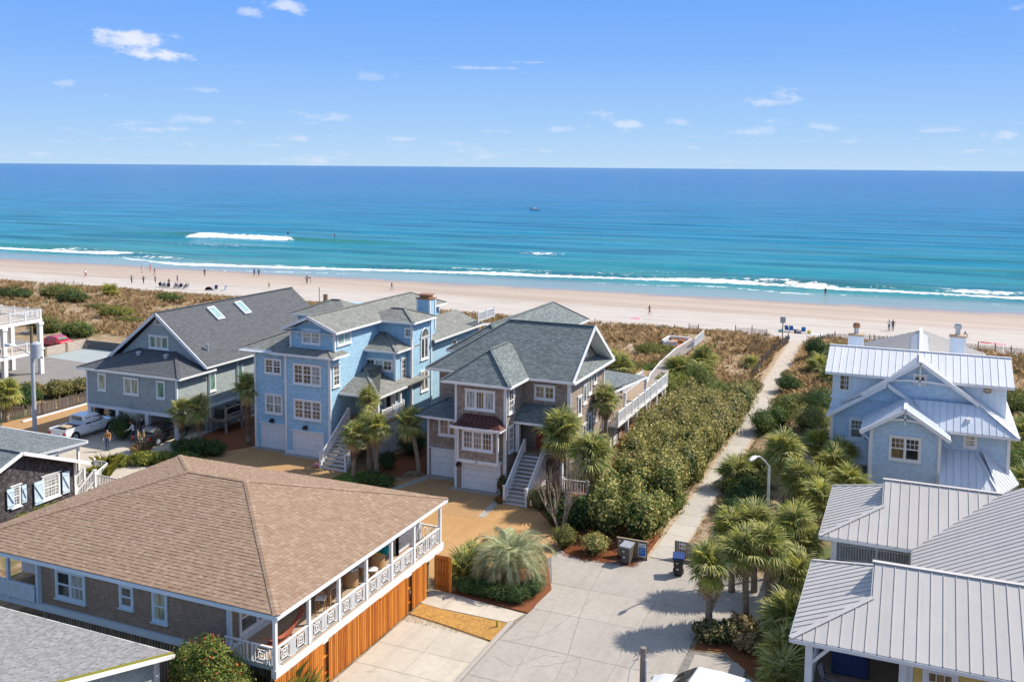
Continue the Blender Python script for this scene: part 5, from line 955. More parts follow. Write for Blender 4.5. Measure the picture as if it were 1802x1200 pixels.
wallbox(h,.15,12,39.3,46,0,3.9,'siding_yellow'); wallbox(h,.6,12,45.9,57.2,0,3.9,'siding_yellow','rear_wall'); MB().box(-3.3,.15,43.4,43.6,0,3.9).build('porch_back_wall','wood_grey',h)
for i in range(24): MB().box(-3.3+i*.145,-3.3+i*.145+.12,43.34,43.4,1.3,3.85).build('wall_plank','wood_grey',h)
MB().box(-3.5,.15,38.1,45.6,1.05,1.2).build('porch_deck','wood_grey',h); MB().box(-3.5,.55,46.1,57.3,2.1,2.25).build('rear_deck','white_trim',h)
MB().box(-3.9,12,38.1,45.9,3.82,3.86).build('soffit','white_trim',h); MB().box(-3.9,12,49.6,57.5,3.82,3.86).build('soffit','white_trim',h)
for x,y in ((-3.4,38.25),(-3.4,45.5),(.05,39.2),(-3.4,49.8),(-3.4,57.2),(.3,49.8)): MB().box(x-.14,x+.14,y-.14,y+.14,0,3.85).build('porch_post','white',h)
MB().beam((-3.3,38.25,3.0),(-2.6,38.25,3.75),.12,.12,(0,1,0)).build('brace','white',h); MB().beam((-3.4,49.9,3.0),(-3.4,50.7,3.75),.12,.12,(1,0,0)).build('brace','white',h)
win(h,1.4,39.3,1.5,'F',.88,1.55,1,3,-2,'glass_warm',casing=.2); win(h,4.2,39.3,1.5,'F',.9,1.55,1,3,-2,'glass_warm',casing=.2)
MB().box(.12,.42,39.24,39.32,0,3.85).build('corner_board','white',h)
railing(h,(-3.4,57.1,2.25),(.5,57.1,2.25),.95); railing(h,(-3.4,49.9,2.25),(-3.4,57.1,2.25),.95); railing(h,(-3.2,51.0,2.25),(.4,51.0,2.25),.9); railing(h,(-3.4,38.3,1.2),(-3.4,45.4,1.2),.9)
bench=thing('deck_bench','white slatted bench on the deck between the two metal roofs','bench',(-2.2,55.6,2.25))
for k in range(4): MB().box(-.9,.9,-.22+k*.12,-.12+k*.12,.42,.46).build('slat','white',bench,local=True)
for sx in (-.8,.8): MB().box(sx-.04,sx+.04,-.2,.2,0,.42).build('leg','white',bench,local=True)
MB().box(-.9,.9,.24,.28,.5,.9).build('backrest','white',bench,local=True)
def patio_chair(x,y,z,rz,label):
    a=thing('patio_chair',label,'chair',(x,y,z),rz,'mesh patio chairs on the porch')
    MB().prism([(-.26,-.25,.42),(.26,-.25,.42),(.26,.25,.38),(-.26,.25,.38)],(0,0,.02)).build('seat','cloth_grey',a,local=True); MB().prism([(-.26,.25,.38),(.26,.25,.38),(.26,.42,1.0),(-.26,.42,1.0)],(0,.02,0)).build('backrest','cloth_grey',a,local=True)
    for sx in (-.28,.28):
        MB().tube([(sx,-.28,0),(sx,-.26,.62),(sx,.3,.62)],.018,6).build('arm','black',a,local=True); MB().tube([(sx,.34,0),(sx,.24,.4),(sx,.43,1.02)],.018,6).build('leg','black',a,local=True)
    return a
patio_chair(-2.7,39.6,1.2,R(75),'black framed patio chair beside the white corner post'); patio_chair(-1.3,38.9,1.2,R(-160),'grey mesh patio chair in front of the dark cover')
a=thing('covered_grill','barbecue under a dark navy cover on the porch','grill',(-2.0,41.5,1.2)); MB().prism([(-.75,-.35,.05),(.75,-.35,.05),(.75,.35,.05),(-.75,.35,.05)],(0,0,.85)).prism([(-.55,-.33,.9),(.55,-.33,.9),(.5,.3,.9),(-.5,.3,.9)],(0,.05,.35)).build('cover','cloth_navy',a,local=True,bevel=.06); MB().box(-.7,.7,-.3,.3,0,.05).build('base','black',a,local=True)
# ================================================================ white deck house (far left)
h=thing('white_deck_house','white columned beach house with stacked open decks and glass rail','house',(-90,70,0))
MB().box(-101,-86,60,73.2,5.6,5.98).build('upper_deck','white',h); MB().box(-100.9,-86.1,60.1,73.1,5.98,6.02).build('deck_boards','wood_deck',h); MB().box(-101,-86,58,73.2,2.25,2.6).build('lower_deck','white',h); MB().box(-100.9,-86.1,60.1,73.1,2.6,2.64).build('deck_boards','wood_deck',h)
for x,y in ((-86.2,73.0),(-86.2,68.6),(-86.2,64.4),(-86.2,61),(-90.5,73),(-94.5,73),(-98.5,73)): MB().box(x-.22,x+.22,y-.22,y+.22,0,5.6).box(x-.3,x+.3,y-.3,y+.3,5.3,5.6).box(x-.3,x+.3,y-.3,y+.3,2.64,2.8).build('column','white',h)
railing(h,(-86.1,60.1,6.02),(-86.1,73.0,6.02),.9); railing(h,(-86.1,73.1,6.02),(-96,73.1,6.02),.9); railing(h,(-86.1,64,2.64),(-86.1,73.0,2.64),.9,bal=.3)
wallbox(h,-101,-91,58,72,2.64,5.6,'white_trim'); wallbox(h,-101,-90.5,58,71,6.02,8.8,'white_trim','upper_wall'); win(h,-90.5,69.3,6.4,'R',2.2,1.9,2,1,1,'glass_sky',style='one'); win(h,-91,66,3.0,'R',2.4,1.9,2,1,1,'glass',style='one'); win(h,-91,70,3.0,'R',1.6,1.9,2,1,1,'glass',style='one')
# lot walls
a=thing('lot_wall','pale board wall with rust brown posts along the parking lot','wall',(-93.5,83,0)); 
for k in range(4): MB().box(-93.55,-93.4,79.8,85.9,.05+k*.26,.29+k*.26).build('board','board_pale',a)
for y in (79.8,82.8,85.9): MB().box(-93.62,-93.34,y-.14,y+.14,0,1.15).build('post','wood_post',a)
a=thing('lattice_wall','dark diagonal lattice wall at the back of the parking lot','wall',(-88,86,0)); MB().box(-93.2,-84.5,85.75,85.85,.02,.95).build('backing','dark_metal',a); MB().box(-93.3,-84.4,85.65,85.95,.95,1.05).build('cap','soil_sand',a); mb=MB()
for i in range(60):
    x=-93.6+i*.16
    for s_ in (-1,1): mb.beam((max(-93.2,min(-84.5,x)),85.72,.05),(max(-93.2,min(-84.5,x+s_*.9)),85.72,.93),.03,.03,(0,1,0))
mb.build('lattice','cloth_grey',a,kind='stuff')
# ================================================================ vegetation
def rawmesh(name,v,f,mats,mi=None):
    me=bpy.data.meshes.new(name); me.from_pydata(v,[],f)
    for m_ in mats: me.materials.append(MATS[m_])
    if mi: me.polygons.foreach_set('material_index',mi)
    me.update(); return me
def fan_frond(seed,mat,droop=.35,ln=.85,pet=.55,n=22,stem='palm_green'):
    """fan leaf: stalk along +X, then folded segments spread like a hand, tips free and drooping"""
    r=random.Random(seed); v=[]; f=[]
    for i in range(6):
        pass
    w_=.018; v+=[(0,-w_*1.6,0),(0,w_*1.6,0),(pet,w_,-.04),(pet,-w_,-.04),(0,0,-.03),(pet,0,-.07)]; f+=[(0,1,2,3),(0,4,5,3),(1,4,5,2)]
    for i in range(n):
        a=(-1+2*i/(n-1))*2.05+r.uniform(-.04,.04); L_=ln*(1-.18*(abs(a)/2.05)**2)*r.uniform(.85,1.08); dx,dy=math.cos(a),math.sin(a); px,py=-dy,dx
        c=.30+.05*abs(a); k=len(v); hw=.042; m1=.5*L_; dr=droop*r.uniform(.6,1.5)
        B=(pet+.02,0,-.05)
        def pt(d,s_,z): return (B[0]+dx*d+px*s_,B[1]+dy*d+py*s_,B[2]+z-.12*(abs(a)/2)**2*d)
        v+= [pt(.02,0,.0),pt(m1,hw,.02-.10*m1),pt(m1,0,.055-.10*m1),pt(m1,-hw,.02-.10*m1),pt(L_*.82,hw*.5,-.10*L_-dr*.12),pt(L_*.82,-hw*.5,-.10*L_-dr*.12),pt(L_*.97,r.uniform(-.03,.03),-.14*L_-dr*.42)]
        f+= [(k,k+1,k+2),(k,k+2,k+3),(k+1,k+4,k+5,k+2),(k+2,k+5,k+3),(k+4,k+6,k+5)]
    return rawmesh('frond',v,f,[mat])
FG=[fan_frond(i,'palm_green',.3+.15*i) for i in range(4)]; FY=[fan_frond(10+i,'palm_yellow',.35) for i in range(2)]; FD=[fan_frond(20+i,'palm_dead',1.3,.75) for i in range(2)]
TR={}
def trunk_mesh(h_,r_,boots,seed,lean):
    r=random.Random(seed); mb=MB(); n=max(5,int(h_/.35)); P=[]; Rr=[]
    for i in range(n+1):
        t_=i/n; P.append((lean*t_*t_+.02*math.sin(3*t_+seed),.5*lean*t_*math.sin(seed)+.02*math.cos(4*t_),h_*t_-.05)); Rr.append(r_*(1.25-.35*t_ if t_<.25 else 1.16-.16*t_)*r.uniform(.94,1.06))
    mb.tube(P,Rr,10); bt=MB()
    if boots:
        k=0; z=h_*(1-boots)
        while z<h_+.02:
            t_=z/h_; c=Vector((lean*t_*t_,.5*lean*t_*math.sin(seed),z))
            for j in range(5):
                a=2*math.pi*(j+.5*(k%2))/5+r.uniform(-.1,.1); d=Vector((math.cos(a),math.sin(a),0)); s_=Vector((-d.y,d.x,0)); rr=r_*1.0; o=c+d*rr*.8
                L_=r.uniform(.14,.26); tip=o+d*(.16+r.uniform(0,.08))+V(0,0,L_)
                bt.add([o-s_*.06,o+s_*.06,o+V(0,0,.1)-s_*.06+d*.02,o+V(0,0,.1)+s_*.06+d*.02,tip-s_*.03,tip+s_*.03],((0,1,5,4),(2,4,5,3),(0,4,2),(1,3,5)))
            z+=.10; k+=1
    return mb,bt
pr=random.Random(11)
def fan_palm(x,y,h_,label,size=1.0,nf=30,boots=.45,yel=.15,dead=4,lean=0,z0=None,r_=.15,group='fan palms'):
    z0=gz(x,y) if z0 is None else z0
    t_=thing('fan_palm',label,'palm tree',(x,y,z0),0,group); sd=pr.randint(0,9999)
    if h_>.3:
        mb,bt=trunk_mesh(h_,r_,boots,sd,lean); mb.build('trunk','bark_palm',t_,local=True,smooth=True,fix=False)
        if bt.v: bt.build('trunk_boots','palm_boot',t_,local=True,kind='stuff',fix=False)
    top=Vector((lean,.5*lean*math.sin(sd),h_))
    dead=pr.choice((2,4,6,9)); nf=int(nf*pr.uniform(.78,1.1)); dip=pr.uniform(92,124)
    for i in range(nf+dead):
        u=i/nf; az=i*2.39996+pr.uniform(-.25,.25)
        if i<nf: pitch=R(82-dip*u**1.1+pr.uniform(-14,14)); me=pr.choice(FY) if pr.random()<yel else pr.choice(FG)
        else: pitch=R(pr.uniform(-78,-50)); me=pr.choice(FD)
        o=bpy.data.objects.new('frond',me); COL.objects.link(o); o.parent=t_; o.location=top+Vector((0,0,.12-.3*u)); o.rotation_euler=(pr.uniform(-.35,.35),-pitch,az); s_=size*pr.uniform(.78,1.18); o.scale=(s_,s_,s_)
    return t_
G1='fan palms around the houses'
for a in ((-53.3,58.0,3.0,'short fan palm with two-tone trunk beside the carport post',.82,24,.6),(-51.75,58.4,3.3,'fan palm with thick booted trunk beside the grey house wall',.9,30,.55),
 (-49.3,61.15,4.6,'tall dark fan palm between the grey house and the blue house',.95,30,.85),
 (-37.0,57.5,3.2,'fan palm with shaggy trunk directly in front of the blue house stairs',.85,22,.6),(-36.5,59.0,3.5,'slim fan palm beside the white lattice of the blue house',.85,24,.3),(-35.6,58.4,3.6,'fan palm with ragged trunk collar on the small green lawn',.9,26,.35),
 (-37.3,60.3,5.0,'fan palm whose crown covers the blue house porch roof edge',.8,20,.3),(-33.0,60.0,3.9,'leaning fan palm beside the cedar house garage wing',.95,26,.25),
 (-22.3,60.3,4.3,'dense rounded fan palm over the cedar house porch stair',1.3,52,.3),(-19.2,58.5,3.6,'fan palm with clean straight trunk between bare tree and hedge',1.3,50,.12),(-21.2,68.0,5.0,'tall fan palm against the flank windows of the cedar house',.95,32,.3)):
    x,y,hh,lb,sz,nf,bo=a; fan_palm(x,y,hh,lb,sz,nf,bo,.16,5,pr.uniform(-.25,.25) if 'leaning' not in lb else -.6,0,group=G1)
fan_palm(-72.6,57.8,2.6,'yellowing fan palm beside the steel utility pole',1.0,36,.5,.55,6,.2,0,group=G1)
G2='fan palms in the thicket beside the path'
for a in ((-8.75,45.2,3.2,'yellow fan palm with smooth grey trunk beside the dark trash bin',1.0,32,.0),(-7.15,46.35,3.7,'fan palm with rough trunk, middle of three by the street',1.0,34,.2),(-6.25,47.2,3.8,'fan palm with rough trunk close to the yellow house corner',1.05,36,.2),
 (-8.5,49.9,3.4,'fan palm overhanging the blue-lidded bin screen',1.0,34,.2),(-7.4,50.4,3.7,'fan palm just in front of the street lamp',1.0,34,.2),(-5.6,51.2,3.6,'fan palm beside the courtyard deck post',1.05,36,.2),(-4.7,50.6,2.8,'low fan palm pressed against the courtyard railing',.95,30,.2),(-5.0,47.6,2.4,'low fan palm under the metal roof corner',1.0,30,.2),
 (-7.66,65.07,3.4,'fan palm with short thick trunk behind the street lamp',1.2,42,.5),(-6.6,63.2,2.4,'fan palm right of the lamp post thicket',1.05,34,.2),(-6.2,71.6,2.6,'fan palm below the left gable of the pale blue house',1.0,32,.3),(-4.6,69.4,2.4,'fan palm touching the pale blue house lower roof',1.0,32,.3),(-4.6,66.5,2.5,'fan palm in front of the pale blue house box window wall',1.05,34,.3),(-3.5,62.2,2.8,'fan palm beside the rear metal roof eave',1.05,36,.3),(-4.8,59.6,2.3,'fan palm behind the rear metal roof corner',1.05,34,.3),(-5.4,62.6,2.2,'fan palm in the middle of the thicket below the pale blue house',1.0,30,.3)):
    x,y,hh,lb,sz,nf,bo=a; fan_palm(x,y,hh,lb,sz,nf,bo,.38,4,pr.uniform(-.25,.25),0,group=G2)
G3='trunkless fan palms'
for x,y,hh,lb,sz,nf in ((-11.2,66.6,.8,'dark trunkless fan palm at the bend of the path',1.25,34),(-10.0,68.6,.9,'trunkless fan palm behind the dark one at the path bend',1.2,30),(-4.9,44.6,1.3,'pale trunkless fan palm in front of the porch post',1.15,34),(-4.8,42.2,.9,'trunkless fan palm beside the white corner column',1.1,32),(-4.6,40.6,.7,'trunkless fan palm with dry skirt below the metal roof',1.05,30),
  (-22.7,97,.9,'trunkless fan palm on the landward side of the boardwalk bushes',1.35,34),(-21.2,102.2,1.1,'trunkless fan palm nearest the boardwalk deck',1.35,34),(-20.6,99.0,.7,'trunkless fan palm beside the brown dune scrub',1.2,28),(-28.5,96,.6,'trunkless fan palm behind the cedar house deck roof',1.3,28),(-30.5,99,.6,'trunkless fan palm behind the cedar house gable',1.3,26),
  (-22.4,46.9,.35,'dark trunkless fan palm beside the pindo palm',1.0,26),(-22.2,45.4,.3,'trunkless fan palm between gate and pindo palm',.95,24),(7.3,72.0,1.2,'trunkless fan palm behind the low blue roof hip',1.2,30),(8.2,84,1.6,'trunkless fan palm right of the pale blue house wall',1.3,30),(-9.6,108,.5,'dark trunkless fan palm beside the sand path fence',1.2,26),(-8.0,104,.6,'trunkless fan palm on the dune by the pale blue house',1.2,26),(-16.9,107.5,.4,'small trunkless fan palm on the dune left of the sand path',.9,22),(-122,117,.4,'yellow trunkless fan palm on the dune grass',1.4,22)):
    fan_palm(x,y,hh,lb,sz,nf,0,.3 if x>-100 else .9,3,0,None if y>80 else 0,group=G3)
# pindo palm: long arching feather leaves
def feather(seed,ln,arch,mat='pindo_leaf'):
    r=random.Random(seed); v=[]; f=[]; n=34; P=[]
    x=z=0; a=R(68)
    for i in range(n+1):
        P.append((x,z,a)); st=ln/n; x+=math.cos(a)*st; z+=math.sin(a)*st; a-=arch/n*(.4+1.2*i/n)
    for i in range(n):
        k=len(v); w_=.02*(1-i/n)+.004; v+=[(P[i][0],-w_,P[i][1]),(P[i][0],w_,P[i][1]),(P[i+1][0],w_,P[i+1][1]),(P[i+1][0],-w_,P[i+1][1])]; f.append((k,k+1,k+2,k+3))
        if i<5: continue
        for s_ in (-1,1):
            L_=.52*math.sin(math.pi*(i/n)**.75*.93+.1)*r.uniform(.85,1.1); ca,sa=math.cos(P[i][2]),math.sin(P[i][2])
            d=Vector((ca*.62-sa*-.0,s_*.72,sa*.62))+Vector((-sa,0,ca))*.42; d.normalize(); b0=Vector((P[i][0],0,P[i][1])); k=len(v); wv=Vector((ca,0,sa))*.016
            v+=[tuple(b0-wv),tuple(b0+wv),tuple(b0+d*L_*.6+wv+V(0,0,-.03)),tuple(b0+d*L_+V(0,0,-.16*L_-.05))]; f.append((k,k+1,k+2,k+3))
    return rawmesh('feather_frond',v,f,[mat])
FF=[feather(i,2.15,R(150+12*i)) for i in range(4)]; FFd=[feather(9,1.9,R(190),'palm_dead')]
pt=thing('pindo_palm','silvery arching feather palm above a clipped low hedge at the street corner','palm tree',(-19.8,46.3,0)); MB().tube([(0,0,0),(.02,0,.5),(0,0,1.0)],[.42,.38,.3],12).build('trunk','palm_boot',pt,local=True)
for i in range(64):
    u=i/64; o=bpy.data.objects.new('frond',FFd[0] if u>.93 else pr.choice(FF)); COL.objects.link(o); o.parent=pt; o.location=(0,0,1.0-.25*u); o.rotation_euler=(pr.uniform(-.2,.2),R(-14+66*u+pr.uniform(-8,8)),i*2.39996+pr.uniform(-.2,.2)); s_=1.5*pr.uniform(.8,1.12); o.scale=(s_,s_,s_)
# leafy shrubs
def leafmesh(name,blobs,n,size,mat,seed=0,parent=None,shell=.35,zmin=.03,asp=1.9,kind='stuff'):
    rg=np.random.default_rng(seed); bl=np.array(blobs,float); w_=(bl[:,3]*bl[:,4]+bl[:,4]*bl[:,5]+bl[:,3]*bl[:,5]); idx=rg.choice(len(bl),n,p=w_/w_.sum()); b_=bl[idx]
    d=rg.normal(size=(n,3)); d/=np.linalg.norm(d,axis=1,keepdims=True); d[:,2]=np.where(rg.random(n)<.7,np.abs(d[:,2]),d[:,2])
    lump=1+.13*np.sin(d[:,0]*5+idx)*np.cos(d[:,1]*6+idx*2)+.10*np.sin(d[:,2]*7+d[:,0]*9+idx)+.07*rg.normal(size=n)
    rad=(1-shell*rg.random(n)**1.8)*lump; p=b_[:,:3]+d*b_[:,3:6]*rad[:,None]; keep=p[:,2]>zmin; 
    # drop leaves that fall deep inside a neighbouring blob
    for k in range(len(bl)):
        q=((p-bl[k,:3])/(bl[k,3:6]*.72)); keep&=~((np.sum(q*q,1)<1)&(idx!=k))
    p=p[keep]; d=d[keep]; m_=len(p)
    nr=d+rg.normal(scale=.55,size=(m_,3)); nr/=np.linalg.norm(nr,axis=1,keepdims=True)
    t_=np.cross(nr,rg.normal(size=(m_,3))); t_/=np.linalg.norm(t_,axis=1,keepdims=True); s_=np.cross(nr,t_); L_=size*rg.uniform(.6,1.35,m_)[:,None]
    v=np.stack([p-t_*L_*.5,p+s_*L_/asp*.5+nr*L_*.08,p+t_*L_*.5,p-s_*L_/asp*.5+nr*L_*.08],1).reshape(-1,3)
    me=bpy.data.meshes.new(name); me.vertices.add(4*m_); me.vertices.foreach_set('co',v.astype(np.float32).ravel()); me.loops.add(4*m_); me.loops.foreach_set('vertex_index',np.arange(4*m_,dtype=np.int32)); me.polygons.add(m_); me.polygons.foreach_set('loop_start',np.arange(0,4*m_,4,dtype=np.int32)); me.update(); me.validate()
    me.materials.append(MATS[mat]); o=bpy.data.objects.new(name,me); COL.objects.link(o); o.parent=parent
    if kind: o['kind']=kind
    return o
def coremesh(blobs,parent,mat='bark',sc=.72):  # dark filler added inside the foliage to block see-through, not real branches
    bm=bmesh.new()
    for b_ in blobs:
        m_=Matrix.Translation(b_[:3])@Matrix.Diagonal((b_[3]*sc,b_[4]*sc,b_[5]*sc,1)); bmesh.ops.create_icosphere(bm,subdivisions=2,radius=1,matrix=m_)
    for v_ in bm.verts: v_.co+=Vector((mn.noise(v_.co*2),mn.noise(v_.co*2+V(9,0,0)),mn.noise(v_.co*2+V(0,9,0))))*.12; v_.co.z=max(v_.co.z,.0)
    me=bpy.data.meshes.new('dark_core'); bm.to_mesh(me); bm.free(); me.materials.append(MATS[mat]); o=bpy.data.objects.new('dark_core',me); COL.objects.link(o); o.parent=parent; return o
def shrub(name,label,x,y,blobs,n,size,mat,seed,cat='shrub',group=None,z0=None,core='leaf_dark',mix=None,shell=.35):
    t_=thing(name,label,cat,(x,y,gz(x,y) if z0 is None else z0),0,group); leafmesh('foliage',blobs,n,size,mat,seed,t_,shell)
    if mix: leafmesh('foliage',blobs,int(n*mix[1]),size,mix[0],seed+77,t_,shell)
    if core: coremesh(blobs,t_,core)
    mb=MB()
    for k in range(3): a=k*2.1+seed; mb.tube([(0,0,-.05),(.15*math.cos(a),.15*math.sin(a),.3),(.4*math.cos(a)*blobs[0][3],.4*math.sin(a)*blobs[0][4],blobs[0][2])],[.05,.04,.02],5)
    mb.build('stems','bark',t_,local=True); return t_
rh=random.Random(21)
def hedge_blobs(x0,x1,y0,y1,hh,step,ox,oy):
    B=[]; y=y0
    while y<y1:
        xa=x0(y) if callable(x0) else x0; xb=x1(y) if callable(x1) else x1; n=max(1,round((xb-xa)/step))
        for i in range(n):
            xx=xa+(xb-xa)*(i+.5)/n+rh.uniform(-.2,.2); r_=step*.72*rh.uniform(.7,1.25); k_=rh.uniform(.68,1.12); B.append((xx+rh.uniform(-.25,.25)-ox,y+rh.uniform(-.4,.4)-oy,hh*k_*.42,min(r_,(xb-xa)*.6),r_,hh*k_*.58))
        y+=step
    return B
xl=lambda y: float(np.interp(y,(54,58,64,74,84,92),(-17.6,-18.3,-18.9,-20.1,-20.3,-19.0))); xr=lambda y: -14.1+.012*(y-54)
shrub('hedge','glossy dark green end of the tall hedge behind the blue sign',-16,57,hedge_blobs(xl,xr,55.0,60,3.2,1.5,-16,57),8000,.21,'leaf_mid',1,'hedge','clumps of the tall hedge by the path',0,mix=('leaf_hedge',1.4))
shrub('hedge','sunlit yellow-green middle of the tall hedge along the path',-16.5,66,hedge_blobs(xl,xr,60.8,72,3.5,1.6,-16.5,66),20000,.20,'leaf_hedge',2,'hedge','clumps of the tall hedge by the path',0,mix=('leaf_olive',.35))
shrub('hedge','browner rear stretch of the tall hedge toward the dune',-17,80,hedge_blobs(xl,xr,72.8,87,3.3,1.7,-17,80),22000,.20,'leaf_hedge',3,'hedge','clumps of the tall hedge by the path',0,mix=('leaf_brown',.5))
shrub('hedge','dark green seaward tip of the tall hedge where the sand path starts',-15.8,89.5,hedge_blobs(-18,-14.2,87.5,93,2.4,1.5,-15.8,89.5),7000,.19,'leaf_mid',4,'hedge','clumps of the tall hedge by the path',0,mix=('leaf_olive',.5))
for i,(x,y,z_,mt,lb) in enumerate(((-17.6,62.5,2.6,'leaf_brown','brown dry clump sticking up from the tall hedge top'),(-16.4,69.5,2.7,'leaf_olive','olive shrub bulging from the middle of the tall hedge'),(-18.6,75.5,2.4,'leaf_brown','brown shrub crown on the house side of the tall hedge'),(-15.2,78.5,2.2,'leaf_mid','green shrub spilling from the hedge over the path'),(-14.7,66.5,1.6,'leaf_hedge','low sprawling shoots of the hedge at the path edge'),(-18.3,83.5,2.3,'leaf_olive','loose olive shrub near the seaward end of the tall hedge'),(-14.6,59.6,1.5,'leaf_mid','low green shoots at the hedge foot near the sign'))):
    shrub('hedge_shrub',lb,x,y,[(0,0,z_*.55,1.1,1.3,z_*.62),(.5,.8,z_*.45,.8,.9,z_*.55)],2600,.17,mt,300+i,'shrub','shrubs grown into the tall hedge',0,mix=('leaf_hedge',.3),shell=.5)
def ball(r_,rz=None,k=.85): return [(0,0,(rz or r_)*k,r_,r_,rz or r_)]
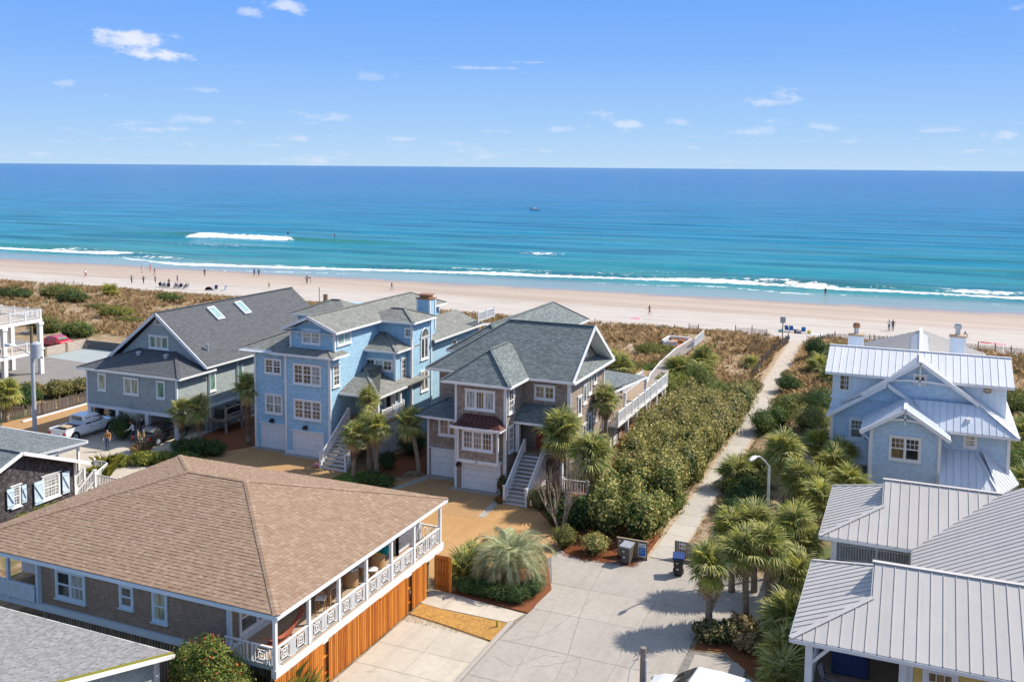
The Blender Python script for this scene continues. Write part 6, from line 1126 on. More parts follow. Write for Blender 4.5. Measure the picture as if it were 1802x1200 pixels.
for a in (('ball_shrub','small round olive shrub on red mulch beside the street slab',-18.7,51.9,ball(.75,.7),1800,.10,'leaf_olive',None),('ball_shrub','small round brownish shrub on red mulch by the bin screen',-16.75,51.75,ball(.85,.65),2000,.10,'leaf_hedge',None),
 ('broadleaf_shrub','glossy deep green broadleaf shrub under the bare tree',-19.3,54.9,[(-.5,.2,.7,1.2,1.1,.9),(.6,.4,.8,1.0,1.0,1.1)],3000,.26,'leaf_dark',('leaf_mid',.5)),('round_shrub','rounded olive brown shrub at the foot of the cedar house stair',-22.4,57.4,[(0,0,.6,1.0,.9,.8),(.9,.5,.6,.8,.8,.8)],3200,.10,'leaf_brown',('leaf_olive',.6)),
 ('camellia','upright shrub with red blooms beside the cedar garage door',-25.35,57.9,[(0,0,.8,.42,.4,.85)],900,.13,'leaf_dark',('flower_red',.12)),('azalea','low pink flowering shrub beside the cedar house newel post',-25.2,57.2,[(0,0,.2,.4,.35,.28)],400,.10,'leaf_mid',('flower_red',.8)),
 ('ball_shrub','dark clipped ball shrub by the white lattice',-35.75,60.2,ball(.75,.75),1800,.10,'leaf_dark',None),('clipped_shrub','large dark clipped shrub under the lattice wall of the blue house',-35.9,64.3,[(0,0,.8,1.2,1.1,1.0)],3000,.11,'leaf_dark',None),('clipped_shrub','tall dark clipped shrub against the cedar garage wing',-33.4,63.6,[(0,0,1.2,.8,1.2,1.4)],2600,.11,'leaf_dark',None),
 ('low_hedge','low spreading green hedge at the edge of the small lawn',-34.6,57.2,[(-.6,0,.3,1.1,.9,.5),(.5,-.3,.3,.9,.8,.5)],3200,.10,'leaf_mid',('leaf_dark',.6)),
 ('round_bush','big round dark bush beside the white pickup',-59.4,57.9,ball(1.05,1.15),3200,.11,'leaf_dark',None),
 ('low_hedge','dark green hedge below the pair of palms at the grey house',-51.0,56.9,[(-1.4,.2,.4,1.0,.9,.7),(0,.3,.5,1.1,.9,.8),(1.3,.7,.5,1.0,.9,.8)],5200,.12,'leaf_dark',('leaf_mid',.25)),('low_hedge','yellowing low planting behind the tan roof ridge',-53.3,53.6,[(-1.2,-.9,.3,1.0,.8,.5),(.2,0,.35,1.1,.9,.6),(1.5,.7,.35,1.0,.8,.6)],4200,.13,'leaf_yellow',('leaf_mid',.6)),('low_hedge','green planting between tan roof and carport',-49.8,54.6,[(0,0,.4,1.2,1.1,.6),(-1.2,.3,.35,.9,.8,.5)],3000,.12,'leaf_mid',('leaf_dark',.4)),
 ('cottage_shrub','yellow-green shrub below the shuttered cottage window',-48.6,41.6,[(0,0,.8,.9,1.3,.8),(-.2,-1.8,.7,.8,1.1,.8)],3000,.14,'leaf_yellow',('leaf_mid',.7)),
 ('berry_shrub','large green shrub with red berries at the porch corner',-25.2,28.6,[(0,0,2.1,1.5,1.1,1.6),(-1.0,.3,1.7,.9,.9,1.5),(1.4,-.4,1.5,1.2,.9,1.4)],15000,.12,'leaf_mid',('leaf_yellow',.7)),
 ('clipped_hedge','low clipped hedge around the foot of the pindo palm',-19.9,44.6,[(-1.5,-.5,.35,.8,.6,.5),(-.6,-.55,.35,.8,.6,.5),(.4,-.6,.35,.8,.6,.5),(1.3,-.5,.35,.8,.65,.5),(1.75,.5,.35,.6,.8,.48),(1.7,1.4,.3,.5,.8,.42)],9000,.075,'leaf_dark',('leaf_mid',.5)),
 ('path_shrub','dark shrub crowding the right edge of the path',-11.7,82.2,[(0,0,.9,1.1,1.6,1.0),(.9,1.8,.9,1.1,1.3,1.1)],3600,.14,'leaf_mid',('leaf_dark',.7)),('path_shrub','olive shrub where the path turns to sand',-10.6,88,[(0,0,.9,1.4,1.5,1.0),(.6,1.9,.8,1.2,1.3,.9)],3600,.14,'leaf_olive',('leaf_mid',.6)),
 ('rounded_hedge','large clipped rounded hedge left of the pale blue house',-7.9,84.2,[(0,0,.8,1.9,1.9,1.25)],5200,.11,'leaf_hedge',('leaf_mid',.7)),('rounded_hedge','dark rounded hedge behind the clipped one',-7.6,89.5,[(0,0,.9,1.8,2.4,1.35)],5200,.11,'leaf_dark',('leaf_mid',.4)),
 ('path_shrub','small olive shrub leaning over the left edge of the sand path',-14.8,97.2,[(0,0,.5,.8,1.2,.7)],1500,.14,'leaf_olive',('leaf_brown',.5)),('path_shrub','low brown scrub on the right edge of the sand path',-12.5,104.5,[(0,0,.4,.7,1.3,.55)],1300,.14,'leaf_brown',('leaf_olive',.5)),('dark_scrub','dark shrub beside the sand fence',-11.6,98.5,[(0,0,.7,1.3,1.4,.9)],2400,.14,'leaf_dark',('leaf_mid',.5)),('dark_scrub','tall dark green shrub at the bend of the sand fence',-10.6,114.4,[(0,0,1.0,1.4,1.3,1.4),(.8,-.5,.7,1.0,1.0,1.0)],3600,.15,'leaf_dark',('leaf_mid',.4)),
 ('hedge','dark hedge bank along the path beneath the lamp',-9.9,63.5,[(-.6,-2,.5,.9,1.3,.75),(-.5,0,.55,1.0,1.4,.85),(-.3,2,.6,1.0,1.4,.9),(.6,-1,.7,1.0,1.2,1.0)],6500,.12,'leaf_dark',('leaf_mid',.35)),
 ('bed_shrub','dark shrub with bronze leaves at the driveway bed edge',-8.5,44.2,[(0,0,.4,.8,.7,.55),(.9,.3,.4,.7,.7,.6)],2000,.16,'leaf_dark',('leaf_brown',.8)),('bed_shrub','bronze leaved plants below the three street palms',-6.6,44.0,[(0,0,.35,.8,.7,.5),(-.5,1.1,.45,.8,.7,.65)],1900,.2,'leaf_brown',('palm_dead',.35)),
 ('boardwalk_shrub','yellow-brown shrub beside the boardwalk rail',-22.0,89.5,[(0,0,.9,1.4,1.9,1.1),(.7,2.0,.8,1.2,1.5,1.0)],4200,.16,'leaf_yellow',('leaf_mid',.9)),('boardwalk_shrub','dense green shrub between boardwalk and tall hedge',-20.0,94.5,[(0,0,1.0,1.6,2.0,1.3),(-1.2,1.8,.9,1.4,1.6,1.2)],5200,.16,'leaf_mid',('leaf_olive',.6)),('boardwalk_shrub','brown shrub next to the white bench deck',-29.0,110,[(0,0,.6,2.0,1.8,.8),(1.5,1,.5,1.4,1.4,.7)],3600,.18,'leaf_olive',('leaf_yellow',.4)),
 ('lawn_shrub','green ground cover behind the cedar house deck',-28,101.5,[(-2,0,.1,2.4,2.0,.5),(1.4,.6,.1,2.2,2.0,.5)],4200,.18,'leaf_mid',('leaf_yellow',.25)),('lot_shrub','rusty shrub row between parking lot and picket fence',-76.2,66.5,[(-1.5,-2.2,.6,1.6,1.6,1.0),(0,0,.6,1.6,1.6,.9),(1.4,2.2,.6,1.6,1.7,.9),(2.4,4.2,.7,1.3,1.5,1.2)],8000,.2,'leaf_olive',('leaf_brown',.8)),('lot_shrub','dark juniper at the end of the lot shrub row',-75.6,62,[(0,0,.8,1.3,1.5,1.2)],2600,.17,'leaf_dark',('leaf_mid',.5)),
 ('side_shrub','green shrub at the right wall of the pale blue house',7.6,79,[(0,0,.9,1.2,2.5,1.2)],3600,.16,'leaf_mid',('leaf_olive',.6)),('dune_scrub','olive scrub behind the pale blue house',9.5,96,[(0,0,.8,2.5,3,1.2)],3600,.2,'leaf_olive',('leaf_mid',.5)),('stair_shrub','light green bush beneath the cedar house porch post',-21.4,62.3,[(0,0,.7,.9,1.0,.9)],1800,.12,'leaf_olive',None),('deck_shrub','round shrub beside the cedar house flank garage',-19.8,72.0,[(0,0,.6,1.0,1.2,.7)],1800,.12,'leaf_olive',None)):
    nm,lb,x,y,bl,n,sz,mt,mx_=a; shrub(nm,lb,x,y,bl,n,sz,mt,rh.randint(0,999),'hedge' if 'hedge' in nm else 'shrub',None,0 if y<80 else None,mix=mx_)
for i,(x,y,r_,hh,mt,lb) in enumerate(((-134.5,109,3.6,1.9,'leaf_dark','dark dune bush at the far left by the deck rail'),(-127.5,112.2,4.2,2.2,'leaf_olive','wide olive dune bush beyond the glass deck rail'),(-122,109.5,2.8,1.8,'leaf_dark','dark bush tucked behind the wide olive dune bush'),(-106.5,103.3,3.0,1.7,'leaf_yellow','bright yellow-green bush alone in the brown dune grass'),(-99.6,90,2.4,2.1,'leaf_mid','upright green bush behind the pale lot wall'),(-107.6,115.2,2.2,1.5,'leaf_mid','green dune bush above the grey gable roof edge'),(-106.0,90.5,2.4,2.4,'leaf_olive','brownish bush behind the white columns'),(-113,106,1.8,.9,'leaf_olive','low olive patch on the open dune'),(-101,100,2.4,.8,'leaf_olive','low green mat on the dune near the lot'),(-112,119,1.6,.9,'leaf_mid','small green dune bush near the beach edge'),(-38,99,2.4,1.3,'leaf_mid','green bush seen between the blue and cedar houses'),(-34.5,96,2.0,1.2,'leaf_yellow','yellow-green bush behind the cedar house ridge'),(-8.4,118,1.6,.8,'leaf_olive','low scrub near the beach end of the fence'))):
    shrub('dune_bush',lb,x,y,[(0,0,hh*.35,r_*.6,r_*.6,hh*.6),(r_*.5,.3,hh*.3,r_*.5,r_*.5,hh*.55),(-r_*.5,-.2,hh*.3,r_*.5,r_*.5,hh*.5)],int(900*r_),.2,mt,60+i,'bush','bushes on the dune',mix=('leaf_olive',.4))
# red berries: small fruit among the leaves
be=[o for o in bpy.data.objects if o.name.startswith('berry_shrub')][0]; leafmesh('berries',[(0,0,2.1,1.55,1.15,1.65),(-1.0,.3,1.7,.95,.95,1.55),(1.4,-.4,1.5,1.25,.95,1.45)],420,.09,'flower_red',5,be,.12,asp=1.1)
# bare crape myrtle
bt=thing('bare_tree','leafless multi-trunk tree with pale branches before the cedar stair','tree',(-19.7,54.0,0)); tb=MB(); tw=MB(); rb=random.Random(4)
def branch(p,d,L_,r_,lev):
    n=4; P=[p]; 
    for i in range(n): d=(d+Vector((rb.uniform(-.16,.16),rb.uniform(-.16,.16),rb.uniform(-.02,.12)))).normalized(); P.append(P[-1]+d*L_/n)
    (tb if lev<2 else tw).tube(P,[r_*(1-.5*i/n) for i in range(n+1)],6 if lev<2 else 3,cap=lev<1)
    if lev<4:
        for k in range(rb.choice((2,3,3)) if lev else 3): branch(P[rb.choice((2,3,4))],(d+Vector((rb.uniform(-.65,.65),rb.uniform(-.65,.65),rb.uniform(0,.35)))).normalized(),L_*rb.uniform(.55,.8),r_*.5,lev+1)
for k in range(5): a=k*1.26+.3; branch(Vector((.12*math.cos(a),.12*math.sin(a),0)),Vector((.42*math.cos(a),.42*math.sin(a),1)).normalized(),2.1,.085,0)
tb.build('trunk','bark_pale',bt,local=True); tw.build('twigs','bark_pale',bt,local=True,kind='stuff',fix=False)
# ---- grasses
def tufts(name,pts,nb,hgt,wid,mat,seed,spread=.35,kind='stuff',lean=.5):
    rg=np.random.default_rng(seed); P=np.repeat(np.array(pts,float),nb,axis=0); n=len(P); a=rg.uniform(0,2*np.pi,n); r_=rg.random(n)*spread
    b_=P+np.stack([np.cos(a)*r_*.5,np.sin(a)*r_*.5,np.full(n,-.03)],1); H_=hgt*rg.uniform(.5,1.25,n); ln=lean*rg.uniform(.3,1.4,n)*H_
    out=np.stack([np.cos(a),np.sin(a),np.zeros(n)],1); sd_=np.stack([-np.sin(a),np.cos(a),np.zeros(n)],1)*wid
    mid=b_+out*ln[:,None]*.35+np.stack([np.zeros(n),np.zeros(n),H_*.65],1); tip=b_+out*ln[:,None]+np.stack([np.zeros(n),np.zeros(n),H_],1)
    v=np.stack([b_-sd_,b_+sd_,mid+sd_*.8,tip,mid-sd_*.8],1).reshape(-1,3); me=bpy.data.meshes.new(name); me.vertices.add(5*n); me.vertices.foreach_set('co',v.astype(np.float32).ravel()); me.loops.add(5*n); me.loops.foreach_set('vertex_index',np.arange(5*n,dtype=np.int32)); me.polygons.add(n); me.polygons.foreach_set('loop_start',np.arange(0,5*n,5,dtype=np.int32)); me.update(); me.validate(); me.materials.append(MATS[mat])
    o=bpy.data.objects.new(name,me); COL.objects.link(o); o['kind']=kind; return o
rg=random.Random(31); pts=[]
while len(pts)<15000:
    x=rg.uniform(-165,22) if rg.random()<.6 else rg.uniform(-60,22); y=rg.uniform(82,129)+yshore(x)*.4
    if x<-70 and y<92: continue
    if abs(x+13.6+.02*(y-90))<1.5: continue
    if -26.8<x<-23.6 and y<122: continue
    e_=y-yshore(x)*.4
    dens=.12+.88*sm(-.25,.35,nz(x,y,7,11))
    if e_>124: dens*=max(0,(130-e_)/6)*.8
    if y<95 and -50<x<12: dens*=.35
    if rg.random()<dens: pts.append((x,y,gz(x,y)))
o=tufts('dune_grass',pts,11,.62,.030,'grass_dune',1,.55,lean=.75); tagp(o,'dry golden beach grass covering the dune behind the houses','dune grass')
pts=[(rg.uniform(-165,22),rg.uniform(84,127),0) for _ in range(2200)]; pts=[(x,y,gz(x,y)) for x,y,_ in pts if abs(x+13.6+.02*(y-90))>1.6 and not(x<-70 and y<92) and nz(x,y,9,23)>-.05 and not(-26.8<x<-23.6)]
o=tufts('dune_weeds',pts,12,.42,.045,'leaf_olive',3,.7); tagp(o,'scattered olive green weeds among the dry dune grass','weeds')
pts=[(rg.uniform(-22.8,-17.9),rg.uniform(39.9,41.75),.05) for _ in range(1600)]; o=tufts('lawn_grass',pts,7,.05,.006,'grass_dune',5,.2); tagp(o,'dormant golden lawn strip by the driveway','grass')
pts=[]
for y in np.arange(53,92,.16):
    for s_ in (-1,1):
        if rg.random()<.6: x=-13.0+s_*(.85+rg.random()*.35); pts.append((x,y,0))
o=tufts('path_edge_grass',pts,6,.13,.014,'leaf_brown',6,.3); tagp(o,'leaf litter and grass along both edges of the beach path','grass')
for i,(x,y,hh,mt,lb) in enumerate(((-23.6,29.6,1.7,'palm_yellow','arching ornamental grass in front of the orange fence end'),(-22.6,30.4,1.5,'palm_yellow','green ornamental grass clump by the fence boards'),(-54.9,55.4,.75,'grass_dune','pampas grass with pale plumes at the carport drive'),(-54.6,51.6,.9,'leaf_yellow','golden grass clump beside the white picket fence'),(-53.2,49.8,.9,'leaf_yellow','spiky yellow plant inside the white picket fence'))):
    g_=thing('ornamental_grass',lb,'grass',(x,y,0),0,'ornamental grass clumps'); o=tufts('blades',[(rg.uniform(-.3,.3),rg.uniform(-.3,.3),0) for _ in range(14)],22,hh,.02,mt,40+i,.5,lean=.8); o.parent=g_
    if 'pampas' in lb:
        mb=MB()
        for k in range(4): a=k*1.7; mb.tube([(0,0,0),(.15*math.cos(a),.15*math.sin(a),1.2),(.25*math.cos(a),.25*math.sin(a),1.5),(.3*math.cos(a),.3*math.sin(a),2.0)],[.012,.012,.09,.01],6)
        mb.build('plumes','grass_dune',g_,local=True)
# pine-straw mulch texture: loose needles lying on the beds
pts=[(rg.uniform(-18.4,-14.2),rg.uniform(50.8,53.6),.05) for _ in range(1500)]+[(rg.uniform(-23,-21.6),rg.uniform(70,86),.03) for _ in range(900)]+[(rg.uniform(-21,-18.4),rg.uniform(62,86),.03) for _ in range(900)]
o=tufts('pine_straw',pts,7,.05,.012,'straw_red' if 'straw_red' in MATS else 'palm_dead',9,.5,lean=3.5); tagp(o,'loose red pine straw lying over the planting beds','mulch')
# ================================================================ people
def skinmesh(J,E,rad,root,sub=1):
    me=bpy.data.meshes.new('tmp'); ks=list(J); me.from_pydata([J[k] for k in ks],[(ks.index(a),ks.index(b_)) for a,b_ in E],[]); ob=bpy.data.objects.new('tmp',me); COL.objects.link(ob)
    m_=ob.modifiers.new('s','SKIN'); m_.use_smooth_shade=True; sv=me.skin_vertices[0].data
    for i,k in enumerate(ks): r_=rad[k]; sv[i].radius=r_ if isinstance(r_,tuple) else (r_,r_); sv[i].use_root=(k==root)
    ob.modifiers.new('d','SUBSURF').levels=sub; bpy.context.view_layer.update(); dg=bpy.context.evaluated_depsgraph_get(); ev=ob.evaluated_get(dg); out=bpy.data.meshes.new_from_object(ev); bpy.data.objects.remove(ob); return out
def body_mesh(pose):
    st=pose.get('stride',0); bend=pose.get('bend',0); ra=pose.get('ra',(0,-.05)); la=pose.get('la',(0,.05)); sit=pose.get('sit',False)
    hip=.92 if not sit else .38; J={}; rad={}
    def j(k,p,r_): J[k]=Vector(p); rad[k]=r_
    by=-math.sin(bend); bz=math.cos(bend); T=lambda d,x=0: (x,by*d,hip+bz*d)
    j('pel',(0,0,hip),(.145,.105)); j('wai',T(.17),(.125,.09)); j('che',T(.38),(.16,.105)); j('nek',T(.53),(.06,.055)); j('hd0',(0,by*.60-.01,hip+bz*.60+.0),(.07,.075)); j('hd1',(0,by*.70-.02,hip+bz*.70),(.085,.10)); j('hd2',(0,by*.78-.015,hip+bz*.78),(.062,.075))
    E=[('pel','wai'),('wai','che'),('che','nek'),('nek','hd0'),('hd0','hd1'),('hd1','hd2')]
    for s_,n in ((-1,'l'),(1,'r')):
        d=st*s_
        if sit: kn=(s_*.12,-.42,.42); an=(s_*.12,-.62,.09); to=(s_*.12,-.80,.06)
        else: kn=(s_*.095,-d*.55-.03 if d>0 else -d*.35-.03,.48); an=(s_*.095,-d,.09+(.06 if d<0 else 0)); to=(s_*.11,-d-.17,.04+(.02 if d<0 else 0))
        j('hip'+n,(s_*.09,0,hip-.06),(.095,.095)); j('kne'+n,kn,.062); j('cal'+n,tuple((a*.6+c*.4) for a,c in zip(kn,an)),.058); j('ank'+n,an,.04); j('toe'+n,to,(.045,.03))
        E+=[('pel','hip'+n),('hip'+n,'kne'+n),('kne'+n,'cal'+n),('cal'+n,'ank'+n),('ank'+n,'toe'+n)]
        fw_,sd_=(ra if s_>0 else la); sh=T(.47,s_*.19); el_=(sh[0]+s_*(.05+abs(sd_)),sh[1]-fw_*.55,sh[2]-.27); wr=(el_[0]+s_*.01,el_[1]-fw_*.9-.06,el_[2]-.24+abs(fw_)*.45); ha=(wr[0],wr[1]-.03-.05*fw_,wr[2]-.06+.04*abs(fw_))
        j('sho'+n,sh,(.065,.06)); j('elb'+n,el_,.042); j('wri'+n,wr,.028); j('pal'+n,ha,(.036,.02)); E+=[('che','sho'+n),('sho'+n,'elb'+n),('elb'+n,'wri'+n),('wri'+n,'pal'+n)]
        for q,(ox,ln) in enumerate(((-.028,.06),(-.010,.075),(.010,.07),(.027,.055))):
            j('f%d%s'%(q,n),(ha[0]+ox*.4,ha[1]-.01+ox,ha[2]-ln),.009); E.append(('pal'+n,'f%d%s'%(q,n)))
        j('th'+n,(ha[0]-s_*.03,ha[1]-.04,ha[2]-.02),.010); E.append(('pal'+n,'th'+n))
    me=skinmesh(J,E,rad,'pel'); me.name='body'
    segs=[]; part={'pel':2,'wai':1,'che':1,'nek':0,'hd':0,'sho':1,'elb':1,'wri':0,'pal':0,'f':0,'th':0,'hip':2,'kne':2,'cal':2,'ank':2,'toe':3}
    shorts=pose.get('shorts'); 
    def kind(k):
        for p,v in part.items():
            if k.startswith(p): return v
        return 0
    mids=[]
    for a,b_ in E:
        for t_ in (.1,.35,.6,.85): mids.append((J[a].lerp(J[b_],t_),a if t_<.5 else b_,a,b_,t_))
    for p in me.polygons:
        c=Vector(p.center); m_=min(mids,key=lambda q:(q[0]-c).length_squared); k=kind(m_[1])
        if m_[1].startswith('elb') and pose.get('tee') : k=0
        if shorts and (m_[1].startswith(('cal','ank')) or (m_[1].startswith('kne') and m_[2].startswith('kne'))): k=0
        if m_[1].startswith('hd') and (c.z>J['hd1'].z+.035 or c.y>J['hd1'].y+.03): k=4
        p.material_index=k; p.use_smooth=True
    return me,J
POSES={k:body_mesh(v) for k,v in dict(stand=dict(ra=(.25,.02),la=(.1,.02)),walk=dict(stride=.28,ra=(-.3,0),la=(.35,0)),walk_shorts=dict(stride=.24,ra=(.3,0),la=(-.3,0),shorts=True,tee=True),stand_shorts=dict(ra=(.1,.03),la=(.1,.03),shorts=True,tee=True),bend=dict(bend=.9,ra=(.8,0),la=(.5,0)),sit=dict(sit=True,bend=-.15,ra=(.5,0),la=(.5,0)),lean=dict(bend=.2,stride=.08,ra=(.3,0),la=(.2,0)),ride=dict(bend=.35,stride=.3,ra=(.2,.25),la=(-.2,.25))).items()}
def face_mesh(J):
    hd=J['hd1']; v=[]; f=[]
    mb=MB(); mb.prism([hd+V(-.014,-.10,-.025),hd+V(.014,-.10,-.025),hd+V(0,-.098,.03)],(0,-.025,0)); 
    for s_ in (-1,1): mb.box(hd.x+s_*.035-.014,hd.x+s_*.035+.014,hd.y-.103,hd.y-.09,hd.z+.012,hd.z+.026,1); mb.box(hd.x+s_*.088-.008,hd.x+s_*.088+.008,hd.y-.015,hd.y+.02,hd.z-.03,hd.z+.03)
    mb.box(hd.x-.026,hd.x+.026,hd.y-.100,hd.y-.086,hd.z-.055,hd.z-.043,2); return mb
def person(x,y,z,rz,pose,label,shirt,pants,shoes='cloth_black',hair='hair_dark',skin='skin',sc=1.0,hat=None,group=None):
    t_=thing('person',label,'person',(x,y,z),rz,group); me,J=POSES[pose]; o=bpy.data.objects.new('body',me); COL.objects.link(o); o.parent=t_
    if not me.materials:
        for q in range(5): me.materials.append(MATS['skin'])
    for q,m_ in enumerate((skin,shirt,pants,shoes,hair)): o.material_slots[q].link='OBJECT'; o.material_slots[q].material=MATS[m_]
    face_mesh(J).build('face',[skin,'black','cloth_red'],t_,local=True)
    if hat: hd=J['hd1']; MB().tube([hd+V(0,0,.035),hd+V(0,0,.09),hd+V(0,.01,.125)],[.098,.085,.03],12).prism([hd+V(-.07,-.07,.045),hd+V(.07,-.07,.045),hd+V(.05,-.19,.035),hd+V(-.05,-.19,.035)],(0,0,.012)).build('cap',hat,t_,local=True)
    t_.scale=(sc,sc,sc); return t_
def bz_(x,y): return gz(x,y)
person(-58.1,55.1,.03,R(35),'stand','person in orange jacket and jeans standing on the carport drive','cloth_orange','cloth_jean',hair='hair_dark')
person(-58.0,57.7,.03,R(-60),'lean','person in white shirt and red cap leaning toward the black sedan','cloth_white','cloth_navy',hat='cloth_red'); person(-58.4,59.0,.03,R(20),'stand','person in black jacket under the grey house by the sedan','cloth_black','cloth_jean')
B=[(-157,144.4,R(90),'walk_shorts','person in white and red walking alone on the sand near the dune','cloth_white','cloth_red'),(-155.7,158.6,R(10),'stand_shorts','person dressed all in white standing at the water film edge','cloth_white','cloth_white'),(-156,161.3,R(-100),'stand_shorts','person in pink top standing in the shallow film','cloth_pink','cloth_tan'),(-149.3,155.6,R(-80),'walk','person in black top and pink trousers striding by the water film','cloth_black','cloth_pink'),
 (-139.4,139.2,R(200),'walk','person in grey jacket and jeans, leading walker of a group of four','cloth_grey','cloth_jean'),(-137.6,140.4,R(195),'walk','person in blue shirt and black trousers walking in the group of four','cloth_navy','cloth_black'),(-135.6,141.4,R(190),'walk_shorts','person in purple shirt and dark shorts walking in the group of four','cloth_purple','cloth_red'),(-134.0,145.6,R(180),'walk_shorts','person in blue shirt following behind the group of four','cloth_blue','cloth_navy'),
 (-140,160.3,R(20),'stand','person dressed in black facing the sea at the wet sand','cloth_black','cloth_black'),(-131.5,166,R(15),'stand_shorts','taller person in bright blue jacket at the water edge','cloth_blue','cloth_navy'),(-130.6,166.4,R(10),'stand_shorts','person in black beside the one in bright blue jacket','cloth_black','cloth_black'),
 (-113.5,147.6,R(60),'stand_shorts','child in lime green shirt alone on the pale sand','cloth_green','cloth_navy'),(-113.0,159.1,R(0),'stand','person in grey top and dark trousers beside a bending companion','cloth_grey','cloth_black'),(-112.3,159.5,R(-60),'bend','person bending down to the damp sand','cloth_navy','skin'),(-91.9,156.6,R(90),'walk','person in dark top striding along the damp sand','cloth_black','cloth_grey'),
 (-38.7,145.4,R(90),'walk_shorts','person in black shirt walking on pale sand past a towel','cloth_black','cloth_red'),(-16.3,190.9,R(20),'stand_shorts','person in dark suit wading at the foam line','cloth_black','cloth_red'),(-3.6,146.2,R(180),'stand','person in white top standing beside companion in dark jacket','cloth_white','cloth_jean'),(-3.1,146.4,R(175),'stand','person in dark jacket and jeans standing on open sand','cloth_black','cloth_jean'),(5.9,136.8,R(150),'stand','person in dark clothes beyond the right chimney','cloth_navy','cloth_black'),
 (-129.2,138.2,R(0),'stand','person in black standing behind the seated beach group','cloth_black','cloth_grey')]
for x,y,rz,ps,lb,sh,pa in B: person(x,y,max(bz_(x,y),SEA-.1)-.005,rz,ps,lb,sh,pa,'skin' if 'shorts' in ps else 'cloth_black',rnd.choice(('hair_dark','hair_light')),'skin',.72 if 'child' in lb else rnd.uniform(.96,1.05),group='people on the beach')
# seated group on low chairs
def beach_chair(x,y,rz,col,label):
    a=thing('beach_chair',label,'beach chair',(x,y,gz(x,y)),rz,'beach chairs on the sand'); MB().prism([(-.28,-.3,.30),(.28,-.3,.30),(.28,.22,.24),(-.28,.22,.24)],(0,0,.03)).build('seat',col,a,local=True); MB().prism([(-.28,.22,.25),(.28,.22,.25),(.28,.55,.95),(-.28,.55,.95)],(0,.03,0)).build('backrest',col,a,local=True)
    for s_ in (-.29,.29): MB().tube([(s_,-.35,0),(s_,-.3,.5),(s_,.32,.52)],.016,5).build('arm','galvanised',a,local=True); MB().tube([(s_,.45,0),(s_,-.25,.28)],.016,5).build('leg','galvanised',a,local=True)
    return a
for i,(x,y,sh,lb) in enumerate(((-130.6,137.6,'cloth_grey','person in grey sitting at the left end of the beach group'),(-129.4,137.2,'cloth_red','person in red sitting low in the beach group'),(-128.6,137.4,'cloth_teal','person in teal sitting in the beach group'),(-127.0,137.5,'cloth_tan','person in tan sitting upright in the beach group'),(-126.1,137.7,'cloth_blue','person in blue sitting in the beach group'),(-124.9,137.9,'cloth_black','person in black sitting at the right end of the beach group'))):
    person(x,y,gz(x,y)-.02,R(200+i*13),'sit',lb,sh,'cloth_navy','skin',group='people on the beach'); beach_chair(x,y,R(200+i*13),'cloth_grey' if i%2 else 'cloth_navy','low folding beach chair under the '+lb.split(' sitting')[0]+' on the beach')
for x,y,rz,c,lb in ((-118.2,138.2,R(30),'cloth_navy','navy beach chair beside the small shade tent'),(-116.6,138.4,R(-20),'shutter','pale blue lounge chair on the empty sand'),(-16.6,137.0,R(170),'chair_blue','bright blue beach chair, left of the pair by the path end'),(-16.0,137.0,R(175),'chair_blue','bright blue beach chair touching its twin by the path end'),(-14.4,136.4,R(190),'chair_blue','bright blue beach chair standing alone beside the yellow bucket')): beach_chair(x,y,rz,c,lb)
def dome(x,y,r_,mat,label,nm='shade_tent'):
    a=thing(nm,label,'tent',(x,y,gz(x,y))); mb=MB(); n=10
    for i in range(5):
        for k in range(n):
            a0,a1=math.pi*k/n*1.2,math.pi*(k+1)/n*1.2; e0,e1=math.pi/2*i/5,math.pi/2*(i+1)/5; P=lambda a_,e_: (r_*math.cos(e_)*math.cos(a_),r_*math.cos(e_)*math.sin(a_),r_*.85*math.sin(e_))
            mb.poly([P(a0,e0),P(a1,e0),P(a1,e1),P(a0,e1)])
    mb.build('canopy',mat,a,local=True,fix=False)
    for k in range(3): t_=math.pi*.6*k; MB().tube([(r_*math.cos(e_)*math.cos(t_)*1.01,r_*math.cos(e_)*math.sin(t_)*1.01,r_*.86*math.sin(e_)) for e_ in np.linspace(0,1.57,7)],.015,5).build('pole','galvanised',a,local=True)
dome(-119.6,138.0,.75,'umbrella','small navy shade tent on the sand near the dune')
def flat(x,y,w_,d_,rz,mat,label):
    a=thing('beach_towel',label,'towel',(x,y,gz(x,y)),rz,'towels on the sand'); mb=MB(); n=6
    for i in range(n): z0,z1=.03+.02*(i%2),.03+.02*((i+1)%2); mb.prism([(-w_/2,-d_/2+d_*i/n,z0),(w_/2,-d_/2+d_*i/n,z0),(w_/2,-d_/2+d_*(i+1)/n,z1),(-w_/2,-d_/2+d_*(i+1)/n,z1)],(0,0,-.02))
    mb.build('cloth',mat,a,local=True); MB().box(-w_/2-.01,w_/2+.01,-d_/2-.04,-d_/2,.0,.05).build('fringe','cloth_white',a,local=True)
flat(-39.3,140.1,1.0,1.7,R(70),'cloth_pink','pink towel lying beside the walker in black'); flat(8.6,139.8,.9,1.7,R(60),'cloth_red','red towel beyond the right chimney'); flat(10.2,139.2,.9,1.6,R(80),'cloth_pink','striped pink towel at the right edge of the sand'); flat(-12.6,136.2,.9,1.6,R(75),'shutter','pale blue towel right of the yellow bucket'); flat(-152,131.5,.8,1.5,R(80),'cloth_purple','purple towel at the far left of the beach'); flat(-139.6,134.5,.9,1.6,R(70),'cloth_yellow','yellow and teal towel at the dune edge')
